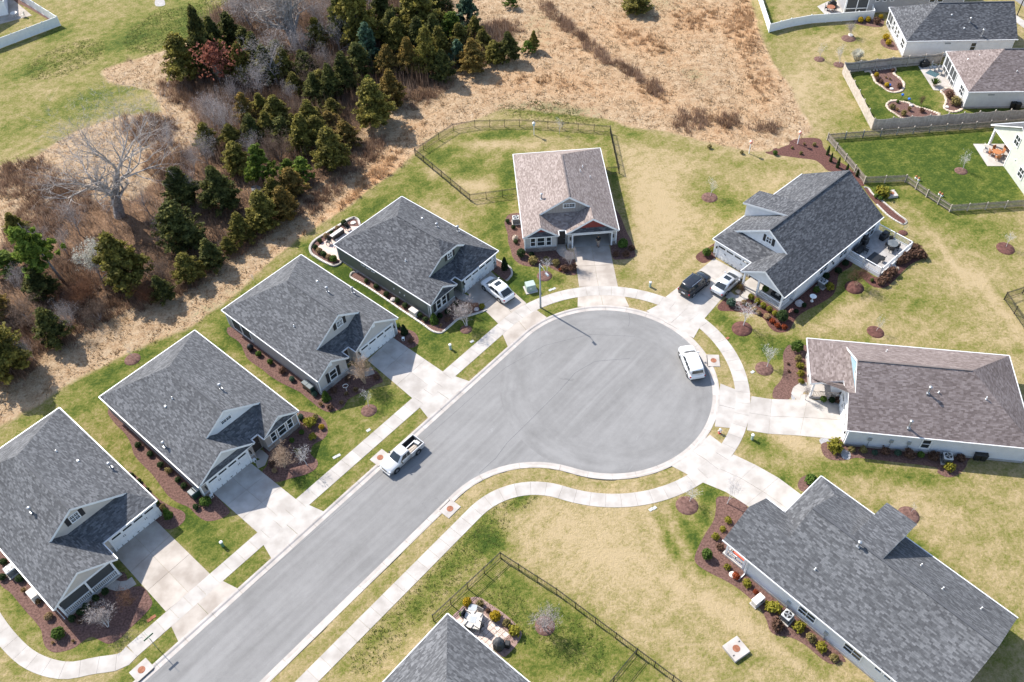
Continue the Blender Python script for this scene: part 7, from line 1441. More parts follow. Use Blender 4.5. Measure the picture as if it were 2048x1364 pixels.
def car(label, cat, center, az, pm, L=4.7, W=1.86, Hh=1.62, wb=2.75, style='suv', hood=0.98, belt=1.02, name='parked_car', fr=0.30, sunroof=False, rails=True, wr=0.35):
    root = thing(name, label, cat, center, az, 'parked vehicles'); w = W/2
    xr, xf = -L/2, L/2; ax_r, ax_f = -wb/2-0.02, wb/2+0.02
    def ring(x, ww, z0, zb, crown):
        return [(x, -ww*.90, z0), (x, -ww, z0+.14), (x, -ww, zb-.22), (x, -ww*.95, zb-.06), (x, -ww*.80, zb), (x, 0, zb+crown), (x, ww*.80, zb), (x, ww*.95, zb-.06), (x, ww, zb-.22), (x, ww, z0+.14), (x, ww*.90, z0)]
    deck = belt if style != 'sedan' else belt
    st = [(xr, w*.78, .42, belt-.16, .0), (xr+.07, w*.90, .32, belt-.06, .01), (xr+.35, w*.98, .24, belt+.0, .02), (xr+1.0, w, .22, belt+.01, .02), (0, w, .22, belt, .02), (xf-L*.30, w*1.0, .22, belt-.01, .03), (xf-L*.22, w*.99, .22, hood+.02, .04), (xf-.55, w*.96, .23, hood-.05, .04), (xf-.22, w*.86, .27, hood-.15, .03), (xf-.06, w*.70, .32, hood-.26, .02), (xf, w*.55, .38, hood-.36, .0)]
    mb = MB(); loft(mb, [ring(*s) for s in st]); mb.build('body', pm, root, smooth=True)
    # greenhouse
    if style == 'suv': x0, x1, r0, r1 = xr+.10, xf-L*.235, xr+.38, xf-L*.40
    elif style == 'coupe': x0, x1, r0, r1 = xr+.22, xf-L*.22, xr+1.15, xf-L*.42
    elif style == 'sedan': x0, x1, r0, r1 = xr+.50, xf-L*.22, xr+1.35, xf-L*.42
    else: x0, x1, r0, r1 = -0.62, xf-L*.25, -0.50, xf-L*.365
    zb, zt = belt-.02, Hh; wbt, wtp = w*.94, w*.80
    rg = lambda xa, xb_, ww, z, c=0.0: [(xa, -ww*.86, z), (xa+(xb_-xa)*.10, -ww, z), (xb_-(xb_-xa)*.14, -ww*.98, z), (xb_, -ww*.80, z), (xb_+c, 0, z), (xb_, ww*.80, z), (xb_-(xb_-xa)*.14, ww*.98, z), (xa+(xb_-xa)*.10, ww, z), (xa, ww*.86, z), (xa-c*.6, 0, z)]
    mid = 0.86
    rs_ = [rg(x0, x1, wbt, zb, .07), rg(x0+(r0-x0)*mid, x1+(r1-x1)*mid, wbt+(wtp-wbt)*mid, zb+(zt-.07-zb)*mid, .06), rg(r0, r1, wtp, zt-.06, .05), rg(r0+.12, r1-.14, wtp*.90, zt-.005, .03), rg(r0+.5, r1-.5, wtp*.5, zt+.015, .02)]
    g = MB(); loft(g, rs_); g.build('roof', pm, root, smooth=True)
    A, Bq = rs_[0], rs_[1]
    def quad(i, j, f0, f1, h0, h1, out=0.012):
        def pt(f, h):
            lo = Vector(A[i]).lerp(Vector(A[j]), f); hi = Vector(rs_[2][i]).lerp(Vector(rs_[2][j]), f); m1 = Vector(Bq[i]).lerp(Vector(Bq[j]), f)
            return lo.lerp(m1, h/mid) if h < mid else m1.lerp(hi, (h-mid)/(1-mid))
        q = [pt(f0, h0), pt(f1, h0), pt(f1, h1), pt(f0, h1)]; n = (q[1]-q[0]).cross(q[3]-q[0]).normalized(); c = sum(q, Vector((0, 0, 0)))/4
        if n.dot(c-Vector((0, 0, c.z-.2))) < 0: n = -n
        return [p+n*out for p in q], n
    def pane(name, quads, mt='car_glass'):
        p = MB()
        for q, n in quads: p.slab(q, -n*0.02); 
        p.build(name, mt, root)
    pane('windscreen', [quad(3, 4, .04, 1, .06, .93), quad(4, 5, 0, .96, .06, .93)]); pane('rear_window', [quad(9, 0, 0, .9, .30 if style == 'suv' else .1, .84), quad(8, 9, .1, 1, .30 if style == 'suv' else .1, .84)])
    for sd, (i, j) in (('l', (7, 6)), ('r', (1, 2))):
        cuts = ((.04, .30), (.33, .63), (.66, .97)) if style == 'suv' else (((.08, .46), (.50, .96)) if style != 'pickup' else ((.05, .34), (.40, .95)))
        for a, c in cuts: pane('side_window', [quad(i, j, a, c, .16, .90)])
    for x in (ax_r, ax_f):
        for s in (-1, 1):
            wheel(root, x, s*(w-.10), wr)
            a = MB(); a.T = Matrix.Translation((x, s*(w-.012), wr)) @ Matrix.Rotation(-s*math.pi/2, 4, 'X'); a.lathe((0, 0, 0), [(wr*1.20, -.02), (wr*1.20, .016), (wr*1.05, .018)], 20); a.build('wheel_arch', 'trim_black', root)
    for s in (-1, 1):
        m = MB(); m.bevbox((xf-.34, s*w*.76, hood-.27), (.36, .24, .15), .04, rz=-s*.45); m.build('headlight', 'headlight', root)
        m = MB(); m.bevbox((xr+.10, s*w*.80, belt-.22), (.16, .30, .16), .03, rz=s*.3); m.build('tail_light', 'tail_red', root)
        m = MB(); m.bevbox((x1-.42, s*(w+.09), belt+.06), (.14, .22, .15), .03); m.build('wing_mirror', pm, root)
        for xx in (.15, -.75): m = MB(); m.box((xx, s*(w+.006), belt-.16), (.18, .03, .03)); m.build('door_handle', pm, root)
        m = MB(); m.box((0, s*(w-.0), .27), (wb-.85, .05, .10)); m.build('sill', 'trim_black', root)
    m = MB(); m.box((xr-.0, 0, belt-.36), (.03, .50, .13)); m.build('number_plate', 'plate', root); m = MB(); m.bevbox((xr+.05, 0, .40), (.14, W*.78, .12), .03); m.build('rear_bumper', 'trim_black' if style != 'pickup' else 'chrome', root); m = MB(); m.bevbox((xf-.04, 0, .50), (.10, W*.48, .17), .02); m.build('grille', 'trim_black', root)
    if rails:
        for s in (-1, 1): m = MB(); m.box(((r0+r1)/2, s*wtp*.90, zt+.02), (r1-r0-.5, .04, .05)); m.build('roof_rail', 'chrome' if pm == 'paint_black' else 'trim_black' if pm == 'none' else 'rim', root)
    if sunroof: m = MB(); m.box((r1-.55, 0, zt+.003), (.62, wtp*1.15, .03)); m.build('sunroof', 'car_glass', root)
    return root
def place(mid, az, side):
    a = math.radians(az); n = Vector((-math.sin(a), math.cos(a), 0)); return Vector((mid[0], mid[1], 0.03))-n*(0.80*side), a
c, a = place((-2.08, 76.15), 129.2, 1); car('white crossover parked nose in before the dark green house garage', 'car', c, a, 'paint_white', 4.68, 1.9, 1.66, 2.8, 'coupe', sunroof=True, rails=False, belt=1.06)
c, a = place((22.92, 75.16), 41.9, -1); car('black sport utility car in the white house driveway', 'car', c, a, 'paint_black', 4.55, 1.88, 1.76, 2.72, 'suv', belt=1.08, hood=1.05, sunroof=True)
c, a = place((26.85, 75.17), 43.9, -1); car('silver sedan beside the black car in the white house driveway', 'car', c, a, 'paint_silver', 4.75, 1.82, 1.46, 2.70, 'sedan', belt=.95, hood=.88, rails=False, sunroof=True, wr=.33)
c, a = place((19.06, 63.59), 97.3, 1); c.z = ROADZ; car('white estate car parked at the kerb on the right of the turning circle', 'car', c, a, 'paint_white', 4.75, 1.88, 1.64, 2.70, 'suv', belt=1.03)
# pickup
c, a = place((-11.49, 52.54), -134.1, 1); c.z = ROADZ; L, W = 4.95, 1.74; w = W/2; root = thing('pickup_truck', 'silver extended cab pickup at the kerb with boards in its open bed', 'pickup', c, a, 'parked vehicles'); xf, xr = 2.42, -2.53; hood, belt = .98, 1.0
def prg(x, ww, z0, zb, cr): return [(x, -ww*.92, z0), (x, -ww, z0+.14), (x, -ww, zb-.20), (x, -ww*.96, zb-.05), (x, -ww*.84, zb), (x, 0, zb+cr), (x, ww*.84, zb), (x, ww*.96, zb-.05), (x, ww, zb-.20), (x, ww, z0+.14), (x, ww*.92, z0)]
mb = MB(); loft(mb, [prg(*s) for s in [(-.68, w*.97, .30, belt+.02, .0), (0.4, w, .28, belt+.02, .01), (.98, w, .28, belt, .02), (1.15, w*.99, .28, hood+.02, .04), (1.9, w*.95, .28, hood-.06, .05), (2.22, w*.86, .30, hood-.16, .04), (2.36, w*.72, .34, hood-.26, .02), (2.42, w*.58, .40, hood-.36, 0)]]); mb.build('body', 'paint_champagne', root, smooth=True)
bd = MB()
for s in (-1, 1): bd.bevbox((-1.60, s*(w-.05), .70), (1.84, .11, .62), .02)
bd.bevbox((-2.49, 0, .72), (.09, W-.1, .56), .02); bd.box((-1.6, 0, .48), (1.8, W-.2, .06)); bd.build('truck_bed', 'paint_champagne', root)
bl = MB(); bl.box((-1.6, 0, .535), (1.75, W-.24, .04)); 
for s in (-1, 1): bl.box((-1.6, s*(w-.125), .78), (1.75, .03, .44))
bl.build('bed_liner', 'trim_black', root)
x0, x1, k0, k1 = -.66, 1.08, -.58, .42; wbt, wtp = w*.95, w*.76; zb, zt = 1.0, 1.60
A_r = [(x0, -wbt, zb), (x1-.18, -wbt, zb), (x1, -wbt*.8, zb), (x1+.05, 0, zb), (x1, wbt*.8, zb), (x1-.18, wbt, zb), (x0, wbt, zb)]; B_r = [(k0, -wtp, zt-.05), (k1-.12, -wtp, zt-.05), (k1, -wtp*.82, zt-.05), (k1+.04, 0, zt-.05), (k1, wtp*.82, zt-.05), (k1-.12, wtp, zt-.05), (k0, wtp, zt-.05)]; C_r = [(p[0]*.86, p[1]*.86, zt) for p in B_r]
mb = MB(); loft(mb, [A_r, B_r, C_r]); mb.build('cab', 'paint_champagne', root, smooth=False)
def pq(i, j, f0, f1, h0, h1):
    pt = lambda f, h: Vector(A_r[i]).lerp(Vector(A_r[j]), f).lerp(Vector(B_r[i]).lerp(Vector(B_r[j]), f), h)
    q = [pt(f0, h0), pt(f1, h0), pt(f1, h1), pt(f0, h1)]; n = (q[1]-q[0]).cross(q[3]-q[0]).normalized(); cc = sum(q, Vector((0, 0, 0)))/4
    if n.dot(cc-Vector((0.2, 0, .9))) < 0: n = -n
    return [p+n*.012 for p in q], n
for nm, qs in (('windscreen', [pq(2, 3, .03, 1, .06, .95), pq(3, 4, 0, .97, .06, .95)]), ('side_window', [pq(0, 1, .06, .34, .12, .9)]), ('side_window', [pq(0, 1, .39, .95, .12, .9)]), ('side_window', [pq(6, 5, .06, .34, .12, .9)]), ('side_window', [pq(6, 5, .39, .95, .12, .9)]), ('rear_window', [pq(6, 0, .1, .9, .15, .9)])):
    p = MB()
    for q, n in qs: p.slab(q, -n*.02)
    p.build(nm, 'car_glass', root)
for x in (-1.55, 1.50):
    for s in (-1, 1):
        wheel(root, x, s*(w-.10), .35); q = MB(); q.T = Matrix.Translation((x, s*(w-.01), .35)) @ Matrix.Rotation(-s*math.pi/2, 4, 'X'); q.lathe((0, 0, 0), [(.43, -.02), (.43, .018), (.37, .02)], 20); q.build('wheel_arch', 'trim_black', root)
for s in (-1, 1):
    m = MB(); m.bevbox((2.22, s*w*.74, .72), (.22, .28, .16), .03, rz=-s*.3); m.build('headlight', 'headlight', root); m = MB(); m.bevbox((-2.52, s*(w-.08), .78), (.07, .14, .34), .02); m.build('tail_light', 'tail_red', root); m = MB(); m.bevbox((.72, s*(w+.11), 1.08), (.12, .22, .16), .03); m.build('wing_mirror', 'trim_black', root)
m = MB(); m.bevbox((2.40, 0, .47), (.16, W*.92, .16), .03); m.build('front_bumper', 'paint_champagne', root); m = MB(); m.bevbox((-2.60, 0, .50), (.14, W*.95, .14), .03); m.build('rear_bumper', 'chrome', root); m = MB(); m.bevbox((2.40, 0, .68), (.05, .7, .18), .01); m.build('grille', 'trim_black', root)
TM = Matrix.Translation(c) @ Matrix.Rotation(a, 4, 'Z')
def intruck(p): return TM @ Vector(p)
for k in range(5):
    q = intruck((-1.25+0.0, .05+.12*k, .62+.03*(k % 2))); mb = MB(); mb.box((0, 0, 0), (1.05+.12*(k % 3), .10, .05)); o = mb.build('board', 'wood_pale', None, loc=q, rz=a+.03*(k-2)); tag(o, ('board nearest the long white post in the pickup bed', 'second board from the long white post in the pickup bed', 'middle one of five boards in the pickup bed', 'fourth board from the long white post in the pickup bed', 'board nearest the street side of the pickup bed')[k], 'board', 'boards in the pickup bed')
q = intruck((-1.45, -.28, .66)); mb = MB(); mb.box((0, 0, 0), (1.55, .08, .08)); o = mb.build('timber_post', 'pvc_white', None, loc=q, rz=a+.04); tag(o, 'long white post lying beside the boards in the pickup bed', 'post')
q = intruck((-2.15, .15, .70)); mb = MB(); mb.bevbox((0, 0, 0), (.38, .62, .28), .03); o = mb.build('tool_crate', 'cinder', None, loc=q, rz=a+.1); tag(o, 'grey crate at the tailgate end of the pickup bed', 'crate')

# ------------------------------------------------------------------ person at the open garage
def person():
    p = G(*zE([(1006, 905)])[0]); root = thing('person', 'person in black shirt and khaki shorts walking into the open garage', 'person', p, math.radians(80))
    def skin(name, V, E, R, mt, parent, lv=2):
        me = bpy.data.meshes.new(name); me.from_pydata(V, E, []); o = bpy.data.objects.new(name, me); COL.objects.link(o); md = o.modifiers.new('skin', 'SKIN'); md.use_smooth_shade = True
        for i, r in enumerate(R): me.skin_vertices[0].data[i].radius = (r, r)
        me.skin_vertices[0].data[0].use_root = True; sb = o.modifiers.new('sub', 'SUBSURF'); sb.levels = lv; sb.render_levels = lv
        dg = bpy.context.evaluated_depsgraph_get(); m2 = bpy.data.meshes.new_from_object(o.evaluated_get(dg)); bpy.data.objects.remove(o); m2.materials.append(MATS[mt]); 
        o = mesh_obj(name, m2, parent); return o
    mat('skin', (0.42, 0.26, 0.19), (0.48, 0.31, 0.23), 4, .6); mat_plain('cloth_black', (.012, .012, .014), .9); mat_plain('cloth_khaki', (.36, .28, .20), .9); mat_plain('hair_dark', (.02, .014, .01), .7)
    V = [(0, 0, .96), (0, 0, 1.12), (0, 0, 1.36), (0, 0, 1.47), (.01, 0, 1.54), (.02, 0, 1.64), (.01, 0, 1.73), (-.02, .20, 1.42), (-.06, .26, 1.16), (.04, .27, .92), (.08, .27, .82), (.02, -.20, 1.42), (.10, -.25, 1.17), (.22, -.24, .98), (.28, -.23, .90), (0, .10, .90), (.10, .10, .52), (.02, .10, .10), (.14, .11, .05), (0, -.10, .90), (-.06, -.10, .50), (-.20, -.10, .12), (-.10, -.11, .06)]
    E = [(0, 1), (1, 2), (2, 3), (3, 4), (4, 5), (5, 6), (2, 7), (7, 8), (8, 9), (9, 10), (2, 11), (11, 12), (12, 13), (13, 14), (0, 15), (15, 16), (16, 17), (17, 18), (0, 19), (19, 20), (20, 21), (21, 22)]
    R = [.14, .145, .15, .06, .065, .095, .08, .065, .045, .035, .035, .065, .045, .035, .035, .10, .062, .045, .04, .10, .062, .045, .04]
    skin('body', V, E, R, 'skin', root)
    skin('shirt', [(0, 0, .98), (0, 0, 1.14), (0, 0, 1.38), (-.02, .20, 1.42), (-.05, .25, 1.24), (.02, -.20, 1.42), (.07, -.24, 1.24)], [(0, 1), (1, 2), (2, 3), (3, 4), (2, 5), (5, 6)], [.215, .215, .21, .12, .10, .12, .10], 'cloth_black', root)
    skin('shorts', [(0, 0, .97), (0, .10, .88), (.075, .10, .60), (0, -.10, .88), (-.045, -.10, .60)], [(0, 1), (1, 2), (0, 3), (3, 4)], [.20, .16, .135, .16, .135], 'cloth_khaki', root)
    skin('hair', [(0.0, 0, 1.70), (-.015, 0, 1.76)], [(0, 1)], [.105, .085], 'hair_dark', root)
    for x, y in ((.08, .105), (-.14, -.105)): m = MB(); m.bevbox((x, y, .045), (.28, .10, .09), .03); m.build('shoe', 'trim_black', root)
    for s in (-1, 1): m = MB(); m.lathe((.115, s*.035, 1.655), [(.012, 0), (.014, .012), (.008, .024)], 6); m.build('eye', 'white_trim', root)
person()
mb = MB(); mb.box((0, 0, .45), (1.15, .9, .9)); o = mb.build('cardboard_box', 'wood_pale', None, loc=FR['E'].w(10.3, 3.2, .03), rz=.05); tag(o, 'tan cardboard box inside the open garage', 'box')

# ------------------------------------------------------------------ street lamp, sign, drains, boxes
p = G(1081, 615); t = thing('street_lamp', 'grey street lamp on the verge by the upper left of the turning circle', 'street lamp', p); Hl = zat(p, 528); tp = Vector((0, 0, Hl)); e = G(1091.5, 548, Hl-.55)-p
mb = MB(); mb.lathe((0, 0, 0), [(.13, -.1), (.12, .3), (.075, Hl)], 10); mb.build('post', 'metal_grey', t, smooth=True)
mb = MB(); e2 = Vector((e.x, e.y, Hl-.35)); mb.tube(tp-Vector((0, 0, .1)), tp.lerp(e2, .5)+Vector((0, 0, .1)), .035, .03, 6); mb.tube(tp.lerp(e2, .5)+Vector((0, 0, .1)), e2, .03, .03, 6); mb.build('arm', 'galvanised', t)
mb = MB(); d = Vector((e2.x, e2.y, 0)).normalized(); mb.box((e2.x+d.x*.25, e2.y+d.y*.25, e2.z-.04), (.62, .28, .13), rz=math.atan2(d.y, d.x), taper=.75); ln = mb.build('lantern', 'galvanised', t); mb = MB(); mb.box((e2.x+d.x*.25, e2.y+d.y*.25, e2.z-.12), (.42, .2, .04), rz=math.atan2(d.y, d.x)); mb.build('lens', 'headlight', ln)
p = G(314.5, 1296); hs = zat(p, 1275); t = thing('street_sign', 'street name sign with two crossed green blades at the lower left corner', 'street sign', p); mat_plain('sign_green', (.015, .10, .045), .4); mb = MB(); mb.tube((0, 0, -.1), (0, 0, hs), .035, .03, 8); mb.build('post', 'galvanised', t)
for k, (aa, z) in enumerate(((A0, hs+.10), (A0+math.pi/2, hs+.34))): mb = MB(); mb.box((0, 0, z), (.95, .03, .22), rz=aa); mb.build('sign_blade', 'sign_green', t)
def inlet(px, az, lab, off=0.0, sz=(1.75, 1.35), box=False):
    p = G(*px); t = thing('storm_drain', lab, 'storm drain', p, az, 'concrete storm drains with rusty lids'); mb = MB(); zt = .34 if box else .06; mb.bevbox((0, 0, zt/2-.02), (sz[0], sz[1], zt+.04), .02); mb.build('slab', 'kerb_concrete', t); mb = MB(); mb.lathe((0, 0, zt-.005), [(.33, 0), (.33, .022), (.29, .026), (.29, .018), (.05, .022)], 20); mb.build('manhole_cover', 'rust', t)
    if box:
        for s in (-1, 1): mb = MB(); mb.box((s*.62, .35*s, zt+.03), (.16, .05, .04)); mb.build('lifting_eye', 'metal_dark', t)
    else: mb = MB(); mb.box((0, -sz[1]/2-.02, .0), (1.5, .06, .14)); mb.build('kerb_opening', 'trim_black', t)
    return t
inlet((760.5, 915.5), A0, 'storm drain slab with rusty lid beside the pickup'); inlet((900, 1018), A0+math.pi, 'storm drain slab with rusty lid on the right side of the street'); inlet((1427, 721.5), math.radians(-96.5), 'storm drain slab with rusty lid beside the white estate car'); inlet((283.5, 1340), A0, 'storm drain slab with rusty lid at the lower left street corner'); inlet((1471.5, 1300), math.radians(-50+90-10), 'raised concrete drain box with rusty lid on the lower right lawn', box=True, sz=(1.7, 1.7)); inlet((1782, 390), .1, 'raised concrete drain box by the yellow bush behind the white house', box=True, sz=(1.3, 1.3))
p = G(1061, 579); t = thing('transformer', 'pale green electric transformer box on a pad behind the street lamp', 'transformer', p, .25); mat_plain('box_green', (.34, .42, .36), .5); mb = MB(); mb.box((0, 0, .04), (1.5, 1.4, .12)); mb.build('pad', 'concrete', t); mb = MB(); mb.bevbox((0, .05, .55), (1.15, 1.0, .92), .05); mb.build('cabinet', 'box_green', t); mb = MB(); mb.box((0, -.46, .52), (1.05, .03, .75)); mb.build('door', 'box_green', t); mb = MB(); mb.box((-.1, -.485, .6), (.22, .02, .16)); mb.build('warning_label', 'plate', t)
mat_plain('ped_green', (.10, .22, .13), .5)
for px, lab, mt in (((446, 1092), 'green utility pedestal between the two lower left driveways', 'ped_green'), ((901, 698), 'pale green utility pedestal on the lawn below the dark green house', 'box_green'), ((1300, 573.5), 'pale utility pedestal by the pavement left of the white house drive', 'box_green'), ((1503.7, 878.5), 'pale utility pedestal below the right hand driveway', 'box_green')):
    p = G(*px); t = thing('utility_pedestal', lab, 'utility pedestal', p, .4, 'utility pedestals'); mb = MB(); mb.bevbox((0, 0, .36), (.26, .26, .80), .05); mb.build('housing', mt, t); mb = MB(); mb.lathe((0, 0, .74), [(.17, 0), (.17, .06), (.06, .14)], 10); mb.build('cap', 'pvc_white', t)
p = G(1439, 866); t = thing('fire_hydrant', 'red fire hydrant with white top on the small grass wedge', 'fire hydrant', p); mat_plain('hydrant_red', (.40, .03, .02), .4); mb = MB(); mb.lathe((0, 0, -.05), [(.17, 0), (.17, .1), (.115, .12), (.115, .52), (.15, .54), (.15, .60)], 12); mb.build('barrel', 'hydrant_red', t, smooth=False); mb = MB(); mb.lathe((0, 0, .55), [(.14, 0), (.12, .12), (.05, .20), (.05, .25)], 12); mb.build('bonnet', 'pvc_white', t)
for aa in (0, math.pi, -math.pi/2): mb = MB(); mb.tube((0, 0, .40), (.21*math.cos(aa), .21*math.sin(aa), .40), .065, .06, 8); mb.build('nozzle', 'pvc_white', t)
for px, lab in (((1101, 580), 'left pale meter lid in the grass by the lamp'), ((1108, 577.5), 'right pale meter lid in the grass by the lamp'), ((944, 683), 'meter lid at the pavement below the dark green house'), ((670, 914.5), 'left meter lid at the pavement beside the skirt roofed house'), ((677, 911), 'right meter lid at the pavement beside the skirt roofed house'), ((299, 1240), 'left brown meter lid at the lower left pavement'), ((307, 1234), 'right brown meter lid at the lower left pavement'), ((1455, 676.5), 'brown meter lid by the pavement right of the white house drive'), ((1302, 1019), 'left meter lid above the tan lawn'), ((1309, 1016), 'right meter lid above the tan lawn'), ((737, 860.5), 'meter lid on the greige house lawn edge'), ((1505, 744), 'pale meter lid by the pavement near the blue dormer house')):
    mb = MB(); mb.bevbox((0, 0, .015), (.46, .32, .06), .02); o = mb.build('meter_lid', 'cinder' if 'brown' not in lab else 'rust', None, loc=G(*px), rz=.6); tag(o, lab, 'meter lid', 'water meter lids')
def ac(px, az, lab):
    p = G(*px); t = thing('air_conditioner', lab, 'air conditioner', p, az, 'outdoor air conditioners'); mb = MB(); mb.box((0, 0, .04), (1.1, 1.1, .12)); mb.build('pad', 'concrete', t); mb = MB(); mb.bevbox((0, 0, .50), (.86, .86, .80), .06); mb.build('case', 'metal_grey', t)
    mb = MB()
    for k in range(7): mb.box((0, 0, .2+.1*k), (.88, .88, .025))
    mb.build('louvre', 'metal_dark', t, kind='stuff'); mb = MB(); mb.bevbox((0, 0, .93), (.90, .90, .07), .06); mb.build('top_panel', 'cinder', t); mb = MB(); mb.lathe((0, 0, .962), [(.36, 0), (.36, .012), (.05, .02)], 18); fg = mb.build('fan_grille', 'metal_dark', t)
    for k in range(4): mb = MB(); an = k*math.pi/2+.3; mb.box((math.cos(an)*.2, math.sin(an)*.2, .99), (.30, .13, .012), rz=an); mb.build('fan_blade', 'galvanised', fg)
ac(zE([(307, 705)])[0], .05, 'air conditioner left of the red gabled house'); ac(zF([(1260, 945)])[0], .7, 'air conditioner in the shaded side bed of the white house'); ac((1891, 922), -.2, 'air conditioner on the near side of the blue dormer house'); ac(zH2([(745, 830)])[0], .7, 'air conditioner in the bed of the lower right house'); ac((26, 1146), .8, 'air conditioner at the left edge of the lower left house')
def wbin(px, az, mt, lid, lab):
    p = G(*px); t = thing('wheelie_bin', lab, 'wheelie bin', p, az, 'wheelie bins'); mb = MB(); mb.box((0, 0, .55), (.48, .60, .95), taper=1.25); mb.build('body', mt, t); mb = MB(); mb.bevbox((0, -.02, 1.07), (.64, .78, .09), .04); mb.build('lid', lid, t); mb = MB(); mb.tube((-.28, .42, 1.0), (.28, .42, 1.0), .02); mb.build('handle', mt, t)
    for s in (-1, 1): mb = MB(); mb.T = Matrix.Translation((s*.26, .30, .12)) @ Matrix.Rotation(math.pi/2, 4, 'Y'); mb.lathe((0, 0, -.03), [(.12, 0), (.12, .06)], 10); mb.build('wheel', 'tyre', t)
mat_plain('bin_green', (.035, .075, .05), .3); mat_plain('bin_grey', (.20, .22, .22), .2)
wbin(zC([(780, 1110)])[0], A0, 'bin_green', 'bin_grey', 'left one of two green wheelie bins beside the greige house'); wbin(zC([(815, 1138)])[0], A0, 'bin_green', 'bin_grey', 'right one of two green wheelie bins beside the greige house'); wbin(zB([(735, 1272)])[0], A0, 'bin_green', 'bin_grey', 'left one of two green wheelie bins beside the skirt roofed house'); wbin(zB([(762, 1250)])[0], A0, 'bin_green', 'bin_grey', 'right one of two green wheelie bins beside the skirt roofed house')
wbin((1950, 917), -.2, 'black', 'black', 'left black wheelie bin behind the blue dormer house'); wbin((1963, 918.5), -.2, 'black', 'black', 'right black wheelie bin behind the blue dormer house'); wbin(zK([(1925, 1090)])[0], 1.5, 'black', 'black', 'left black bin beside the pale fenced house'); wbin(zK([(1970, 1100)])[0], 1.5, 'black', 'black', 'right black bin beside the pale fenced house')
def generator(px, az, lab):
    p = G(*px); t = thing('generator', lab, 'generator', p, az, 'standby generators'); mb = MB(); mb.box((0, 0, .04), (1.3, .75, .12)); mb.build('pad', 'concrete', t); mb = MB(); mb.bevbox((0, 0, .42), (1.15, .62, .66), .06); mb.build('case', 'stone_white', t); mb = MB(); mb.box((.25, -.32, .38), (.4, .03, .35)); mb.build('vent', 'metal_dark', t); mb = MB(); mb.bevbox((0, 0, .77), (1.2, .68, .07), .05); mb.build('lid', 'stone_white', t)
generator(zD([(1005, 1095)])[0], A0+1.57, 'cream generator in the side bed of the dark green house'); generator(zH2([(442, 655)])[0], .6, 'cream generator in the bed of the lower right house'); generator((70, 1194), A0+1.57, 'pale generator on the left of the lower left house')
def boulder(px, r, lab, mt='boulder', hz=.7, grp=None):
    rs = random.Random(int(px[0]*10)); mb = MB(); prof = [(r*.8, -.1), (r*1.0, r*.2), (r*.85, r*.55*hz*1.4), (r*.4, r*.85*hz*1.3)]; mb.lathe((0, 0, 0), prof, 9); mb.v = [(x*rs.uniform(.8, 1.2), y*rs.uniform(.75, 1.15), z*rs.uniform(.85, 1.15)) for x, y, z in mb.v]; o = mb.build('boulder', mt, None, loc=G(*px), rz=rs.random()*6); tag(o, lab, 'boulder', grp)
boulder(zF([(1085, 1085)])[0], .55, 'large pale boulder in the shaded bed beside the white house'); boulder(zE([(302, 845)])[0], .42, 'tan boulder standing left of the red gabled house', 'stone_tan', 1.4); boulder(zD([(1552, 1052)])[0], .32, 'pale rock at the end of the dark green house front bed'); boulder(zD([(818, 968)])[0], .34, 'pale rock in the side bed of the dark green house'); boulder(zP([(1015, 165)])[0], .38, 'flat pale rock at the top of the patio bed', 'stone_white', .4); boulder(zDk([(955, 705)])[0], .4, 'pale rock between the russet hedges of the deck', 'stone_white', .5); boulder(zDk([(1010, 735)])[0], .33, 'tan rock between the russet hedges of the deck', 'stone_tan', .5); boulder(zH2([(180, 365)])[0], .34, 'white rock by the splash pipe of the lower right house', 'stone_white', .5); boulder(zK([(718, 892)])[0], .3, 'white rock in the upper island bed', 'stone_white', .5); boulder(zK([(1275, 1075)])[0], .32, 'white rock in the corner bed of the pale house', 'stone_white', .5); boulder(r3([(1032, 210)])[0], .42, 'white rock in the ring of the pale forked tree', 'stone_white', .7); boulder(zK([(915, 1062)])[0], .36, 'grey rock at the top of the lower island bed', 'boulder', .6)
# garden ornaments
def ornament(name, px, lab, cat, build, az=0.0):
    t = thing(name, lab, cat, G(*px), az); build(t); return t
def birdbath(t):
    mb = MB(); mb.lathe((0, 0, 0), [(.20, 0), (.18, .08), (.08, .14), (.07, .62), (.14, .70)], 12); mb.build('pedestal', 'pvc_white', t, smooth=True); mb = MB(); mb.lathe((0, 0, .70), [(.14, 0), (.38, .10), (.40, .15), (.34, .14), (.1, .08)], 16); mb.build('bowl', 'pvc_white', t)
ornament('birdbath', zF([(1183, 1062)])[0], 'white birdbath in the shaded bed beside the white house', 'birdbath', birdbath)
mat_plain('pink', (.70, .32, .26), .5); mat_plain('blue_glass', (.02, .14, .50), .1); mat_plain('pale_blue', (.25, .52, .68), .3)
def pinwheel(t):
    mb = MB(); mb.tube((0, 0, 0), (0, 0, 1.15), .02); mb.build('stake', 'metal_dark', t)
    for k in range(6): an = k*1.047; mb = MB(); mb.box((math.cos(an)*.2, 0, 1.25+math.sin(an)*.2), (.26, .03, .14), rot=Matrix.Rotation(-an, 3, 'Y')); mb.build('petal', 'pink', t)
ornament('garden_spinner', zFp([(1003, 985)])[0], 'pink flower spinner on a stake at the corner of the white house bed', 'garden ornament', pinwheel, .4)
def hoop(t):
    mb = MB(); mb.tube((0, 0, 0), (0, 0, .8), .02); mb.build('stake', 'pvc_white', t); mb = MB()
    for k in range(14): a1, a2 = k*.4488, (k+1)*.4488; mb.tube((.3*math.cos(a1), 0, 1.1+.3*math.sin(a1)), (.3*math.cos(a2), 0, 1.1+.3*math.sin(a2)), .025, n=5)
    mb.build('hoop', 'pvc_white', t)
ornament('garden_hoop', zC([(1100, 1140)])[0], 'white hoop ornament in the front bed of the greige house', 'garden ornament', hoop, .3)
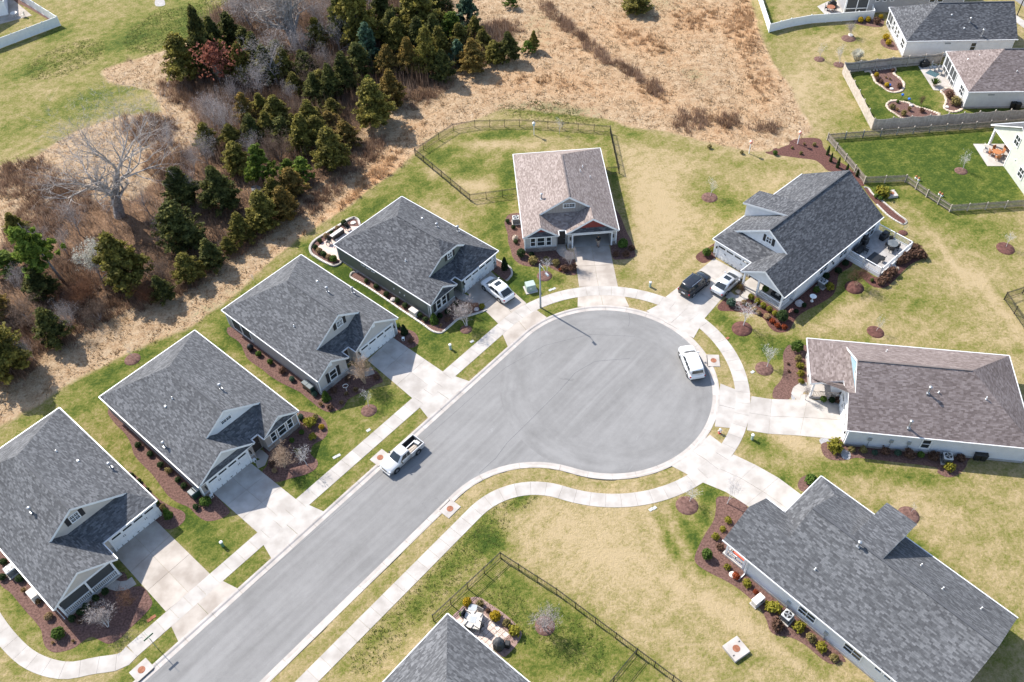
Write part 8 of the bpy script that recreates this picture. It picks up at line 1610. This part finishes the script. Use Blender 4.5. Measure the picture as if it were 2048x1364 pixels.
def gball(h): 
    def f(t):
        if h > .3: mb = MB(); mb.tube((0, 0, 0), (0, 0, h), .03); mb.build('stand', 'metal_dark', t)
        mb = MB(); mb.lathe((0, 0, h-.03), [(.05, 0), (.17, .08), (.22, .2), (.17, .33), (.05, .4)], 14); mb.build('globe', 'blue_glass', t, smooth=True)
    return f
ornament('gazing_ball', zK([(697, 868)])[0], 'blue gazing ball in the upper island bed', 'garden ornament', gball(.1)); ornament('gazing_ball', zK([(818, 990)])[0], 'blue gazing ball on a stand between the island beds', 'garden ornament', gball(.5)); ornament('gazing_ball', zK([(885, 1030)])[0], 'blue gazing ball at the top of the lower island bed', 'garden ornament', gball(.45))
def feeder(bx, roof):
    def f(t):
        mb = MB(); mb.box((0, 0, .85), (.10, .10, 1.75)); mb.build('post', 'pvc_white', t); mb = MB(); mb.box((0, 0, 1.85), (.3, .3, .34)); b_ = mb.build('birdhouse', bx, t); mb = MB(); mb.add([(-.22, -.22, 2.02), (.22, -.22, 2.02), (.22, .22, 2.02), (-.22, .22, 2.02), (0, -.22, 2.2), (0, .22, 2.2)], [(0, 1, 4), (2, 3, 5), (1, 2, 5, 4), (3, 0, 4, 5), (3, 2, 1, 0)]); mb.build('lid', roof, b_)
    return f
ornament('birdhouse_post', (1068, 270), 'bluish birdhouse on a white post inside the black metal fence', 'birdhouse', feeder('pale_blue', 'cinder')); ornament('birdhouse_post', (1497.7, 307), 'left pink birdhouse on a white post at the meadow edge', 'birdhouse', feeder('pink', 'pink')); ornament('birdhouse_post', (1595, 288), 'right pink birdhouse on a white post in the red mulch bed', 'birdhouse', feeder('pink', 'pink'))
def gnome(t): mb = MB(); mb.lathe((0, 0, 0), [(.16, 0), (.18, .12), (.12, .32)], 10); mb.build('base', 'pvc_white', t); mb = MB(); mb.lathe((0, 0, .3), [(.16, 0), (.15, .12), (.02, .26)], 10); mb.build('top', 'wood_orange', t)
for q, lab in (((1415, 1045), 'first orange topped ornament on the picket fenced lawn'), ((1431, 1056), 'second orange topped ornament on the picket fenced lawn'), ((1552, 1140), 'third orange topped ornament near the picket fence'), ((1566, 1148), 'fourth orange topped ornament near the picket fence')): ornament('garden_ornament', r3([q])[0], lab, 'garden ornament', gnome)
def urn(t): mb = MB(); mb.lathe((0, 0, 0), [(.22, 0), (.36, .2), (.40, .5), (.26, .8), (.1, .92)], 14); mb.build('bowl', 'black', t, smooth=True); mb = MB(); mb.box((0, 0, .95), (.25, .06, .05)); mb.build('handle', 'chrome', t)
ornament('kettle_grill', zC([(330, 800)])[0], 'black kettle grill at the back of the greige house side bed', 'grill', urn)
def lanternb(t): mb = MB(); mb.box((0, 0, .2), (.3, .3, .4)); mb.build('frame', 'pvc_white', t); mb = MB(); mb.box((0, 0, .2), (.2, .32, .26)); mb.build('glass', 'black', t)
ornament('garden_lantern', zC([(1552, 722)])[0], 'white square lantern right of the greige house garage', 'lantern', lanternb)
for q, lab in ((zB([(862, 1268)])[0], 'white framed lantern left of the skirt roofed house garage'), (zB([(1180, 1005)])[0], 'white framed lantern right of the skirt roofed house garage')): ornament('garden_lantern', q, lab, 'lantern', lanternb, A0)

# ------------------------------------------------------------------ patio furniture
def chair(px, az, mt, lab, z=0.03, grp=None, s=1.0):
    p = G(*px); t = thing('patio_chair', lab, 'chair', (p.x, p.y, z), az, grp); mb = MB(); mb.box((0, 0, .42*s), (.52*s, .52*s, .06)); mb.build('seat', mt, t); mb = MB(); mb.box((0, .25*s, .72*s), (.52*s, .05, .58*s), rot=Matrix.Rotation(-.2, 3, 'X')); mb.build('backrest', mt, t)
    for sx in (-1, 1):
        for sy in (-1, 1): mb = MB(); mb.box((sx*.23*s, sy*.22*s, .20*s), (.05, .05, .40*s)); mb.build('leg', mt, t)
        mb = MB(); mb.box((sx*.28*s, 0, .62*s), (.05, .5*s, .04)); mb.build('armrest', mt, t)
    return t
def rtable(px, r, mt, lab, z=0.03, h=.74):
    p = G(*px); t = thing('patio_table', lab, 'table', (p.x, p.y, z)); mb = MB(); mb.lathe((0, 0, h-.04), [(r, 0), (r, .04), (r*.96, .05)], 20); mb.build('tabletop', mt, t)
    for k in range(4): an = k*1.571+.78; mb = MB(); mb.tube((math.cos(an)*r*.6, math.sin(an)*r*.6, 0), (math.cos(an)*r*.5, math.sin(an)*r*.5, h-.04), .03); mb.build('leg', mt, t)
def grillc(px, az, lab, z=.03, sz=(1.35, .7, 1.05)):
    p = G(*px); t = thing('covered_grill', lab, 'grill', (p.x, p.y, z), az, 'black covered grills'); mb = MB(); mb.bevbox((0, 0, sz[2]*.36), (sz[0], sz[1], sz[2]*.72), .08); mb.build('cover', 'black', t); mb = MB(); mb.bevbox((0, 0, sz[2]*.84), (sz[0]*.6, sz[1]*.85, sz[2]*.30), .12); mb.build('hood', 'black', t)
dzF = dz+.02
grillc(zDk([(795, 320)])[0], .65, 'black covered grill by the far railing of the deck', dzF); grillc(zDk([(490, 410)])[0], .65, 'black covered grill against the white house wall on the deck', dzF, (.9, .8, 1.3))
mat('glass_table', (.10, .11, .115), (.15, .16, .165), 2, .15)
rtable(zDk([(910, 470)])[0], .68, 'glass_table', 'round dark glass table on the deck', dzF); FGP = 'chairs on the deck'
for q, an, lab in (((840, 455), 1.2, 'black chair left of the round glass table'), ((900, 405), .2, 'black chair above the round glass table'), ((975, 500), -1.8, 'black chair right of the round glass table'), ((900, 530), 2.9, 'black chair below the round glass table'), ((520, 540), .9, 'black chair nearest the wall on the deck'), ((760, 680), -2.4, 'black chair beside the dark rug on the deck')): chair(zDk([q])[0], an, 'black', lab, dzF, FGP)
p = G(*zDk([(660, 640)])[0]); mb = MB(); mb.box((0, 0, .008), (1.5, 2.2, .014)); o = mb.build('rug', 'metal_dark', None, loc=(p.x, p.y, dz+.002), rz=math.radians(-50)); tag(o, 'dark grey rug at the near corner of the deck', 'rug')
p = G(*zDk([(425, 520)])[0]); t = thing('patio_sofa', 'dark sofa against the white house wall on the deck', 'sofa', (p.x, p.y, dzF), math.radians(-50+90)); mb = MB(); mb.bevbox((0, 0, .25), (1.6, .75, .42), .05); mb.build('seat', 'black', t); mb = MB(); mb.bevbox((0, .34, .55), (1.6, .18, .45), .05); mb.build('backrest', 'black', t)
# bottom patio
p = G(*zI([(700, 690)])[0]); t = thing('fire_table', 'pale square fire table on the bottom patio', 'fire table', (p.x, p.y, .03), .45-.7); mb = MB(); mb.bevbox((0, 0, .30), (1.35, 1.35, .58), .03); mb.build('base', 'cinder', t); mb = MB(); mb.bevbox((0, 0, .62), (1.6, 1.6, .07), .02); mb.build('tabletop', 'stone_white', t); mb = MB(); mb.box((0, 0, .66), (.62, .62, .02)); mb.build('burner_tray', 'metal_grey', t)
IG = 'chairs round the fire table'
chair(zI([(560, 590)])[0], 1.0, 'black', 'black chair left of the fire table', .03, IG, 1.15); chair(zI([(825, 550)])[0], -.6, 'wood_grey', 'brown wooden chair above the fire table', .03, IG, 1.15); chair(zI([(835, 800)])[0], -2.2, 'black', 'black chair with pale arms right of the fire table', .03, IG, 1.15); chair(zI([(620, 810)])[0], 2.5, 'black', 'dark chair below the fire table by the roof', .03, IG, 1.15)
p = G(*zI([(695, 415)])[0]); t = thing('side_table', 'grey side table at the top corner of the bottom patio', 'table', (p.x, p.y, .03), -.25); mb = MB(); mb.bevbox((0, 0, .42), (.8, .65, .06), .02); mb.build('tabletop', 'metal_grey', t)
for sx in (-1, 1):
    for sy in (-1, 1): mb = MB(); mb.box((sx*.33, sy*.25, .2), (.05, .05, .4)); mb.build('leg', 'metal_dark', t)
p = G(*zI([(1235, 1180)])[0]); t = thing('covered_grill', 'dark domed grill cover at the lower end of the bottom patio', 'grill', (p.x, p.y, .03), -.3); mat_plain('cover_grey', (.055, .056, .06), .7); mb = MB(); mb.lathe((0, 0, 0), [(.55, 0), (.58, .5), (.46, .95), (.2, 1.2), (.05, 1.28)], 8); mb.build('cover', 'cover_grey', t); mb = MB(); mb.bevbox((.75, .2, .35), (.5, .5, .7), .06); mb.build('side_shelf', 'black', t)
# pink patio of the dark green house
p = G(*zP([(690, 440)])[0]); t = thing('patio_bench', 'pale topped storage bench on the pink patio', 'bench', (p.x, p.y, .03), A0); mb = MB(); mb.bevbox((0, 0, .28), (1.9, .65, .52), .03); mb.build('base', 'metal_dark', t); mb = MB(); mb.bevbox((0, .08, .58), (2.0, .55, .08), .02); mb.build('top', 'stone_white', t)
chair(zP([(510, 615)])[0], -.4, 'black', 'black slatted chair on the pink patio near the roof corner', .03, 'chairs on the pink patio', 1.1); chair(zP([(915, 320)])[0], .8, 'metal_dark', 'dark framed chair at the upper end of the pink patio', .03, 'chairs on the pink patio', 1.1); boulder(zP([(655, 530)])[0], .2, 'small white pot by the storage bench', 'stone_white', .8)
# orange set at the sage house
rtable(zL([(890, 660)])[0], .62, 'wood_orange', 'round orange wooden table on the sage house patio'); LG = 'orange chairs on the sage house patio'
for q, an, lab in (((800, 640), 1.5, 'orange chair left of the round orange table'), ((860, 600), .3, 'orange chair above the round orange table'), ((970, 640), -1.5, 'orange chair right of the round orange table'), ((910, 720), 3.0, 'orange chair below the round orange table')): chair(zL([q])[0], an, 'wood_orange', lab, .03, LG)
p = G(*zL([(1085, 570)])[0]); t = thing('patio_bench', 'brown bench under the sage house porch roof', 'bench', (p.x, p.y, .03), -1.4); mb = MB(); mb.box((0, 0, .42), (1.5, .5, .07)); mb.build('seat', 'wood_orange', t); mb = MB(); mb.box((0, .24, .7), (1.5, .06, .5)); mb.build('backrest', 'wood_orange', t)
for sx in (-1, 1): mb = MB(); mb.box((sx*.65, 0, .2), (.07, .45, .4)); mb.build('leg', 'wood_orange', t)
p = G(*zL([(1050, 880)])[0]) if False else None
chair(zL([(720, 580)])[0], 1.2, 'stone_white', 'pale lounge chair at the left of the sage house patio', .03, None, 1.1)
# fenced garden patio
grillc(zK([(1045, 665)])[0], .2, 'black covered grill by the timber fence on the fenced patio'); mat_plain('teal', (.045, .095, .11), .8)
p = G(*zK([(1130, 740)])[0]); mb = MB(); mb.box((0, 0, .008), (1.7, 1.3, .014)); o = mb.build('rug', 'teal', None, loc=(p.x, p.y, .032), rz=-.9); tag(o, 'teal rug on the fenced patio', 'rug')
chair(zK([(1130, 705)])[0], .9, 'metal_grey', 'left grey reclining chair on the fenced patio', .045, 'chairs on the fenced patio', 1.3); chair(zK([(1195, 745)])[0], .9, 'metal_grey', 'right grey reclining chair on the fenced patio', .045, 'chairs on the fenced patio', 1.3)
p = G(*zK([(1145, 862)])[0]); t = thing('potted_plant', 'spiky potted plant on the fenced patio', 'potted plant', (p.x, p.y, .03)); mb = MB(); mb.lathe((0, 0, 0), [(.22, 0), (.32, .4), (.34, .42)], 12); mb.build('pot', 'stone_tan', t); o = mesh_obj('leaves', grass_mesh('fronds', 'leaf_green', 401, 160, 1.5), t, (0, 0, .35)); o.scale = (.95, .95, .6)
# top lawn patio, porches
rtable(zK([(100, 110)])[0], .7, 'rust', 'round red brown table on the patio behind the vinyl fence'); grillc(zK([(118, 62)])[0], .1, 'black covered grill behind the red brown table')
chair(zK([(60, 100)])[0], 1.3, 'black', 'black chair left of the red brown table', .03, 'chairs behind the vinyl fence'); chair(zK([(140, 112)])[0], -1.4, 'black', 'black chair right of the red brown table', .03, 'chairs behind the vinyl fence')
p = FR['F'].w(10.2, -.2, .3); t = thing('porch_loveseat', 'dark loveseat with a pale cushion on the white house porch', 'loveseat', p, math.radians(-50.1)); mb = MB(); mb.bevbox((0, 0, .25), (1.4, .7, .42), .05); mb.build('seat', 'black', t); mb = MB(); mb.bevbox((0, .3, .55), (1.4, .16, .45), .05); mb.build('backrest', 'black', t); mb = MB(); mb.bevbox((.1, -.05, .5), (.5, .4, .12), .04); mb.build('cushion', 'stone_white', t)
p = FR['F'].w(8.85, -.75, .3); t = thing('potted_plant', 'leafy potted plant on the white house porch', 'potted plant', p); mb = MB(); mb.lathe((0, 0, 0), [(.2, 0), (.28, .36), (.3, .38)], 12); mb.build('pot', 'wood_grey', t); o = mesh_obj('foliage', SHR['green'][0], t, (0, 0, .35)); o.scale = (.42, .42, .42)
p = FR['F'].w(5.3, -1.9, 0); shrub(zFp([(165, 480)])[0], .4, 'yel', 'yellow potted shrub between walk and driveway', 'shrubs of the white sided house'); boulder(zFp([(150, 550)])[0], .38, 'tan rock between walk and driveway of the white house', 'stone_tan', .5)
p = FR['H'].w(11.2, -.6, .24); mat_plain('coral', (.62, .12, .07), .6); t = thing('porch_bench', 'coral red bench on the lower right porch', 'bench', p, math.radians(-139.9+90)); mb = MB(); mb.box((0, 0, .42), (1.5, .5, .08)); mb.build('seat', 'coral', t); mb = MB(); mb.box((0, .25, .7), (1.5, .06, .5)); mb.build('backrest', 'coral', t)
for sx in (-1, 1): mb = MB(); mb.box((sx*.65, 0, .2), (.07, .45, .4)); mb.build('leg', 'white_trim', t)
p = FR['G'].w(3.0, 2.3, .24); t = thing('porch_bench', 'brown bench against the wall of the blue dormer house porch', 'bench', p, math.radians(-100.9)); mb = MB(); mb.box((0, 0, .42), (1.7, .5, .07)); mb.build('seat', 'wood_grey', t); mb = MB(); mb.box((0, .24, .72), (1.7, .06, .5)); mb.build('backrest', 'wood_grey', t)
for sx in (-1, 1): mb = MB(); mb.box((sx*.75, 0, .2), (.07, .45, .4)); mb.build('leg', 'wood_grey', t)
for k, (x, kd) in enumerate(((1.1, 'green'), (2.0, 'dark'), (2.7, 'russet'))): q = FR['G'].w(6.35, 0.8+x, 0); o = mesh_obj('shrub', SHR[kd][0], None, q, k); o.scale = (.36, .36, .36); tag(o, ('left', 'middle', 'right')[k]+' small plant below the pale porch railing at the drive', 'shrub', 'plants at the porch railing')
# top left patio set
rtable(r1([(90, 98)])[0], .62, 'stone_white', 'round white table in the top left corner patio'); chair(r1([(25, 50)])[0], .8, 'stone_white', 'white chair at the far left of the corner patio', .03, None, 1.1); chair(r1([(140, 100)])[0], -1.4, 'stone_white', 'white chair right of the round white table', .03, None, 1.0)

p = G(2034, 31); t = thing('street_lamp', 'dark street pole in the top right corner', 'street lamp', p); mb = MB(); mb.lathe((0, 0, 0), [(.1, -.1), (.09, .3), (.06, 6.5)], 8); mb.build('post', 'metal_dark', t); mb = MB(); mb.tube((0, 0, 6.4), (1.2, .3, 6.7), .035); mb.build('arm', 'metal_dark', t); mb = MB(); mb.box((1.4, .35, 6.68), (.55, .25, .12)); mb.build('lantern', 'metal_grey', t)
